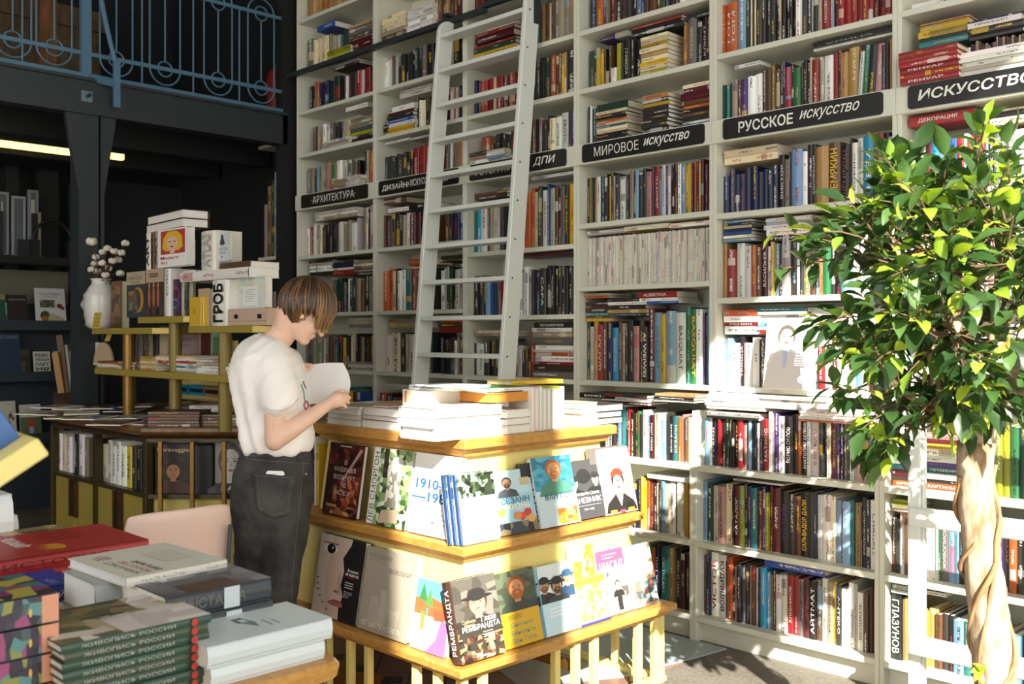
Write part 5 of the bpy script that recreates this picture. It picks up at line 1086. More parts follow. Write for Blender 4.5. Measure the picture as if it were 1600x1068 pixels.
def a_trick(A):
    A.rect(0, 0, 1, 1, hx('4a3a30')); A.rect(0, .72, 1, .28, hx('b8a288')); A.lines(.2, .88, .6, 2, .05, .03, hx('5a4030'))
    for x in (.2, .45, .7): A.ell(x, .42, .07, .22, hx('a8694a')); A.ell(x, .66, .05, .05, hx('c48a66'))
    A.mos(.05, .04, .9, .14, 5, 2, [hx('2f2620'), hx('5a463a')])
stand_book('tall dark cover lettered THE MAGIC BOOK on the middle gold tier', 198, 227, YB, ZD, .26, .03, '39454a', a_magic)
stand_book('tall brown cover with three figures beside the MAGIC book', 228, 256, YB, ZD, .265, .05, '4a3a30', a_trick, page=hx('e9e6e0'))
stand_book('white paged thick book edge-on beside the cover with three figures', 256.5, 265, YB, ZD, .26, .05, 'e9e6e0', None, side='edge', d=.15)
stand_book('violet cover with neon rings on the middle gold tier', 266, 283, YB + .02, ZD, .20, .03, '4a2a44', lambda A: (A.ell(.5, .6, .4, .2, hx('8a3a55')), A.ell(.5, .6, .28, .13, hx('3a1f3a')), A.ell(.45, .35, .35, .13, hx('5a6ab0')), A.ell(.45, .35, .25, .09, hx('4a2a44'))))
stand_book('dark ornamental cover beside the neon cover', 283, 295, YB + .04, ZD, .19, .03, '3a3f33', lambda A: A.mos(0, 0, 1, 1, 4, 8, [hx('2c3028'), hx('7d826c'), hx('4b5142')]))
zz = ZD + .267
for i, (a, c, cl) in enumerate(((227, 234, 'w'), (234.5, 240, 'u'), (240.5, 246, 'q'))):
    stand_book(f'{PAL[cl][1]} volume of the Modern Art row, {ORD[i]} from its open end', a, c, YB + .01, zz, .205, .02, cl, None, side='edge', d=.14, spine='ART|k')
def a_modern(A):
    A.rect(0, 0, 1, 1, hx('efece6')); A.rect(.1, .34, .84, .62, hx('b8433a')); A.poly([(.16, .5), (.2, .78), (.36, .93), (.66, .93), (.84, .78), (.86, .5), (.72, .42), (.28, .42)], hx('e0b83a')); A.ell(.5, .62, .19, .19, hx('e3b9a2')); A.rect(.42, .36, .18, .12, hx('e3b9a2')); A.ell(.42, .66, .045, .015, hx('3a5a7a'), 8); A.ell(.59, .66, .045, .015, hx('3a5a7a'), 8); A.ell(.5, .53, .06, .02, hx('a83038')); A.txt('Modern', .1, .2, .62, .09, hx('b8433a'), .01); A.txt('Art', .1, .08, .25, .08, hx('b8433a'), .01)
stand_book('white cover with a red square portrait lettered Modern Art atop the middle tier pile', 247, 292, YB, zz, .205, .045, 'efece6', a_modern, page=hx('efece6'))
for i in range(2):
    flat_book(('lower', 'upper')[i] + ' bronze edged white paged book on top of the Modern Art row', 224 + 2 * i, 291, YB + .01, zz + .206 + .047 * i, .045, .15, 'u', page=hx('e9e6e0'), mode='fore', turn=-4, acc='a')
stand_book('small pale grey book behind the Modern Art cover', 292, 300, YB + .08, zz + .02, .13, .02, 's', None)
flat_book('white book lying beside the neon cover under the small pale book', 285, 305, YB + .05, ZD + .20, .045, .12, 'w')
# right tier
stand_book('slim yellow book leaning on the brown file', 296, 313, YB - .01, ZC, .15, .008, 'd5ab33', lambda A: (A.lines(.3, .6, .4, 4, .06, .02, hx('8a6a1c'))))
stand_book('second yellow book behind the slim yellow one', 313, 318, YB + .0, ZC, .15, .01, 'y', None, side='edge', d=.1)
stand_book('brown card magazine file on the gold tier', 309, 327, YB + .02, ZC, .195, .05, 'c0a482', None, name='magazine_file')
r = stand_book('white box file with ГРОБ in black letters down its spine', 327, 354, YB, ZC, .232, .06, 'e6e3da', None, side='edge', d=.2, spine='ГРОБ|K', name='box_file')
flat_book('long white box lying across the box file and brown file', 281, 386, YB, ZC + .235, .05, .18, 'e8e5dd', name='white_box')
stand_book('white slipcased book standing on the long white box', 310, 334, YB + .02, ZC + .286, .205, .06, 'd9d4c8', None, side='edge', d=.16, spine='ATLAS|s')
def a_man(A): A.rect(0, 0, 1, 1, hx('c9d0d6')); A.poly([(.45, .9), (.6, .9), (.62, .78), (.72, .6), (.5, .55), (.34, .62), (.42, .8)], hx('3a3f44')); A.ell(.5, .88, .08, .05, hx('3a3f44')); A.txt('ИСКУССТВО', .1, .38, .8, .09, hx('4a4f55')); A.txt('КАРТЫ', .24, .27, .52, .06, hx('4a4f55')); A.rect(.44, .12, .12, .06, hx('7a8086'))
stand_book('pale blue cover with a small dark figure on top of the long white box', 336, 358, YB + .05, ZC + .33, .145, .02, 'c9d0d6', a_man)
flat_book('brown book under the pale blue cover with a figure', 336, 390, YB + .05, ZC + .286, .035, .17, '5a4028', acc='5a4028')
def a_map(A): A.rect(0, 0, 1, 1, hx('d6d9d4')); A.mos(0, .5, 1, .5, 6, 4, [hx('c9cfc0'), hx('d9dcc8'), hx('c2ccd0'), hx('d8d2b8')]); A.rect(.28, .08, .5, .62, hx('e9e9e4')); A.lines(.36, .58, .34, 6, .07, .014, hx('8a8d8c'))
stand_book('pale map cover box with a white label on the gold tier', 367, 414, YB + .05, ZC + .085, .155, .04, 'd6d9d4', a_map)
stand_book('plain white slim book between the box file and the map cover', 355, 368, YB + .06, ZC + .085, .16, .02, 'e4e4e0', None)
bx0, bx1 = atY(356, 495, YB).x, atY(418, 495, YB).x
bxo = thing('card_box', 'long pinkish card box with a black dot and a black square on its front', 'box', ((bx0 + bx1) / 2, YB, ZC + .001)); m = MB(); m.box((bx0, YB, ZC + .001), (bx1, YB + .2, ZC + .082), hx('c8ac96')); m.box((bx0 + .01, YB - .001, ZC + .02), (bx1 - .008, YB, ZC + .023), hx('9a8472')); m.build('body', M_PRINT, bxo, bevel=.003)
m = MB(); M = plane_matrix((bx0, YB - .0012, ZC), (1, 0, 0), (0, 0, 1)); A = Art(m, M, bx1 - bx0, .082); A.ell(.22, .55, .055, .14, hx('1a1918')); A.rect(.76, .40, .10, .26, hx('1a1918')); m.build('front_marks', M_PRINT, bxo)
stand_book('dark leather book behind the yellow card', 173, 190, YB + .1, ZB, .29, .05, '6b4a2f', lambda A: A.mos(.1, .1, .8, .8, 3, 9, [hx('7d5a3a'), hx('4a3020'), hx('8d6a44')]), name='old_book')
# lower tier
YL = YT + .05
m = MB(); p0 = Vector((atY(142, 560, YL + .2).x, YL + .2, ZA + .001)); M = plane_matrix(p0, (1, 0, 0), UP); rr = .15
for i, (cx, c, nm) in enumerate(((.13, 'd9dcdc', 'white'), (.27, 'cbb394', 'beige'))):
    m = MB(); pts = [(cx + rr * math.cos(R(a)), rr * math.sin(R(a))) for a in range(0, 181, 12)]; m.prism(pts, 0 + .02 * i, .012 + .02 * i, hx(c), M=M); tag(m.build('round_fan', M_PRINT), f'{nm} half-round card standing on the lower gold tier', 'card')
def fpile(a, c, Y, z, spec, nm, d=.16):
    for i, (t, cl, da, dc) in enumerate(spec): flat_book(f'{PAL[cl][1]} {"booklet" if t < .012 else "book"}, {ORD[i]} up in the {nm} on the lower gold tier', a + da, c + dc, Y, z, t, d, cl, turn=random.uniform(-3, 3), mode='spine'); z += t
fpile(150, 182, YL, ZA, [(.009, 'q', 0, 0), (.009, 'w', 3, 2), (.008, 'c', -4, -3), (.008, 'o', 4, 3), (.008, 'u', 3, 1)], 'booklet pile')
fpile(182, 205, YL + .01, ZA, [(.008, 'w', 0, 0), (.008, 's', 1, 0), (.008, 'q', 0, 0), (.008, 'u', 0, 0), (.008, 'q', 2, 2)], 'grey booklet pile')
fpile(205, 218, YL + .03, ZA, [(.012, 'u', 0, 0)] * 4, 'small brown pile', .1)
fpile(219, 243, YL, ZA, [(.013, 'a', 0, 0), (.013, 'c', 0, 0), (.013, 'a', 0, 0), (.013, 'c', 0, 0), (.013, 'a', 0, 0), (.013, 'V', 0, 0)], 'striped cream pile', .12)
fpile(243, 300, YL + .02, ZA, [(.010, 's', 22, 4), (.012, 'w', 22, 4), (.012, 't', 20, 4), (.012, 'w', 20, 4), (.013, 'r', 6, 28), (.010, 'w', 4, 28), (.012, 'c', 0, 0), (.008, 'a', 6, 1)], 'white and red pile', .16)
fpile(306, 362, YL, ZA, [(.02, 'w', 0, 0), (.02, 'w', 0, 2), (.02, 'q', 2, 0)], 'spiral bound white pile', .16)
stand_book('grey pink planner lettered HAPPY PLAN standing under the upper tiers', 277, 309, YL + .2, ZA, .26, .03, 'a5908f', lambda A: (A.txt('HAPPY', .12, .62, .6, .08, hx('6a5556')), A.txt('PLAN', .12, .5, .5, .08, hx('6a5556'))))
stand_book('dark red book beside the grey pink planner', 310, 328, YL + .22, ZA, .24, .03, '5e2a26', None)
stand_book('green cover at the back of the lower gold tier', 332, 345, YL + .22, ZA, .25, .03, '4a7a5a', lambda A: A.rect(0, .75, 1, .25, hx('6ab0a8')))
stand_book('lone tan book end standing in the middle of the lower gold tier', 249, 262, YL + .12, ZA + .045, .2, .03, 'b7a68c', None)
for i, cl in enumerate('kguqk'):
    stand_book(f'dim {PAL[cl][1]} book in the shade of the lower tier, {ORD[i]} of the row', 206 + 8 * i, 213 + 8 * i, YL + .32, ZA, .2, .02, cl, None, side='edge', d=.15)
# papers and magazines on the worktop
MG = 'magazines spread over the counter top'
def mag(px, py, w, h, rot, col, art, label, k=0, t=.006):
    p = atZ(px, py, .981); m = MB(); c, s_ = math.cos(R(rot)), math.sin(R(rot))
    M = Matrix(((c, -s_, 0, p.x), (s_, c, 0, p.y), (0, 0, 1, .9805 + k * .0065), (0, 0, 0, 1)))
    n = max(1, int(t / .006))
    m.box((-w / 2, -h / 2, 0), (w / 2, h / 2, t), hx('e6e2d6'), M=M); A = Art(m, M @ Matrix.Translation((-w / 2, -h / 2, t)), w, h); A.rect(0, 0, 1, 1, C(col))
    if art: A.mos(.05, .05, .9, .9, 5, 6, [C(q) for q in art])
    A.txt(random.choice(['АФИША', 'ГИД', 'ИСКУССТВО']), .1, .85, .6, .08, 'w'); return tag(m.build('magazine', M_PRINT, origin=M.translation), label, 'magazine', MG)
cols = [('2a2f3a', ('y', 'n', 'K', 'v')), ('6a2f3a', ('p', 'm', 'K')), ('2f3f33', ('e', 'V', 'k')), ('d0cbc0', None), ('3a3a44', ('l', 'k', 'y')), ('20222a', ('y', 'k', 's')), ('54413a', ('u', 'a', 'k')), ('8f9aa0', ('s', 'g')), ('31405a', ('n', 'l', 'K'))]
pos = [(66, 645), (96, 648), (108, 655), (128, 650), (140, 660), (165, 652), (180, 663), (205, 655), (195, 646), (160, 643), (228, 660), (235, 648), (120, 641), (90, 640), (215, 640), (255, 652)]
for i, (x, y) in enumerate(pos):
    c, a = cols[i % len(cols)] if i != 0 else ('c9b3aa', None); mag(x, y, .19, .26, random.uniform(-25, 25) + 45, c, a, f'magazine lying on the counter top, {ordn(i)} along from its outer end', i % 5)
def cpile(px, py, w, h, rot, n, t, col, nm, pg=None):
    p = atZ(px, py, .981)
    for i in range(n):
        a = R(rot + random.uniform(-3, 3)); dy = Vector((-math.sin(a), math.cos(a), 0)); dx = UP.cross(dy); o = p - dy * (w / 2) - dx * (h / 2) + UP * (.9805 - p.z + t * i)
        m = MB(); book_geo(m, flat_matrix(o, dx, dy), t - .0004, h, w, pc(col, .1), page=pg); tag(m.build('hardback', [M_BOOK, M_PAPER], origin=o), f'{PAL[col][1]} book, {ORD[i]} up in the {nm} on the counter top', 'book', 'book piles on the counter top')
cpile(282, 664, .20, .27, 45, 5, .016, 'u', 'brown pile', hx('8a6a4c')); cpile(351, 664, .16, .2, 45, 4, .016, 'u', 'brown pile beside the reader', hx('8a6a4c')); cpile(338, 645, .2, .26, 40, 3, .018, 'w', 'white pile by the reader'); cpile(300, 642, .2, .28, 50, 3, .012, 'k', 'dark pile behind the brown one')
# rack of cards behind: small yellow shelves with bright cards
rk = thing('card_rack', 'yellow tiered rack of cards seen between the counter posts', 'rack', (-5.35, -.72, .98))
m = MB()
for z in (1.03, 1.13, 1.22): m.box((atY(282, 600, -.75).x, -.75, z - .02), (atY(372, 600, -.75).x, -.62, z))
m.box((atY(282, 600, -.6).x, -.62, .98), (atY(372, 600, -.6).x, -.60, 1.42)); m.build('shelf', M_YEL, rk)
for i, (a, c, z, h, cl) in enumerate(((283, 297, 1.13, .09, 's'), (299, 322, 1.13, .09, 'w'), (324, 344, 1.13, .09, 'c'), (283, 294, 1.03, .07, 'C'), (296, 319, 1.03, .07, 'C'), (320, 344, 1.03, .07, 'a'), (346, 352, 1.03, .16, 'C'), (353, 360, 1.03, .17, 'b'))):
    m = MB(); x0, x1 = atY(a, 600, -.73).x, atY(c, 600, -.73).x; m.box((x0, -.735, z), (x1, -.72, z + h), cl); m.box((x0 + .012, -.7355, z + h * .3), (x1 - .012, -.735, z + h * .7), 'k' if cl in 'wsc' else 'n'); tag(m.build('postcard', M_PRINT), f'{PAL[cl][1]} card, {ORD[i % 3 if i < 3 else i - 3]} on the {"upper" if i < 3 else "lower"} step of the yellow rack', 'card')
# ------------------------------------------------------------------ dim display wall under the mezzanine
DX = -8.75
dw = thing('wall_display', 'dark slate shelving with books face out under the mezzanine', 'shelving', (DX, -3, 0))
ya, yb = -6.5, atX(122, 500, DX + .2).y
m = MB(); m.box((DX - .02, ya, 0), (DX, yb, 1.72)); m.build('back_panel', simple('slate_board', '2a323a', .7), dw)
M_SL = simple('slate_shelf', '2c3840', .6)
for z in (.62, 1.13, 1.55):
    m = MB(); m.box((DX, ya, z - .05), (DX + .16, yb, z)); m.box((DX + .15, ya, z - .05), (DX + .165, yb, z + .03)); m.build('shelf', M_SL, dw)
m = MB(); m.box((DX - .02, yb, 0), (DX + .17, yb + .04, 2.75)); m.build('side_panel', M_SL, dw)
m = MB(); m.box((DX - .04, ya, 1.72), (DX - .02, yb, 2.0), hx('6a665a')); m.build('cream_panel', simple('dim_cream', '6f6a5c', .8), dw)
m = MB(); m.box((DX - .04, ya, 2.04), (DX + .28, yb, 2.10)); m.build('top_shelf', simple('black_shelf', '121212', .5), dw)
def disp(label, px0, px1, z, h, col, art, Y=None):
    X = DX + .135; y0, y1 = atX(px0, 500, X).y, atX(px1, 500, X).y; w = y1 - y0
    n = Vector((math.cos(R(10)), 0, math.sin(R(10)))); u = Vector((-math.sin(R(10)), 0, math.cos(R(10)))); o = Vector((X, y0, z + .005)) - n * .02
    M = Matrix(((n.x, 0, u.x, o.x), (n.y, 1, u.y, o.y), (n.z, 0, u.z, o.z), (0, 0, 0, 1)))
    r = thing('art_book', label, 'book', o, None); m = MB(); book_geo(m, M, .02, h, w, C(col), acc=C(col)); m.build('book_block', [M_BOOK, M_PAPER], r); pr = MB(); A = Art(pr, plane_matrix(o + n * .0202, (0, 1, 0), u), w, h); A.rect(0, 0, 1, 1, C(col)); art(A); pr.build('cover_print', M_PRINT, r)
def a_veg(A): A.txt('VEGETABLE', .14, .80, .72, .07, hx('5a5a50')); A.txt('GARDEN', .24, .73, .5, .045, hx('5a5a50')); A.mos(.15, .45, .5, .22, 5, 3, [hx('5b6b4a'), hx('7c8a62'), hx('3f4d38')]); A.ell(.3, .22, .16, .14, hx('3a4a30')); A.poly([(.35, .1), (.9, .05), (.92, .16), (.5, .3)], hx('b9b48a')); A.ell(.8, .5, .1, .07, hx('6a2f2a')); A.ell(.9, .44, .07, .05, hx('7a3a30')); A.ell(.3, .14, .12, .08, hx('a8642c'))
disp('white cover with painted vegetables lettered VEGETABLE on the dark display', 57, 104, 1.55, .30, 'd6d3d6', a_veg)
disp('small green and white photo cover on the dark display', 3, 37, 1.55, .165, 'd9dad2', lambda A: (A.rect(.06, .55, .88, .38, hx('7aa78f')), A.mos(.06, .08, .88, .45, 6, 3, [hx('3a3a3a'), hx('c2c2bc'), hx('7a7a76')])))
disp('black lettered cover behind the small green photo cover', 12, 44, 1.555, .23, '241c1c', lambda A: A.txt('ДИЗАЙН', .1, .8, .8, .08, 's'))
disp('teal cover at the end of the dark display', -14, 10, 1.552, .24, '1f4a44', lambda A: A.rect(.6, .8, .4, .2, hx('8a8258')))
disp('pale cover with fat black letters on the dark display', 54, 80, 1.13, .19, 'd4d6cc', lambda A: [A.txt(t, .1, .76 - .2 * i, .8, .15, 'K', .03) for i, t in enumerate(('РЕВО', 'ЛЮЦИ', 'ПАРТ', 'ИЯ'))])
disp('white cover with a thin script beside the fat black letters', 86, 112, 1.13, .19, 'd9d6d2', lambda A: A.txt('Gray', .1, .6, .75, .25, hx('4a4a52'), 0, .3))
disp('brown landscape cover on the dark display', 24, 49, 1.13, .21, '3f382f', lambda A: A.mos(0, .1, 1, .6, 5, 4, [hx('4f463a'), hx('6a5f4a'), hx('2c2620')]))
disp('dark cover with an orange figure on the dark display', -2, 20, 1.13, .22, '26221f', lambda A: A.ell(.5, .4, .16, .2, hx('8a4a28')))
disp('blue lettered cover behind the orange figure cover', 0, 34, 1.135, .34, '20344a', lambda A: A.txt('ПЕТЕРБУРГ', .05, .86, .9, .08, hx('7d93a8')))
disp('pale botanical cover with red flowers, low on the dark display', -8, 27, .62, .30, 'c9c9b8', lambda A: [A.ell(.75, .6, .09, .06, hx('7a2f3f')), A.ell(.86, .52, .07, .05, hx('8a3a48')), A.poly([(.4, .05), (.44, .05), (.8, .7), (.76, .7)], hx('3a4a38')), A.ell(.4, .3, .1, .04, hx('4a5a40')), A.ell(.66, .4, .1, .04, hx('4a5a40'))])
disp('white cover with a red house scene, low on the dark display', 33, 66, .62, .265, 'c9c6c0', lambda A: (A.rect(0, 0, 1, .6, hx('5a6a48')), A.ell(.5, .42, .2, .16, hx('a04a34')), A.rect(.42, .1, .2, .2, hx('a8a4b0')), A.txt('САД', .3, .8, .4, .06, hx('4a4a46'))))
# objects on the black top shelf
for i, (a, c, h, cl, nm) in enumerate(((-20, 5, .36, '23262c', 'dark tilted box'), (51, 60, .36, '15161a', 'black upright book'), (60, 64, .37, '9a937e', 'pale edged book'), (30, 48, .14, '1c2432', 'low blue black box'), (18, 40, .50, 'aab0ba', 'pale framed print'), (44, 60, .56, '8a94a2', 'blue grey framed print'), (-6, 14, .52, '97a2b0', 'pale sky coloured print'))):
    X = DX + (.14 if h < .45 else .03) + .012 * i; y0, y1 = atX(a, 340, X).y, atX(c, 340, X).y; m = MB(); m.box((X - .03, y0, 2.1005), (X, y1, 2.10 + h), hx(cl))
    if h > .45: m.box((X, y0 + .02, 2.12), (X + .003, y1 - .02, 2.08 + h), hx('5d6672')); m.box((X + .003, y0 + .05, 2.2), (X + .005, y1 - .06, 2.02 + h), hx('b9b9b2'))
    tag(m.build('framed_print' if h > .45 else 'box', M_PRINT), f'{nm} on the black top shelf under the mezzanine', 'print' if h > .45 else 'box')
m = MB(); p = atX(82, 350, DX + .18); m.tube([(DX + .18, p.y + .16 * math.cos(R(a)), 2.22 + .19 * math.sin(R(a))) for a in range(-20, 201, 20)], .014, 8, hx('1c1c1c')); m.box((DX + .15, p.y - .18, 2.1005), (DX + .21, p.y - .11, 2.24), hx('171717')); m.box((DX + .15, p.y + .11, 2.1005), (DX + .21, p.y + .18, 2.24), hx('171717')); tag(m.build('headphones', M_PRINT), 'black headphones on the black top shelf', 'headphones')
# wooden crate with bottles/cards at the end of the dark display
cr = thing('wooden_box', 'dim brown wooden box of card rolls beside the steel column', 'box', (DX + .6, yb - .1, .0)); Y0_ = atX(86, 620, DX + .5).y; Y1_ = atX(120, 620, DX + .5).y
m = MB(); m.box((DX + .45, Y0_, .0), (DX + .7, Y1_, 1.0)); m.build('body', wood('crate_wood', '5a4028', '3a2818', 3), cr)
for i, (t, h, cl) in enumerate(((.1, .32, 'a'), (.3, .46, 'u'), (.5, .38, 's'), (.7, .30, 'q'), (.9, .40, 'u'))):
    y = Y0_ + (Y1_ - Y0_) * t; m = MB(); m.bar((DX + .6, y, 1.0), (DX + .6, y - .05, 1.0 + h), .05, .03, cl); tag(m.build('card_roll', M_PRINT, origin=(DX + .6, y, 1.0)), f'{PAL[cl][1]} roll sticking out of the dim wooden box, {ORD[i]} along', 'roll')
# ------------------------------------------------------------------ ladders
ld = thing('ladder', 'white wooden ladder leaning on the bookcases behind the stand', 'ladder', (-4.3, -.35, 0))
def lad_y(z): return -.08 - .092 * (3.39 - z)
sl = .092
def stile(x0, x1, ztop, dd=.12):
    m = MB(); r = .085
    f = lambda z, s_: (lad_y(z) + s_ * dd / 2, z)
    pts = [f(0, -1), f(0, 1), f(ztop, 1)] + [(lad_y(ztop) - dd / 2 + r * (1 - math.sin(R(a))), ztop - r * (1 - math.cos(R(a)))) for a in range(0, 91, 15)]
    n = len(pts); vs = [(x0, y, z) for y, z in pts] + [(x1, y, z) for y, z in pts]
    m.add(vs, [tuple(range(n)), tuple(range(2 * n - 1, n - 1, -1))] + [(i, n + i, n + (i + 1) % n, (i + 1) % n) for i in range(n)]); return m
LX0, LX1 = -4.655, -3.94
stile(LX0 - .03, LX0, 3.40).build('stile', M_LADDER, ld, bevel=.004); stile(LX1, LX1 + .03, 3.42).build('stile', M_LADDER, ld, bevel=.004)
for k in range(15):
    z = 3.29 - .2165 * k
    if z < .15: break
    y = lad_y(z); m = MB(); m.box((LX0, y - .05, z - .013), (LX1, y + .048, z + .013)); m.build('rung', M_LADDER, ld, bevel=.003)
m = MB()
for k in range(15):
    z = 3.29 - .2165 * k; y = lad_y(z); m.lathe([(.0, .0), (.006, 0), (.006, .002), (0, .002)], (0, 0, 0), 8, M=plane_matrix((LX1 + .0301, y - .02, z), (0, 1, 0), (0, 0, 1)))
m.build('screws', simple('screw_steel', '3a3a3a', .4), ld)
m = MB(); m.box((LX1 + .03, lad_y(3.4) + .0, 3.22), (LX1 + .036, lad_y(3.4) + .055, 3.47)); m.box((LX1 - .0, lad_y(3.4) + .0, 3.455), (LX1 + .036, lad_y(3.4) + .11, 3.47)); m.build('hook', M_STEEL, ld)
m = MB(); m.box((LX0 - .036, lad_y(3.4) + .0, 3.30), (LX0 - .03, lad_y(3.4) + .055, 3.45)); m.box((LX0 - .036, lad_y(3.4), 3.435), (LX0, lad_y(3.4) + .11, 3.45)); m.build('hook', M_STEEL, ld)
l2 = thing('step_ladder', 'low white ladder standing before the bookcase behind the tree trunk', 'ladder', (-1.3, -.36, 0)); xs = atY(1431, 800, -.36).x
for x in (xs, xs + .68):
    m = MB(); m.box((x - .026, -.375, 0), (x + .022, -.345, 1.34)); m.box((x + .022, -.36, 0), (x + .030, -.33, 1.34), 'k'); m.build('stile', M_LADDER, l2, bevel=.004)  # thin strip added along each stile, standing in for a gap's shadow
for z in (.29, .775, 1.25):
    m = MB(); m.bar((xs - .01, -.39, z), (xs + .7, -.39, z), .05, .07, side=(0, 1, 0)); m.build('rung', M_LADDER, l2, bevel=.012, seg=3)
# ------------------------------------------------------------------ leaning cover on the ledge of the РУССКОЕ bay
def a_port(A):
    A.rect(0, 0, 1, 1, hx('d2d0cc')); A.mos(0, .0, 1, 1, 5, 6, [hx('d6d4d0'), hx('cbc9c4'), hx('dedcd8')]); A.face(.42, .72, .15, .14, hx('d8cbbf'), hx('6b5d54'), hx('77716b')); A.poly([(.0, 0), (.06, .3), (.22, .5), (.4, .54), (.58, .5), (.72, .3), (.8, 0)], hx('6e6964')); A.poly([(.36, .54), (.46, .54), (.44, .3), (.38, .3)], hx('5a6072')); A.ell(.8, .14, .12, .06, hx('d2bfae')); A.lines(.62, .50, .32, 2, .04, .018, 'w'); A.lines(.60, .42, .3, 4, .03, .010, 'w')
show('grey cover with a seated portrait leaning on the book ledge beside the tree', 'L', 1192, 1271, -.075, 1.2125, .325, .018, 'd2d0cc', a_port, 7)
# ------------------------------------------------------------------ foreground table with piles of books
ZTB = .74; TX, TY = -1.826, -2.823
tb = thing('table', 'oak table loaded with book piles, nearest the viewer', 'table', (-3, -3.6, 0))
m = MB()
def rp(o, z, r=.05):
    pts = []
    x0, x1, y0, y1 = -3.75 + o, TX - o, -4.3 + o, TY - o
    for cx, cy, a0 in ((x1 - r, y0 + r, -90), (x1 - r, y1 - r, 0), (x0 + r, y1 - r, 90), (x0 + r, y0 + r, 180)):
        pts += [Vector((cx + r * math.cos(R(a0 + 22.5 * i)), cy + r * math.sin(R(a0 + 22.5 * i)), z)) for i in range(5)]
    return pts
m.rings([rp(.02, ZTB - .045), rp(.004, ZTB - .035), rp(0, ZTB - .012), rp(.008, ZTB)]); m.build('tabletop', M_OAK, tb)
for x, y in ((-1.98, -2.97), (-1.98, -4.15), (-3.6, -2.97), (-3.6, -4.15)):
    m = MB(); m.lathe([(.022, 0), (.032, ZTB - .045)], (x, y, 0), 14); m.build('leg', M_OAK, tb, smooth=False)
m = MB(); m.box((-3.6, -2.99, ZTB - .12), (-1.98, -2.95, ZTB - .045)); m.box((-2.0, -4.15, ZTB - .12), (-1.96, -2.97, ZTB - .045)); m.build('apron', M_OAK, tb)
def tpile(label, a, c, py, front, z, t, d, col, **k): return lay(label, 'R', a, c, front, z, t, d, col, 'spine', py=py, **k)
z0 = ZTB + .0005
def a_white(A): A.rect(0, 0, 1, 1, hx('cfd9dc')); A.poly([(.3, .5), (.55, .56), (.8, .5), (.6, .48), (.5, .46)], hx('7d8c92')); A.lines(.25, .40, .3, 2, .06, .016, hx('6f7d84')); A.mos(.55, .5, .2, .08, 3, 2, [hx('4f5a60'), hx('cfd9dc')])
f = TX - .03
tpile('lower of two thick pale blue books at the table corner', 330, 508, 1035, f - .012, z0, .045, .19, 'd3dde0', cov2='d3dde0', acc='d3dde0', page=hx('e8e4da'))
tpile('upper of two thick pale blue books at the table corner', 325, 520, 1000, f, z0 + .0455, .045, .19, 'cfd9dc', art=a_white, acc='cfd9dc', page=hx('e8e4da'))
def a_green(A): A.rect(0, 0, 1, 1, hx('8d8a72')); A.mos(0, .0, 1, 1, 7, 8, [hx(q) for q in ('b9a78a', 'd8cfc4', '6c6a4c', 'c9bfb6', '9a8a66', 'e3dcd4')]); A.mos(.55, .3, .45, .7, 5, 5, [hx(q) for q in ('5a5a3c', '6f7050', '3f4530', '8a7450')]); A.mos(0, .0, .5, .6, 4, 4, [hx(q) for q in ('d9cfd0', 'c9bdbd', 'e4dcd8')]); A.ell(.82, .78, .05, .03, hx('b83a2c'))
for i in range(8):
    lab = f'dark green spined book, {ORD[7 - i]} from the top of the green pile on the table'
    kw = dict(spine='ЖИВОПИСЬ РОССИИ|s', acc='2c4a3c')
    if i == 7: kw['art'] = a_green; lab = 'topmost dark green book with a painted field cover on the table'
    r = tpile(lab, 98 + random.uniform(-4, 4), 328 + random.uniform(-4, 3), 1010, f - .05 + random.uniform(-.006, .006), z0 + .0178 * i, .0176, .25, '2c4a3c' if i % 3 else '3a4a34', **kw)
    y1 = atX(316, 1010, f - .05).y; m = MB(); zc = z0 + .0178 * i + .009
    m.lathe([(0, 0), (.0075, 0), (0, .0004)], (0, 0, 0), 10, M=plane_matrix((f - .0425, y1 - .02, zc), (0, 1, 0), (0, 0, 1))); m.build('red_dot', simple('red_dot_ink', 'b83028', .5), r)
def a_dark(A): A.rect(0, 0, 1, 1, hx('55555a')); A.mos(0, 0, 1, 1, 6, 6, [hx(q) for q in ('4e4e54', '6a6a70', '5c5a5c', '7d7f86')]); A.mos(.0, .3, .3, .5, 3, 4, [hx('5a3a2c'), hx('4a3028')]); A.txt('СВЕТ', .55, .78, .35, .08, 'w', .02); A.mos(.5, .55, .4, .25, 4, 3, [hx('9a9ca2'), hx('c9cbd0'), hx('7a6a64')])
f2 = f - .18
for i, (dd, lab) in enumerate(((0, 'lowest of three dark slate books behind the pale blue pair'), (.004, 'middle one of three dark slate books behind the pale blue pair'), (-.006, 'topmost of three dark slate books behind the pale blue pair'))):
    r = tpile(lab, 272 - 6 * i, 432 - 4 * i, 930, f2 + dd, z0 + .052 * i, .0515, .26, '3b4046', art=a_dark if i == 2 else None, spine='ВЫСТАВКА|g', acc='3b4046')
    ya, yb = atX(352, 930, f2).y, atX(376, 930, f2).y; m = MB(); m.box((f2 + dd - .0005, ya, z0 + .052 * i + .002), (f2 + dd + .0022, yb, z0 + .052 * i + .049), hx('c3cbd2')); m.build('paper_label', M_PRINT, r)
def a_cream(A): A.rect(0, 0, 1, 1, hx('d9d6c9')); A.txt('ЖУРНАЛИСТ', .08, .80, .55, .07, hx('3a3a36'), .01); A.txt('ИСКУССТВО', .08, .70, .5, .07, hx('a83a34'), .01); A.txt('ВРЕМЯ', .08, .60, .42, .07, hx('3a3a36'), .01); A.lines(.7, .85, .2, 4, .04, .014, hx('8a4a44')); A.rect(.3, .15, .4, .3, hx('cfcbbd'))
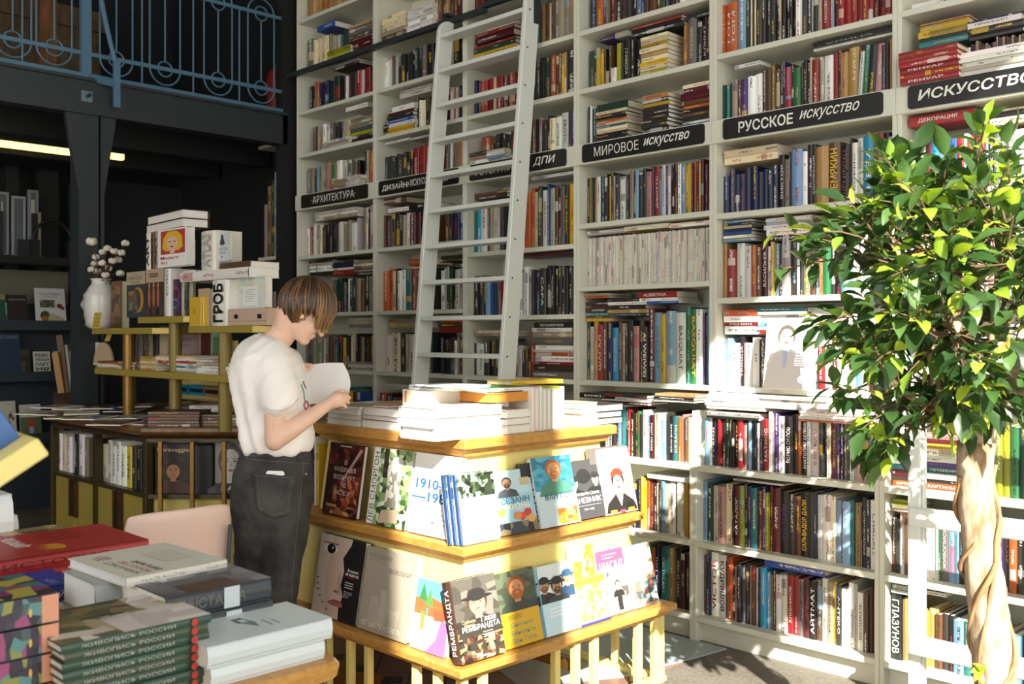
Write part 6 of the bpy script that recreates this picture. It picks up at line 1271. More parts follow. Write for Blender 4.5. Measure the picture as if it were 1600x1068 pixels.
for i in range(3):
    lab = ('grey edged book at the bottom of the stack under the cream cover', 'second grey edged book under the cream cover', 'cream cover with black and red lettering on a stack of grey books')[i]
    tpile(lab, 150 if i < 2 else 191, 268 if i < 2 else 353, 895, (-2.27 if i < 2 else -2.20), z0 + .076 * i, .0755 if i < 2 else .022, .2 if i < 2 else .3, '9fa2a4' if i < 2 else 'd9d6c9', art=a_cream if i == 2 else None, page=hx('d9dadb'), acc='9fa2a4', turn=3 if i == 2 else 0)
def a_red(A): A.rect(0, 0, 1, 1, hx('a52a28')); A.txt('ЦИРКУЛЬ', .42, .60, .45, .10, 'w', .03); A.ell(.28, .5, .12, .05, hx('c98a2c')); A.poly([(.16, .5), (.22, .62), (.26, .52), (.3, .64), (.33, .52), (.4, .6), (.4, .48)], hx('c98a2c')); A.lines(.6, .85, .25, 3, .03, .012, hx('c97a4a')); A.rect(0, .0, .02, 1, hx('8a201f'))
f3 = -2.78
for i in range(2):
    tpile(('lower red book of the pair on the table', 'upper red book with a gold emblem and white lettering on the table')[i], -30, 233, 870, f3, z0 + .05 + .040 * i, .0395, .34, 'a52a28', art=a_red if i else None, acc='a52a28', spine='ИСТОРИЯ|m')
tpile('pink and white book between the red pair and the blue book', -10, 160, 905, f3 + .07, z0, .0495, .30, 'e6dadd', acc='c98a92')
def a_bl(A): A.rect(0, 0, 1, 1, hx('24429c')); A.lines(.1, .8, .45, 6, .05, .02, hx('8aa0d8')); A.lines(.1, .4, .4, 3, .05, .02, hx('8aa0d8'))
f4 = -2.587
for i in range(2): tpile(('white book under the deep blue book on the table', 'deep blue book with pale lines on the table')[i], 30 + 4 * i, 124, 935, f4, z0 + .045 * i, .0445, .2, 'e6e8ea' if i == 0 else '24429c', art=a_bl if i else None, acc='24429c', spine='МУЗЕЙ|w' if i else None)
tpile('pale cyan and pink book beside the red pair', -40, 68, 895, f4 - .10 + .3, z0 + .075, .055, .2, '8fc4d8', acc='d98a80', art=lambda A: (A.rect(0, 0, 1, 1, hx('34383c')), A.rect(0, 0, 1, .5, hx('a4532f'))))
tpile('grey book under the pale cyan and pink book', -40, 66, 915, f4 - .105 + .3, z0, .075, .2, 'c9c9c9')
def a_col(A): A.mos(0, 0, 1, 1, 6, 7, [hx(q) for q in ('3a2d33', '8a4a5a', 'c98a5a', '4a6a72', 'a8a04a', '2c3038', '7a3a6a')])
f5 = TX - .16
for i in range(4):
    r = tpile(f'thick patchwork patterned book, {ORD[3 - i]} from the top of the pile at the table edge' if i < 3 else 'topmost thick patchwork patterned book at the table edge', -150, 90 + random.uniform(-5, 8), 980, f5 + random.uniform(-.01, .01), z0 + .0565 * i, .056, .2, '3a3f48', art=a_col if i == 3 else None, acc='3a3f48')
    ya, yb = atX(-150, 980, f5).y, atX(88, 980, f5).y; sp = MB(); M = plane_matrix((f5 + .0115, ya, z0 + .0565 * i + .002), (0, 1, 0), (0, 0, 1)); A = Art(sp, M, yb - ya, .052)
    A.mos(0, 0, .9, 1, 16, 3, [hx(q) for q in ('3a3f48', '2c3038', '5a8a8a', '9a4a7a', '8a8f4a', '3a3040', '4a5a62')]); A.rect(.88, 0, .12, 1, hx('d99a7a')); A.ell(.80, .45, .012, .16, hx('d8b24a'), 8); sp.build('spine_print', M_PRINT, r)
for i, (c, dd) in enumerate((('c', 0), ('q', 8), ('c', -4), ('u', 5), ('c', 12))):
    tpile(f'{PAL[c][1]} edged magazine, {ORD[i]} up in the low pile behind the red pair', -20 + dd, 132 + dd * .6, 815, TX - 1.12 + .01 * (i % 2), z0 + .02 + .016 * i + .03, .0155, .26, c, name='magazine', cat='magazine', turn=random.uniform(-4, 4), art=(lambda A: A.mos(0, 0, 1, 1, 5, 6, [hx(q) for q in ('b9a27a', '8a7a5a', 'd8ccb0', '5a4a3a')])) if i == 4 else None)
tpile('cream board under the low magazine pile', -30, 120, 815, TX - 1.13, z0, .05, .27, 'c')
for i, (t, c) in enumerate(((.05, 'w'), (.03, 's'), (.16, 'w'))):
    z_ = z0 + (0, .05, .08)[i]; tpile(f'thick white book, {ORD[i]} up in the tall white pile at the picture edge', -120, 28 - 3 * i, 790, TX - 1.36, z_, t - .0005, .2, 'e4e8ec' if c == 'w' else 's', acc='e4e8ec')
tpile('white book leaning low at the far edge of the table', -120, 30, 660, TX - 1.62, z0, .13, .2, 'd9dad6', acc='d9dad6')
# ------------------------------------------------------------------ pale pink chairs
def chair(label, c, ang, ztop, w=.40):
    ch = thing('chair', label, 'chair', (c[0], c[1], 0)); rot = Matrix.Translation((c[0], c[1], 0)) @ Matrix.Rotation(R(ang), 4, 'Z')
    M_P = simple('pale_pink_shell', 'e0c4b8', .45); M_CL = simple('chair_leg_metal', '5a6670', .35, metal=.6)
    def slab(fn, n, k, t):
        mb = MB(); g = [[Vector(fn(i / n, j / k)) for i in range(n + 1)] for j in range(k + 1)]; nv = []
        for j in range(k + 1):
            for i in range(n + 1):
                a = g[j][min(i + 1, n)] - g[j][max(i - 1, 0)]; b_ = g[min(j + 1, k)][i] - g[max(j - 1, 0)][i]; nv.append(a.cross(b_).normalized() * t / 2)
        P = [v for r in g for v in r]; vs = [p + q for p, q in zip(P, nv)] + [p - q for p, q in zip(P, nv)]; o = len(P); W = n + 1; fs = []
        for j in range(k):
            for i in range(n): a = j * W + i; fs += [(a, a + 1, a + W + 1, a + W), (o + a, o + a + W, o + a + W + 1, o + a + 1)]
        for i in range(n): fs += [(i, o + i, o + i + 1, i + 1), (k * W + i, k * W + i + 1, o + k * W + i + 1, o + k * W + i)]
        for j in range(k): fs += [(j * W, (j + 1) * W, o + (j + 1) * W, o + j * W), (j * W + n, o + j * W + n, o + (j + 1) * W + n, (j + 1) * W + n)]
        mb.add(vs, fs, M=rot); return mb
    def back(u, v):
        x = (u - .5) * w; z = .47 + v * (ztop - .47); e = abs(u - .5) * 2
        # rounded top corners
        if v > .8: x *= 1 - .06 * ((v - .8) / .2) ** 2
        return (x, .20 + .04 * v - .05 * e * e, z - .012 * (e ** 4) * (v > .7))
    slab(back, 12, 10, .022).build('backrest', M_P, ch, smooth=True, bevel=.006)
    slab(lambda u, v: ((u - .5) * (w + .02), -.20 + .40 * v, .445 + .02 * abs(u - .5) * 2 + .012 * v), 10, 8, .022).build('seat', M_P, ch, smooth=True, bevel=.006)
    for x in (-1, 1):
        for y in (-1, 1): mb = MB(); mb.tube([rot @ Vector((x * .15, y * .14, .44)), rot @ Vector((x * .19, y * .20, 0))], .011, 8); mb.build('leg', M_CL, ch)
    for x in (-1, 1): mb = MB(); mb.tube([rot @ Vector((x * .17, .15, .43)), rot @ Vector((x * .175, .215, .60)), rot @ Vector((x * .175, .235, ztop - .08))], .009, 8); mb.build('back_stay', M_CL, ch)
    return ch
p = atz(278, 830, 3.52); chair('pale pink chair with rounded back between the table and the counter', (p.x - .22, p.y + .02), -90, .845)
p = atz(512, 1075, 2.62); chair('pale pink chair at the table end, mostly below the picture edge', (p.x - .0, p.y - .12), 150, .59, .30)
# ------------------------------------------------------------------ yellow ledge with a blue book, closest of all
s2 = thing('display_stand', 'pale yellow slanted ledge of another display stand, closest to the viewer', 'display stand', (-1.9, -3.6, ZTB))
e0 = atz(66, 686, 1.72); dv = (FW * .35 - RT * .9).normalized(); 
a1 = atz(50, 690, 1.72); a0 = atz(-120, 800, 1.62)
m = MB(); m.bar(a1, a0, .035, .17, side=(0, 0, 1)); m.build('ledge', M_YEL, s2, bevel=.003)
m = MB(); q = a1.lerp(a0, .85); m.box((q.x - .03, q.y - .03, ZTB), (q.x + .03, q.y + .03, q.z - .06)); m.build('leg', M_YEL, s2); q2 = a1.lerp(a0, 1.0)
bp = a1.lerp(a0, .05); ax = (a0 - a1).normalized(); up_ = (UP - ax * UP.dot(ax)).normalized(); nn = ax.cross(up_)
o = bp + up_ * .019; M = Matrix(((nn.x, ax.x, up_.x, o.x), (nn.y, ax.y, up_.y, o.y), (nn.z, ax.z, up_.z, o.z), (0, 0, 0, 1)))
r = thing('art_book', 'deep blue cover leaning on the yellow ledge closest to the viewer', 'book', o); m = MB(); book_geo(m, M, .02, .20, .16, hx('2c5c9e'), acc=hx('2c5c9e')); m.build('book_block', [M_BOOK, M_PAPER], r)
for sx in (1, -1):
    pass
pr = MB(); A = Art(pr, plane_matrix(o + nn * .0203, ax, up_), .16, .20); A.mos(0, 0, 1, 1, 6, 7, [hx('2c5c9e'), hx('3a6eb4'), hx('24508c'), hx('4f86c4')]); A.ell(.35, .45, .08, .05, hx('b04a5a')); pr.build('cover_print', M_PRINT, r)
# ------------------------------------------------------------------ the reader
PZ = 3.9
def P(px, py, dz=0.): return atz(px, py, PZ + dz)
MPP = PZ / FPX
def fuse(name, mb, mat, voxel, parent=None, smooth=2, fn=None, dec=None):
    """one continuous skin grown round all the shapes in `mb`"""
    o = mb.build(name + '_raw', mat); md = o.modifiers.new('r', 'REMESH'); md.mode = 'VOXEL'; md.voxel_size = voxel
    ms = o.modifiers.new('s', 'SMOOTH'); ms.iterations = smooth; ms.factor = .5
    m2 = o.modifiers.new('r2', 'REMESH'); m2.mode = 'VOXEL'; m2.voxel_size = voxel * 1.1; m3 = o.modifiers.new('s2', 'SMOOTH'); m3.iterations = max(1, smooth // 2); m3.factor = .5
    dg = bpy.context.evaluated_depsgraph_get(); dg.update()
    me = bpy.data.meshes.new_from_object(o.evaluated_get(dg)); loc = Vector(o.location)
    base = TOP(parent) if parent else loc
    bm = bmesh.new(); bm.from_mesh(me); todo = set(bm.verts); parts_ = []
    while todo:
        st = [todo.pop()]; grp = [st[0]]
        while st:
            for e in st.pop().link_edges:
                for v in e.verts:
                    if v in todo: todo.discard(v); st.append(v); grp.append(v)
        parts_.append(grp)
    parts_.sort(key=len)
    for g_ in parts_[:-1]: bmesh.ops.delete(bm, geom=g_, context='VERTS')
    bm.to_mesh(me); bm.free(); me.update()
    nrm = [Vector(v.normal) for v in me.vertices]
    for v, nv in zip(me.vertices, nrm):
        p = v.co + loc
        if fn: p = fn(p, nv)
        v.co = p - base
    old = o.data; bpy.data.objects.remove(o); bpy.data.meshes.remove(old)
    me.materials.clear(); me.materials.append(mat); me.polygons.foreach_set('use_smooth', [True] * len(me.polygons)); me.update()
    n = bpy.data.objects.new(name, me); COL.objects.link(n)
    if parent: n.parent = parent
    else: n.location = base
    return n
def bvh_of(o):
    b = TOP(o); return BVHTree.FromPolygons([Vector(v.co) + b for v in o.data.vertices], [tuple(p.vertices) for p in o.data.polygons])
def caps(mb, pts, rads, n=12):
    for p, r in zip(pts, rads): mb.ellipsoid(p, (r, r, r), n, 8)
    for i in range(len(pts) - 1):
        a, b = Vector(pts[i]), Vector(pts[i + 1]); k = max(2, int((b - a).length / .012))
        mb.tube([a.lerp(b, j / k) for j in range(k + 1)], [rads[i] + (rads[i + 1] - rads[i]) * j / k for j in range(k + 1)], n)
def loft(mb, rs, n=28, sq=2.4, cap=True):
    """rings given as ((xl,yl),(xr,yr), half depth, dz)"""
    out = []
    for (xl, yl), (xr, yr), b, dz in rs:
        l, r = P(xl, yl, dz), P(xr, yr, dz); c = (l + r) / 2; ax = (r - l) / 2; ring = []
        for j in range(n):
            t = 2 * math.pi * j / n; ct, s_ = math.cos(t), math.sin(t)
            u = math.copysign(abs(ct) ** (2 / sq), ct); v = math.copysign(abs(s_) ** (2 / sq), s_)
            ring.append(c + ax * u + FW * (b * v))
        out.append(ring)
    mb.rings(out, cap=cap)
HD = (RT * .95 + FW * .31).normalized()
pit = R(38); hf = HD * math.cos(pit) - UP * math.sin(pit); hu = UP * math.cos(pit) + HD * math.sin(pit); hs = hf.cross(hu)   # hs points to the reader's right, the near side
if hs.dot(FW) > 0: hs = -hs
HC = P(479, 478, .0)
def H(a, b, c=0.): return HC + hf * a + hu * b + hs * c
HM = Matrix(((hf.x, hs.x, hu.x, 0), (hf.y, hs.y, hu.y, 0), (hf.z, hs.z, hu.z, 0), (0, 0, 0, 1)))
def hell(mb, c, r, n=20, k=14):
    mb.ellipsoid((0, 0, 0), r, n, k, M=Matrix.Translation(c) @ HM)
base = P(420, 1080, .0); base.z = 0
man = thing('person', 'person with short brown hair in white T-shirt and black jeans, reading at the stand', 'person', base)
sk = MB()
hell(sk, H(-.005, .0), (.096, .074, .098)); hell(sk, H(.028, -.052), (.064, .056, .072)); hell(sk, H(.045, -.085), (.045, .045, .045)); hell(sk, H(.072, -.110), (.024, .027, .020))
hell(sk, H(.078, -.030), (.024, .050, .03)); hell(sk, H(.06, -.055, .032), (.03, .024, .032)); hell(sk, H(.06, -.055, -.032), (.03, .024, .032))
caps(sk, [H(.088, -.012), H(.100, -.036), H(.112, -.050)], [.009, .011, .0125], 10); hell(sk, H(.103, -.052, .011), (.008, .008, .007)); hell(sk, H(.103, -.052, -.011), (.008, .008, .007))
hell(sk, H(.088, -.074), (.014, .022, .007)); hell(sk, H(.086, -.086), (.013, .020, .008)); hell(sk, H(.086, -.0), (.016, .06, .012))
# ear
hell(sk, H(.006, -.026, .073), (.018, .008, .031)); hell(sk, H(.003, -.05, .070), (.011, .007, .012))
hell(sk, H(.006, -.026, -.073), (.018, .008, .031))
# neck and shoulders
caps(sk, [H(-.035, -.06), P(446, 516, .005), P(428, 537, .01), P(420, 556, .02)], [.054, .052, .056, .075], 16)
caps(sk, [P(420, 560, .02), P(424, 640, .01), P(428, 720, .0)], [.09, .095, .095], 16)
# near arm
SHN, ELN, WRN = P(428, 575, -.115), P(429, 688, -.135), P(512, 632, -.06)
caps(sk, [SHN, P(430, 640, -.13), ELN], [.050, .043, .038], 14)
caps(sk, [ELN, P(452, 672, -.12), P(485, 650, -.085), WRN], [.039, .0385, .031, .0225], 14)
# near hand: back of the hand towards us, fingers closed round the lower corner of the book
hell2 = lambda c, r, ax: None
caps(sk, [WRN, P(520, 626, -.052), P(530, 620, -.046)], [.021, .0225, .020], 12); caps(sk, [P(516, 631, -.05), P(531, 629, -.05)], [.020, .017], 12)
for (kx, ky, kz), (mx_, my, mz), (ex, ey, ez), r in (((535, 611, -.030), (543, 614, -.010), (538, 620, .008), .0078), ((538, 617, -.038), (546, 621, -.018), (539, 627, .002), .0082), ((538, 624, -.046), (545, 628.5, -.027), (538, 633, -.007), .0078), ((535, 631, -.052), (541, 636, -.036), (534, 638, -.018), .0068)):
    caps(sk, [P(522, 626, -.048).lerp(P(kx, ky, kz), .5), P(kx, ky, kz), P(mx_, my, mz), P(ex, ey, ez)], [r * 1.25, r * 1.15, r, r * .85], 9)
caps(sk, [P(515, 624, -.035), P(524, 615, -.018), P(533, 611, -.006)], [.013, .0105, .0085], 9)
# far arm and hand on the top edge of the book
caps(sk, [P(452, 570, .14), P(470, 650, .19), P(470, 592, .16), P(466, 580, .13)], [.045, .036, .026, .021], 12)
caps(sk, [P(464, 577, .125), P(470, 573, .115)], [.020, .019], 10)
for i, (ex, ey) in enumerate(((487, 571), (486, 574), (484, 577), (480, 580))):
    caps(sk, [P(468, 572 + 2.5 * i, .118), P(476, 569 + 2.5 * i, .105), P(ex, ey - 1, .092 - .002 * i)], [.0095, .0088, .0075], 9)
caps(sk, [P(466, 572, .115), P(473, 574, .085), P(479, 577, .075)], [.011, .009, .008], 9)
M_SKIN = simple('skin', 'e0b9a2', .5, var=.05, scale=14)
p_ = M_SKIN.node_tree.nodes['Principled BSDF']; p_.inputs['Subsurface Weight'].default_value = .25; p_.inputs['Subsurface Radius'].default_value = (.01, .004, .002); p_.inputs['Subsurface Scale'].default_value = .5
body = fuse('body', sk, M_SKIN, .003, man, 3)
mb = MB(); hell(mb, H(.0988, -.0765), (.004, .015, .0035), 12, 8); hell(mb, H(.0958, -.0845), (.004, .014, .0045), 12, 8); mb.build('lips', simple('lip_skin', 'b9756c', .45), man, smooth=True)
for s_ in (1, -1):
    mb = MB(); mb.tube([H(.091 - .010 * abs(t), -.014 - .005 * (1 - t * t), s_ * (.033 + .015 * t)) for t in (-1, -.5, 0, .5, 1)], .0022, 6, hx('2a1c14')); mb.build('closed_lashes', M_PRINT, man)
    mb = MB(); mb.tube([H(.098 - .012 * abs(t), .012 - .003 * t * t, s_ * (.034 + .018 * t)) for t in (-1, -.5, 0, .5, 1)], .003, 6, hx('4a3422')); mb.build('eyebrow', M_PRINT, man)
# ---- hair
def hair():
    w = (hu * .82 - hf * .50).normalized(); e1 = (hf - w * hf.dot(w)).normalized(); e2 = w.cross(e1)
    if e2.dot(hs) < 0: e2 = -e2
    def surf(th, ph, k=1.):
        d = w * math.cos(th) + (e1 * math.cos(ph) + e2 * math.sin(ph)) * math.sin(th)
        a, b, c = d.dot(hf), d.dot(hu), d.dot(hs)
        r = 1 / math.sqrt((a / .112) ** 2 + (b / .112) ** 2 + (c / .090) ** 2)
        return HC + hu * .006 + hf * .0 + d * r * k
    def lim(ph):
        p = abs((ph + math.pi) % (2 * math.pi) - math.pi) * 180 / math.pi
        pts = [(0, 122), (30, 126), (52, 130), (66, 122), (82, 112), (100, 126), (125, 144), (180, 146)]
        for (a, x), (b, y) in zip(pts, pts[1:]):
            if a <= p <= b: return R(x + (y - x) * (p - a) / (b - a))
        return R(100)
    mb = MB(); n, m = 96, 22; vs, fs = [], []
    for i in range(n):
        ph = 2 * math.pi * i / n; l = lim(ph)
        for j in range(m + 1):
            th = l * j / m; pd = abs((ph + math.pi) % (2 * math.pi) - math.pi) * 180 / math.pi; vs.append(surf(th, ph, .965 - (.10 if pd > 110 else .04 if pd > 80 else 0) * max(0, j / m - .5) * 2 + .012 * math.sin(i * 2.4 + j * .12) + .012 * noise.noise(Vector((i * .6, j * .05, 0)))))
    for i in range(n):
        for j in range(m): a = i * (m + 1) + j; b = ((i + 1) % n) * (m + 1) + j; fs.append((a, a + 1, b + 1, b))
    # inner skin gives the cap thickness
    o = len(vs); vs += [HC + (v - HC) * .90 for v in vs]; fs += [tuple(q + o for q in reversed(f)) for f in fs]
    for i in range(n): a = i * (m + 1) + m; b = ((i + 1) % n) * (m + 1) + m; fs.append((a, a + o, b + o, b))
    mb.add(vs, fs, hx('3a2719'))
    tones = [hx(q) for q in ('2f2014', '452d1b', '5d3f24', '7a5530', '3a2617')]; gold = [hx(q) for q in ('8a6236', 'a9783f', 'c0904f', '6d4a29')]
    for k in range(680):
        ph = random.uniform(-math.pi, math.pi); p = abs(ph) * 180 / math.pi; l = lim(ph) + R(random.uniform(-16 if p > 90 else -8, 5)); th0 = random.uniform(.02, .65) * l; pts, rad = [], []
        sw = random.uniform(-.12, .12); kk = random.uniform(.985, 1.035); N_ = 9
        for j in range(N_):
            t = j / (N_ - 1); th = th0 + (l - th0) * t
            q = surf(th, ph + sw * t, kk - .015 * (1 - t) * 0)
            if p > 95: q = HC + (q - HC) * (1 - (.10 if p > 120 else .05) * max(0, t - .5) * 2)
            pts.append(q); rad.append(.0036 * (1 - .55 * abs(2 * t - 1)))
        if p < 66:
            for g in range(1, 4): pts.append(pts[-1] + (-UP * .9 - hf * .10 + (pts[-1] - pts[-2]).normalized() * .5).normalized() * (.007 if p < 25 else .012)); rad.append(rad[-1] * .62)
        rad[-1] = .0006
        c0 = random.choice(tones); c1 = random.choice(gold) if (p < 75 and random.random() < .85) or random.random() < .18 else random.choice(tones)
        cols = [tuple(a * (1 - f) + b * f for a, b in zip(c0, c1)) for f in [min(1, max(0, (j / (len(pts) - 1) - .25) * 1.5)) for j in range(len(pts) - 1)]]
        mb.tube(pts, rad, 5, c0, cols=cols)
    return mb
M_HAIR = attr_mat('hair_strands', .38, coat=.15)
hair().build('hair', M_HAIR, man, smooth=True)
# ---- T-shirt
sh = MB()
loft(sh, [((386, 709), (480, 710), .112, 0), ((376, 701), (489, 703), .130, 0), ((370, 684), (491, 684), .140, 0), ((369, 660), (487, 655), .14, 0), ((364, 635), (484, 632), .148, .0), ((361, 608), (480, 608), .158, .0), ((361, 582), (477, 588), .168, .0), ((364, 562), (474, 574), .172, .0), ((371, 545), (469, 562), .160, .0), ((382, 531), (463, 553), .128, .005), ((396, 521), (457, 547), .078, .015), ((404, 517), (453, 543), .062, .012)], 32, 2.3)
caps(sh, [P(422, 556, -.055), P(426, 572, -.10), P(432, 595, -.122), P(436, 614, -.135), P(437, 625, -.138)], [.080, .076, .074, .072, .068], 20)
caps(sh, [P(445, 566, .12), P(462, 600, .17)], [.07, .062], 14)
def folds(p, n):
    r = (p - P(420, 600)); x, z = r.dot(RT), r.z; d = r.dot(FW)
    low = max(0, min(1, (.12 - z) / .26)); back = max(0, min(1, (.06 - x) / .08)); near = max(0, min(1, (-.04 - d) / .05)); slv = near * (1 if -.09 < z < .12 and -.06 < x < .12 else .4)
    w_ = x + .22 * z + .025 * noise.noise(Vector((x * 5, z * 4, d * 3)))
    f = .026 * noise.noise(Vector((w_ * 17, z * 1.4, d * 4))) * (.25 + .75 * low * back)
    f += .009 * math.sin(w_ * 95 + 2.5 * noise.noise(Vector((z * 3, x * 4, 2)))) * low * back
    f += .011 * noise.noise(Vector(((x + z) * 9, (z - x) * 26, d * 5 + 9))) * (.4 + .6 * slv)
    return p + n * f
shirt = fuse('t_shirt', sh, simple('white_cotton', 'efebe6', .85, bump=.12, bscale=400), .0088, man, 14, folds)
bv = bvh_of(shirt)
def patch(bv, fn, nu, nv, off, thick=.0):
    """a panel laid on a surface: fn(u,v) gives photo columns and rows"""
    mb = MB(); g = []
    for j in range(nv + 1):
        for i in range(nu + 1):
            x, y = fn(i / nu, j / nv); d = ray(x, y).normalized(); h = bv.ray_cast(EYE, d)
            g.append((h[0] + h[1] * off if h[0] is not None else None, h[1]))
    W = nu + 1; ok = [q[0] is not None for q in g]; vs = [q[0] if q[0] is not None else Vector() for q in g]; o = len(vs); vs += [v - (q[1] * thick if q[1] is not None else Vector()) for v, q in zip(list(vs), g)]; fs = []
    for j in range(nv):
        for i in range(nu):
            a = j * W + i; f = (a, a + 1, a + W + 1, a + W)
            if all(ok[k] for k in f): fs.append(f); fs.append(tuple(k + o for k in reversed(f)))
    for i in range(nu):
        for a, b in ((i, i + 1), (nv * W + i + 1, nv * W + i)):
            if ok[a] and ok[b]: fs.append((b, a, a + o, b + o))
    for j in range(nv):
        for a, b in (((j + 1) * W, j * W), (j * W + nu, (j + 1) * W + nu)):
            if ok[a] and ok[b]: fs.append((b, a, a + o, b + o))
    mb.add(vs, fs); return mb
def seam(mb, bv, pts, r, col, dash=None, off=.0012):
    out = []
    for (x0, y0), (x1, y1) in zip(pts, pts[1:]):
        n = max(2, int(math.hypot(x1 - x0, y1 - y0) / 1.6))
        for k in range(n):
            t = k / n; h = bv.ray_cast(EYE, ray(x0 + (x1 - x0) * t, y0 + (y1 - y0) * t).normalized())
            if h[0] is not None: out.append(h[0] + (h[1] if h[1].dot(h[0] - EYE) < 0 else -h[1]) * off)
    if dash is None: mb.tube(out, r, 5, col) if len(out) > 1 else None
    else:
        for k in range(0, len(out) - 2, 2): mb.tube(out[k:k + 2], r, 4, col)
mb = MB(); seam(mb, bv, [(411, 634), (425, 641), (442, 640), (458, 632), (466, 622)], .0022, hx('c9c2b6')); mb.build('sleeve_seam', M_PRINT, shirt); mb = MB(); seam(mb, bv, [(402, 519), (420, 530), (440, 541), (455, 546)], .003, hx('d2ccc2')); mb.build('neck_rib', M_PRINT, shirt)
mb = MB()
for pts, c in (([(470, 600), (474, 612), (476, 630)], '5a8a78'), ([(473, 596), (478, 608)], '4a6a60'), ([(474, 632), (479, 626), (482, 634), (477, 640), (474, 632)], 'b8485a')): seam(mb, bv, pts, .003, hx(c))
mb.build('printed_motif', M_PRINT, shirt)
# ---- jeans
jm = MB()
loft(jm, [((389, 687), (481, 691), .098, 0), ((384, 694), (483, 697), .104, 0), ((374, 714), (487, 718), .120, 0), ((366, 742), (489, 745), .132, 0), ((362, 772), (488, 775), .138, 0), ((364, 800), (485, 802), .132, 0), ((367, 825), (482, 827), .125, 0), ((370, 850), (478, 852), .11, 0), ((376, 880), (470, 882), .08, 0), ((390, 905), (455, 905), .05, 0)], 32, 2.3)
def legp(c, dz, rs, zend):
    pts = [P(x, y, dz) for x, y, r in rs]; rad = [r for x, y, r in rs]; e = pts[-1].copy(); e.z = zend; pts.append(e); rad.append(rad[-1] * .98); caps(jm, pts, rad, 18)
legp(0, -.045, [(438, 800, .092), (438, 850, .087), (436, 900, .080), (434, 945, .074), (430, 1000, .068)], .10)
legp(0, .062, [(399, 800, .080), (396, 850, .076), (394, 900, .070), (392, 945, .066), (390, 1000, .062)], .10)
def creases(p, n):
    r = (p - P(425, 800)); x, z, d = r.dot(RT), r.z, r.dot(FW)
    f = noise.noise(Vector((x * 10, z * 22, d * 10))) * .005 + noise.noise(Vector((x * 26, z * 34 + x * 20, d * 26))) * .003
    return p + n * f
def denim():
    m, nt, b = newmat('black_denim'); tc = N(nt, 'ShaderNodeTexCoord')
    n1 = N(nt, 'ShaderNodeTexNoise'); n1.inputs['Scale'].default_value = 7; n1.inputs['Detail'].default_value = 6; n2 = N(nt, 'ShaderNodeTexNoise'); n2.inputs['Scale'].default_value = 420
    L(nt, tc.outputs['Object'], n1.inputs['Vector']); L(nt, tc.outputs['Object'], n2.inputs['Vector'])
    a = N(nt, 'ShaderNodeMath', operation='MULTIPLY_ADD'); L(nt, n2.outputs['Fac'], a.inputs[0]); a.inputs[1].default_value = .3; L(nt, n1.outputs['Fac'], a.inputs[2])
    r = N(nt, 'ShaderNodeValToRGB'); r.color_ramp.elements[0].position = .5; r.color_ramp.elements[1].position = .85; r.color_ramp.elements[0].color = (*hx('222124'), 1); r.color_ramp.elements[1].color = (*hx('4a4846'), 1)
    L(nt, a.outputs[0], r.inputs['Fac']); L(nt, r.outputs['Color'], b.inputs['Base Color']); b.inputs['Roughness'].default_value = .85
    bp = N(nt, 'ShaderNodeBump'); bp.inputs['Strength'].default_value = .25; bp.inputs['Distance'].default_value = .002; L(nt, n2.outputs['Fac'], bp.inputs['Height']); L(nt, bp.outputs['Normal'], b.inputs['Normal']); return m
M_DEN = denim()
jeans = fuse('jeans', jm, M_DEN, .007, man, 3, creases)
bj = bvh_of(jeans)
def pk(u, v):
    top = (398 + 62 * u, 739 + 5 * u); vv = 57 + 9 * (1 - abs(2 * u - 1.1)); return (top[0] + (6 - 16 * u) * v, top[1] + vv * v)
patch(bj, pk, 12, 10, .0125, .0045).build('back_pocket', M_DEN, jeans, smooth=False)
mb = MB(); st_ = hx('7d7a76')
ed = [pk(u, .04) for u in (0, .25, .5, .75, 1)]
bp_ = BVHTree.FromPolygons([Vector(v.co) + TOP(man) for v in bpy.data.objects['back_pocket'].data.vertices], [tuple(p.vertices) for p in bpy.data.objects['back_pocket'].data.polygons])
for q in ([pk(u / 8, .05) for u in range(9)], [pk(.05, v / 8) for v in range(9)], [pk(.95, v / 8) for v in range(9)], [pk(.05 + .9 * u / 8, .95) for u in range(9)]): seam(mb, bp_, q, .0009, st_, 1, .0012)
seam(mb, bj, [(386, 716), (420, 720), (455, 722), (486, 724)], .001, st_, 1, .0022); seam(mb, bj, [(474, 722), (471, 748), (466, 800), (460, 860), (454, 938)], .0012, st_, 1, .0025); seam(mb, bj, [(470, 724), (467, 748), (462, 800), (456, 860), (450, 938)], .0009, hx('5a5856'), 1, .0022); seam(mb, bj, [(384, 724), (380, 760), (384, 800), (398, 822)], .0009, hx('5a5856'), 1, .0022)
mb.build('stitching', M_PRINT, jeans)
patch(bj, lambda u, v: (464 + 6 * u, 696 + 24 * v), 2, 6, .007, .005).build('belt_loop', M_DEN, jeans)
patch(bj, lambda u, v: (391 + 90 * u, 697 + 3 * u + 17 * v), 24, 4, .0035, .004).build('waistband', M_DEN, jeans)
h = bj.ray_cast(EYE, ray(478, 740).normalized())
if h[0] is not None: mb = MB(); mb.ellipsoid(h[0], (.004, .004, .004), 10, 6, hx('b9b4a8')); mb.build('rivet', attr_mat('rivet_metal', .3, metal=.8), jeans)
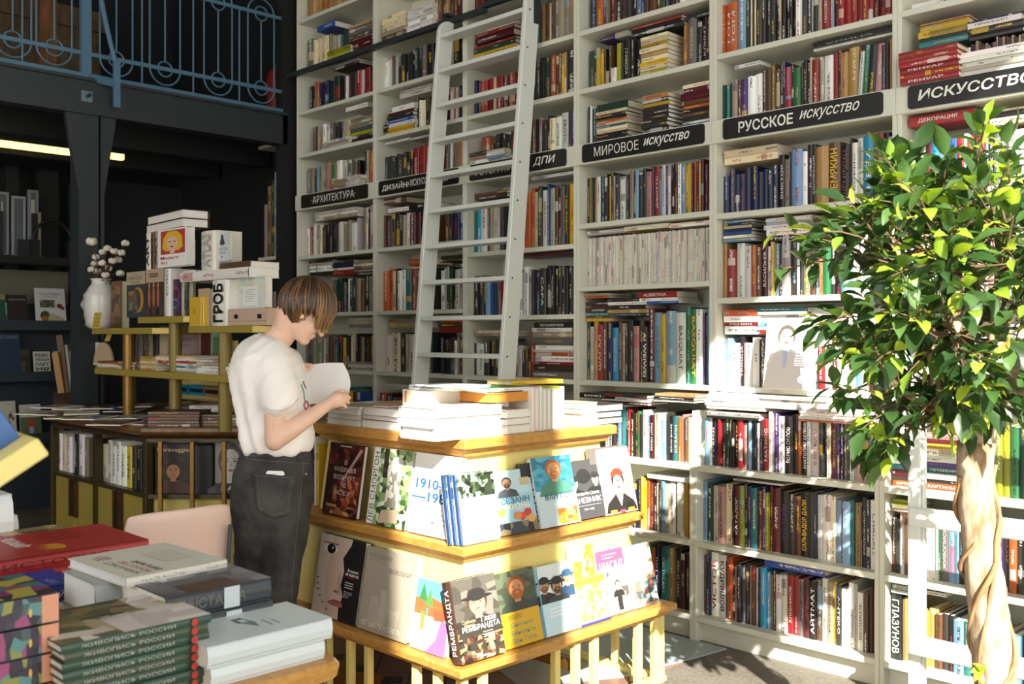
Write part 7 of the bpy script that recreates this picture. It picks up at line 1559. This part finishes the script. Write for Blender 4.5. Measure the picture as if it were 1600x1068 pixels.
# white phone sticking out of the back pocket
hA = bj.ray_cast(EYE, ray(430, 742).normalized()); hB = bj.ray_cast(EYE, ray(427, 792).normalized())
pA, pB = hA[0] + hA[1] * .0032, hB[0] + hB[1] * .002; uu = (pA - pB).normalized(); rt = uu.cross(hA[1]).normalized(); nn = rt.cross(uu); o = pA
pts = []; hw, t0, t1, r = .034, -.03, .016, .010
for cx, cy, a0 in ((hw - r, t0 + r, -90), (hw - r, t1 - r, 0), (-hw + r, t1 - r, 90), (-hw + r, t0 + r, 180)): pts += [(cx + r * math.cos(R(a0 + 22.5 * i)), cy + r * math.sin(R(a0 + 22.5 * i))) for i in range(5)]
mb = MB(); mb.prism(pts, -.0028, .0028, hx('e9e9ea'), M=plane_matrix(o, rt, uu, nn)); tag(mb.build('phone', attr_mat('phone_white', .25, coat=.3), bevel=.001), 'white phone sticking out of the back pocket of the black jeans', 'phone')
for x, dz in ((430, -.045), (390, .062)):
    b0 = P(x, 1000, dz); c = Vector((b0.x, b0.y, 0)) + HD * .05; mb = MB(); T_ = Matrix(((HD.x, -HD.y, 0, c.x), (HD.y, HD.x, 0, c.y), (0, 0, 1, 0), (0, 0, 0, 1)))
    rs = []
    for z, lx, ly, ox in ((.0, .130, .046, .02), (.012, .134, .05, .02), (.035, .132, .049, .02), (.06, .11, .046, .0), (.085, .07, .046, -.035), (.11, .055, .046, -.05)): rs.append([(ox + lx * math.cos(2 * math.pi * j / 20), ly * math.sin(2 * math.pi * j / 20), z + .0005) for j in range(20)])
    mb.rings(rs, M=T_); mb.build('shoe', simple('shoe_canvas', '2b2b2d', .7), man, smooth=True)
# ---- the open book in the hands
ob = thing('open_book', 'open white book held up by the reader over the stand top', 'book', P(510, 630, .04))
def page_sheet(off, grow):
    vs = []; fs = []; nu, nv = 14, 8
    for s_ in (0, 1):
        for j in range(nv + 1):
            for i in range(nu + 1):
                u, v = i / nu, j / nv
                tx = 470 + (536 - 470) * u + 9 * math.sin(math.pi * min(1, v * 1.05)) * u ** 2 + 5 * v * u; bx = tx + 6 * (1 - v) * 0
                ty = (574 - 7 * u) + (58 + 2 * u) * v - 3 * math.sin(math.pi * u) * (1 - v)
                dz = .075 - .085 * u * (.35 + .65 * v) + .03 * math.sin(math.pi * u) * .5 + .022 * (1 - u) + off + s_ * .012
                vs.append(P(tx + grow * (u - .5), ty + grow * (v - .5), dz))
    W = nu + 1; o = W * (nv + 1)
    for j in range(nv):
        for i in range(nu): a = j * W + i; fs += [(a, a + 1, a + W + 1, a + W), (o + a, o + a + W, o + a + W + 1, o + a + 1)]
    for i in range(nu): fs += [(i + 1, i, o + i, o + i + 1), (nv * W + i, nv * W + i + 1, o + nv * W + i + 1, o + nv * W + i)]
    for j in range(nv): fs += [(j * W, (j + 1) * W, o + (j + 1) * W, o + j * W), ((j + 1) * W + nu, j * W + nu, o + j * W + nu, o + (j + 1) * W + nu)]
    m = MB(); m.add(vs, fs, hx('e6e5e3')); return m
page_sheet(0, 0).build('pages', M_PRINT, ob, smooth=False); page_sheet(.0135, 1).build('cover', simple('book_board', 'b9b2ac', .5), ob)
# ------------------------------------------------------------------ ficus tree
TZ = 2.78
def T(px, py, dz=0.): return atz(px, py, TZ + dz)
MT = TZ / FPX
tb0 = T(1566, 1230); tb0.z = 0
tree = thing('tree', 'leafy green ficus tree with a twisted pale trunk in front of the bookcases', 'tree', tb0)
def bark():
    m, nt, b = newmat('pale_bark'); tc = N(nt, 'ShaderNodeTexCoord'); mp = N(nt, 'ShaderNodeMapping'); mp.inputs['Scale'].default_value = (12, 12, 4); L(nt, tc.outputs['Object'], mp.inputs['Vector'])
    n = N(nt, 'ShaderNodeTexNoise'); n.inputs['Scale'].default_value = 2.2; n.inputs['Detail'].default_value = 7; L(nt, mp.outputs['Vector'], n.inputs['Vector'])
    r = N(nt, 'ShaderNodeValToRGB'); r.color_ramp.elements[0].position = .35; r.color_ramp.elements[1].position = .65; r.color_ramp.elements[0].color = (*hx('8a6a4a'), 1); r.color_ramp.elements[1].color = (*hx('cdbda4'), 1)
    L(nt, n.outputs['Fac'], r.inputs['Fac']); L(nt, r.outputs['Color'], b.inputs['Base Color']); b.inputs['Roughness'].default_value = .85
    bp = N(nt, 'ShaderNodeBump'); bp.inputs['Strength'].default_value = .6; bp.inputs['Distance'].default_value = .01; L(nt, n.outputs['Fac'], bp.inputs['Height']); L(nt, bp.outputs['Normal'], b.inputs['Normal']); return m
M_BARK = bark()
rs = random.Random(5)
def rough_tube(mb, pts, rads, n=14, amp=.12):
    # resample
    P_, R_ = [], []
    for i in range(len(pts) - 1):
        k = max(2, int((pts[i + 1] - pts[i]).length / .03))
        for j in range(k): t = j / k; P_.append(pts[i].lerp(pts[i + 1], t)); R_.append(rads[i] + (rads[i + 1] - rads[i]) * t)
    P_.append(pts[-1]); R_.append(rads[-1])
    k0 = len(mb.v); mb.tube(P_, R_, n)
    for i in range(k0, len(mb.v)):
        v = mb.v[i]; c = P_[(i - k0) // n]; d = v - c; mb.v[i] = c + d * (1 + amp * noise.noise(v * 14) + amp * .6 * noise.noise(v * 40))
g = Vector((tb0.x, tb0.y, .26))
trunk = [g, T(1556, 1068), T(1546, 980), T(1538, 900), T(1530, 820), T(1523, 750), T(1526, 690)]
mb = MB(); rough_tube(mb, trunk, [.064, .057, .053, .050, .047, .046, .050]); mb.build('trunk', M_BARK, tree, smooth=True)
limbs = [([T(1526, 700), T(1548, 650), T(1572, 600), T(1592, 560, -.02), T(1606, 500, .02)], [.034, .028, .025, .022, .016]), ([T(1524, 700), T(1502, 660, .03), T(1482, 632, .06), T(1462, 600, .05), T(1452, 540, .02)], [.032, .024, .018, .014, .010]),
         ([T(1526, 690), T(1532, 630, .08), T(1544, 570, .12), T(1556, 500, .1), T(1560, 420, .08)], [.028, .022, .018, .014, .009]), ([T(1510, 680), T(1480, 652, -.06), T(1446, 632, -.1), T(1410, 612, -.12)], [.02, .014, .011, .008]),
         ([T(1516, 670, .0), T(1504, 600, -.1), T(1494, 520, -.14), T(1500, 420, -.12), T(1520, 330, -.08)], [.02, .016, .013, .010, .006]), ([T(1572, 600), T(1600, 610, -.1), T(1640, 600, -.15), T(1680, 540, -.1)], [.018, .015, .012, .008])]
for pts, rr in limbs: mb = MB(); rough_tube(mb, pts, rr, 9, .1); mb.build('branch', M_BARK, tree, smooth=True)
# thin twisting stems round the trunk
for k, (a0, turns, t0, t1, r) in enumerate(((0, 1.1, .0, .78, .007), (2.2, 1.3, .0, .62, .006), (4.0, .9, .05, .85, .0065), (3.1, .5, .1, .9, .0055))):
    pts = []
    for i in range(46):
        t = t0 + (t1 - t0) * i / 45; f = t * (len(trunk) - 1); j = min(int(f), len(trunk) - 2); c = trunk[j].lerp(trunk[j + 1], f - j); a = a0 + turns * 2 * math.pi * (t - t0) / (t1 - t0); rr = .054 - .006 * t + .005 * math.sin(i * .5 + k) + .006 * abs(math.sin(i * .17 + k))
        pts.append(c + RT * math.cos(a) * rr + FW * math.sin(a) * rr)
    mb = MB(); mb.tube(pts, [r * (1 + .2 * math.sin(q * .7)) for q in range(46)], 7); mb.build('climbing_stem', simple('stem_bark', '9a7650', .8, var=.2, scale=20), tree, smooth=True)
# crown
OUT = [(1330, 330), (1368, 282), (1430, 240), (1480, 262), (1512, 230), (1536, 205), (1560, 250), (1604, 240), (1650, 300), (1710, 420), (1710, 560), (1640, 660), (1590, 650), (1555, 610), (1500, 640), (1462, 660), (1440, 690), (1400, 726), (1372, 700), (1336, 640), (1312, 616), (1300, 585), (1318, 520), (1278, 470), (1318, 430), (1300, 380)]
OUT = [(1495 + (x - 1495) * .87, 455 + (y - 455) * .86) for x, y in OUT]
def inside(x, y):
    c = False
    for (x0, y0), (x1, y1) in zip(OUT, OUT[1:] + OUT[:1]):
        if (y0 > y) != (y1 > y) and x < (x1 - x0) * (y - y0) / (y1 - y0) + x0: c = not c
    return c
def leafmat():
    m, nt, b = newmat('ficus_leaf'); a = N(nt, 'ShaderNodeAttribute', attribute_name='col'); L(nt, a.outputs['Color'], b.inputs['Base Color']); b.inputs['Roughness'].default_value = .32; b.inputs['Coat Weight'].default_value = .25
    tr = N(nt, 'ShaderNodeBsdfTranslucent'); vm = N(nt, 'ShaderNodeVectorMath', operation='MULTIPLY'); vm.inputs[1].default_value = (1.6, 1.5, .5); L(nt, a.outputs['Color'], vm.inputs[0]); L(nt, vm.outputs['Vector'], tr.inputs['Color'])
    mx = N(nt, 'ShaderNodeMixShader'); mx.inputs['Fac'].default_value = .32; L(nt, b.outputs[0], mx.inputs[1]); L(nt, tr.outputs[0], mx.inputs[2]); L(nt, mx.outputs[0], nt.nodes['Material Output'].inputs['Surface']); return m
lf = MB(); tw = MB()
DARK = [hx(q) for q in ('33502a', '3d5c2f', '2b4524', '466634', '54743c', '3a5530')]; LIME = [hx(q) for q in ('a3bd35', '8fae38', 'b9cc48', '7d9f38')]
def leaf(base, d, up, l, w, col):
    d = d.normalized(); s_ = d.cross(up)
    if s_.length < 1e-4: s_ = d.orthogonal()
    s_.normalize(); n = s_.cross(d)
    if rs.random() < .5: n = n
    pr = [(0, .0, 0), (.16, .30, .02), (.42, .5, .035), (.72, .36, .01), (1., 0., -.09)]
    vs = []
    for t, k, b in pr:
        c = base + d * (l * t) + n * (l * b); vs += [c - s_ * (w * k) + n * (w * k * .35), c, c + s_ * (w * k) + n * (w * k * .35)]
    fs = []
    for i in range(4): fs += [(3 * i, 3 * i + 1, 3 * i + 4, 3 * i + 3), (3 * i + 1, 3 * i + 2, 3 * i + 5, 3 * i + 4)]
    lf.add(vs, fs, col)
tips = [q for pts, _ in limbs for q in pts[1:]]
def cluster(c, nlv, young, out, sz=1.):
    src = min(tips, key=lambda q: (q - c).length + (0 if q.z < c.z + .1 else .3)); mid = src.lerp(c, .55) + Vector((0, 0, -.02)); tw.tube([src, mid, c], [.0042, .003, .002], 5)
    e = c + out * .10 * sz; tw.tube([c, c.lerp(e, .5) + UP * .006, e], [.0026, .002, .0014], 4)
    for i in range(nlv):
        t = i / max(1, nlv - 1); b = c.lerp(e, t); a = i * 2.4 + rs.random(); x = out.orthogonal().normalized(); y = out.cross(x)
        d = (out * (.25 + .75 * t) + (x * math.cos(a) + y * math.sin(a)) * (.95 - .5 * t) - UP * .18).normalized()
        col = rs.choice(LIME) if rs.random() < (young * (.35 + .9 * t)) else rs.choice(DARK)
        l = rs.uniform(.062, .098) * sz * (.8 if col in LIME else 1); leaf(b + d * .012, d, (UP * 1.0 + x * rs.uniform(-.7, .7) + y * rs.uniform(-.7, .7)).normalized(), l, l * rs.uniform(.42, .52), col)
cc = T(1490, 460); cnt = 0
while cnt < 225:
    x, y = rs.uniform(1270, 1715), rs.uniform(200, 730)
    if not inside(x, y): continue
    hole = noise.noise(Vector((x * .012, y * .012, 3)))
    if hole < -.22 and rs.random() < .8: continue
    r = math.hypot((x - 1490) / 235, (y - 460) / 265); dz = rs.uniform(-1, 1) * .36 * math.sqrt(max(.05, 1 - r * r * .9)); p = T(x, y, dz)
    o = ((p - cc).normalized() * .8 + Vector((rs.uniform(-.6, .6), rs.uniform(-.6, .6), rs.uniform(-.3, .5)))).normalized()
    cluster(p, rs.randint(7, 11), .30 if dz < .05 else .12, o); cnt += 1
# loose sprays that stand out of the outline
for (x0, y0), (x1, y1), n in (((1330, 400), (1222, 420), 7), ((1340, 380), (1218, 362), 6), ((1330, 610), (1300, 604), 6), ((1400, 690), (1384, 684), 8), ((1440, 660), (1452, 630), 6), ((1530, 260), (1522, 206), 9), ((1560, 300), (1580, 236), 8), ((1420, 300), (1408, 258), 8), ((1350, 320), (1378, 280), 7), ((1312, 560), (1290, 530), 6)):
    a, b = T(x0, y0, -.05), T(x1, y1, -.1); tw.tube([a.lerp(tips[3], .3), a, b], [.005, .0035, .0015], 5); o = (b - a).normalized(); x = o.orthogonal().normalized(); y = o.cross(x)
    for i in range(n):
        q = a.lerp(b, i / (n - 1)); ang = i * 2.5; d = (o * .5 + (x * math.cos(ang) + y * math.sin(ang)) * .8 - UP * .25).normalized(); l = rs.uniform(.065, .09); leaf(q, d, UP, l, l * .45, rs.choice(LIME) if rs.random() < .25 else rs.choice(DARK))
for i in range(7): q = T(1535 - 5 * (i % 3), 1050 - 5 * (i // 3), -.06); d = (-RT * .6 + UP * (.6 - .2 * i) + RT * .35 * (i % 3) - FW * .3).normalized(); leaf(q, d, (UP - FW).normalized(), .045, .022, rs.choice(LIME))
lf.build('foliage', leafmat(), tree, smooth=True); tw.build('twigs', simple('twig_bark', '6a5238', .8), tree)
# pot below the frame
pt = thing('plant_pot', 'round terracotta pot the ficus tree stands in, under the picture edge', 'pot', tb0)
mb = MB(); mb.lathe([(.0, 0), (.15, 0), (.20, .28), (.215, .28), (.215, .32), (.19, .32), (.18, .27), (0, .27)], tb0, 28); mb.build('body', simple('terracotta', 'a5694a', .8, var=.1), pt, smooth=False)
mb = MB(); mb.lathe([(0, .262), (.182, .262), (.182, .275), (0, .282)], tb0, 24); mb.build('soil', simple('potting_soil', '3a2a1e', .95, bump=.6, bscale=40), pt)
# ------------------------------------------------------------------ camera, light, view
cam = bpy.data.cameras.new('camera'); co = bpy.data.objects.new('camera', cam); COL.objects.link(co); S.camera = co
cam.sensor_width = 36; cam.lens = FPX / 1600 * 36; cam.shift_y = -11 / 1600
co.location = EYE; co.rotation_euler = (R(90), 0, math.atan2(-FW.x, FW.y)); cam.clip_start = .05
cam.dof.use_dof = True; cam.dof.focus_distance = 3.9; cam.dof.aperture_fstop = 4.8
sun = bpy.data.lights.new('sun', 'SUN'); so = bpy.data.objects.new('sun', sun); COL.objects.link(so)
EL = math.atan(.646)
d = Vector((-.8 * math.cos(EL), .6 * math.cos(EL), -math.sin(EL)))
so.rotation_euler = d.to_track_quat('-Z', 'Y').to_euler(); so.location = (6, -6, 6)
sun.energy = SUN_E; sun.angle = R(.53); sun.color = (1, .95, .86)
w = bpy.data.worlds.new('world'); S.world = w; w.use_nodes = True
bg = w.node_tree.nodes['Background']
sky = w.node_tree.nodes.new('ShaderNodeTexSky'); sky.sky_type = 'HOSEK_WILKIE'; sky.turbidity = 3.5; sky.ground_albedo = .4
sky.sun_direction = (.8 * math.cos(EL), -.6 * math.cos(EL), math.sin(EL))
mx = w.node_tree.nodes.new('ShaderNodeMix'); mx.data_type = 'RGBA'; mx.inputs['Factor'].default_value = .75
mx.inputs['B'].default_value = (1, .98, .93, 1)
w.node_tree.links.new(sky.outputs[0], mx.inputs['A']); w.node_tree.links.new(mx.outputs['Result'], bg.inputs['Color'])
bg.inputs['Strength'].default_value = SKY_E
S.view_settings.view_transform = 'Standard'; S.view_settings.look = 'None'; S.view_settings.gamma = 1; S.view_settings.use_curve_mapping = False
S.view_settings.exposure = EXPO
S.cycles.max_bounces = 8; S.cycles.diffuse_bounces = 5; S.cycles.glossy_bounces = 3; S.cycles.transparent_max_bounces = 8
S.cycles.use_denoising = True; S.cycles.caustics_reflective = False; S.cycles.caustics_refractive = False
S.cycles.sample_clamp_indirect = 6
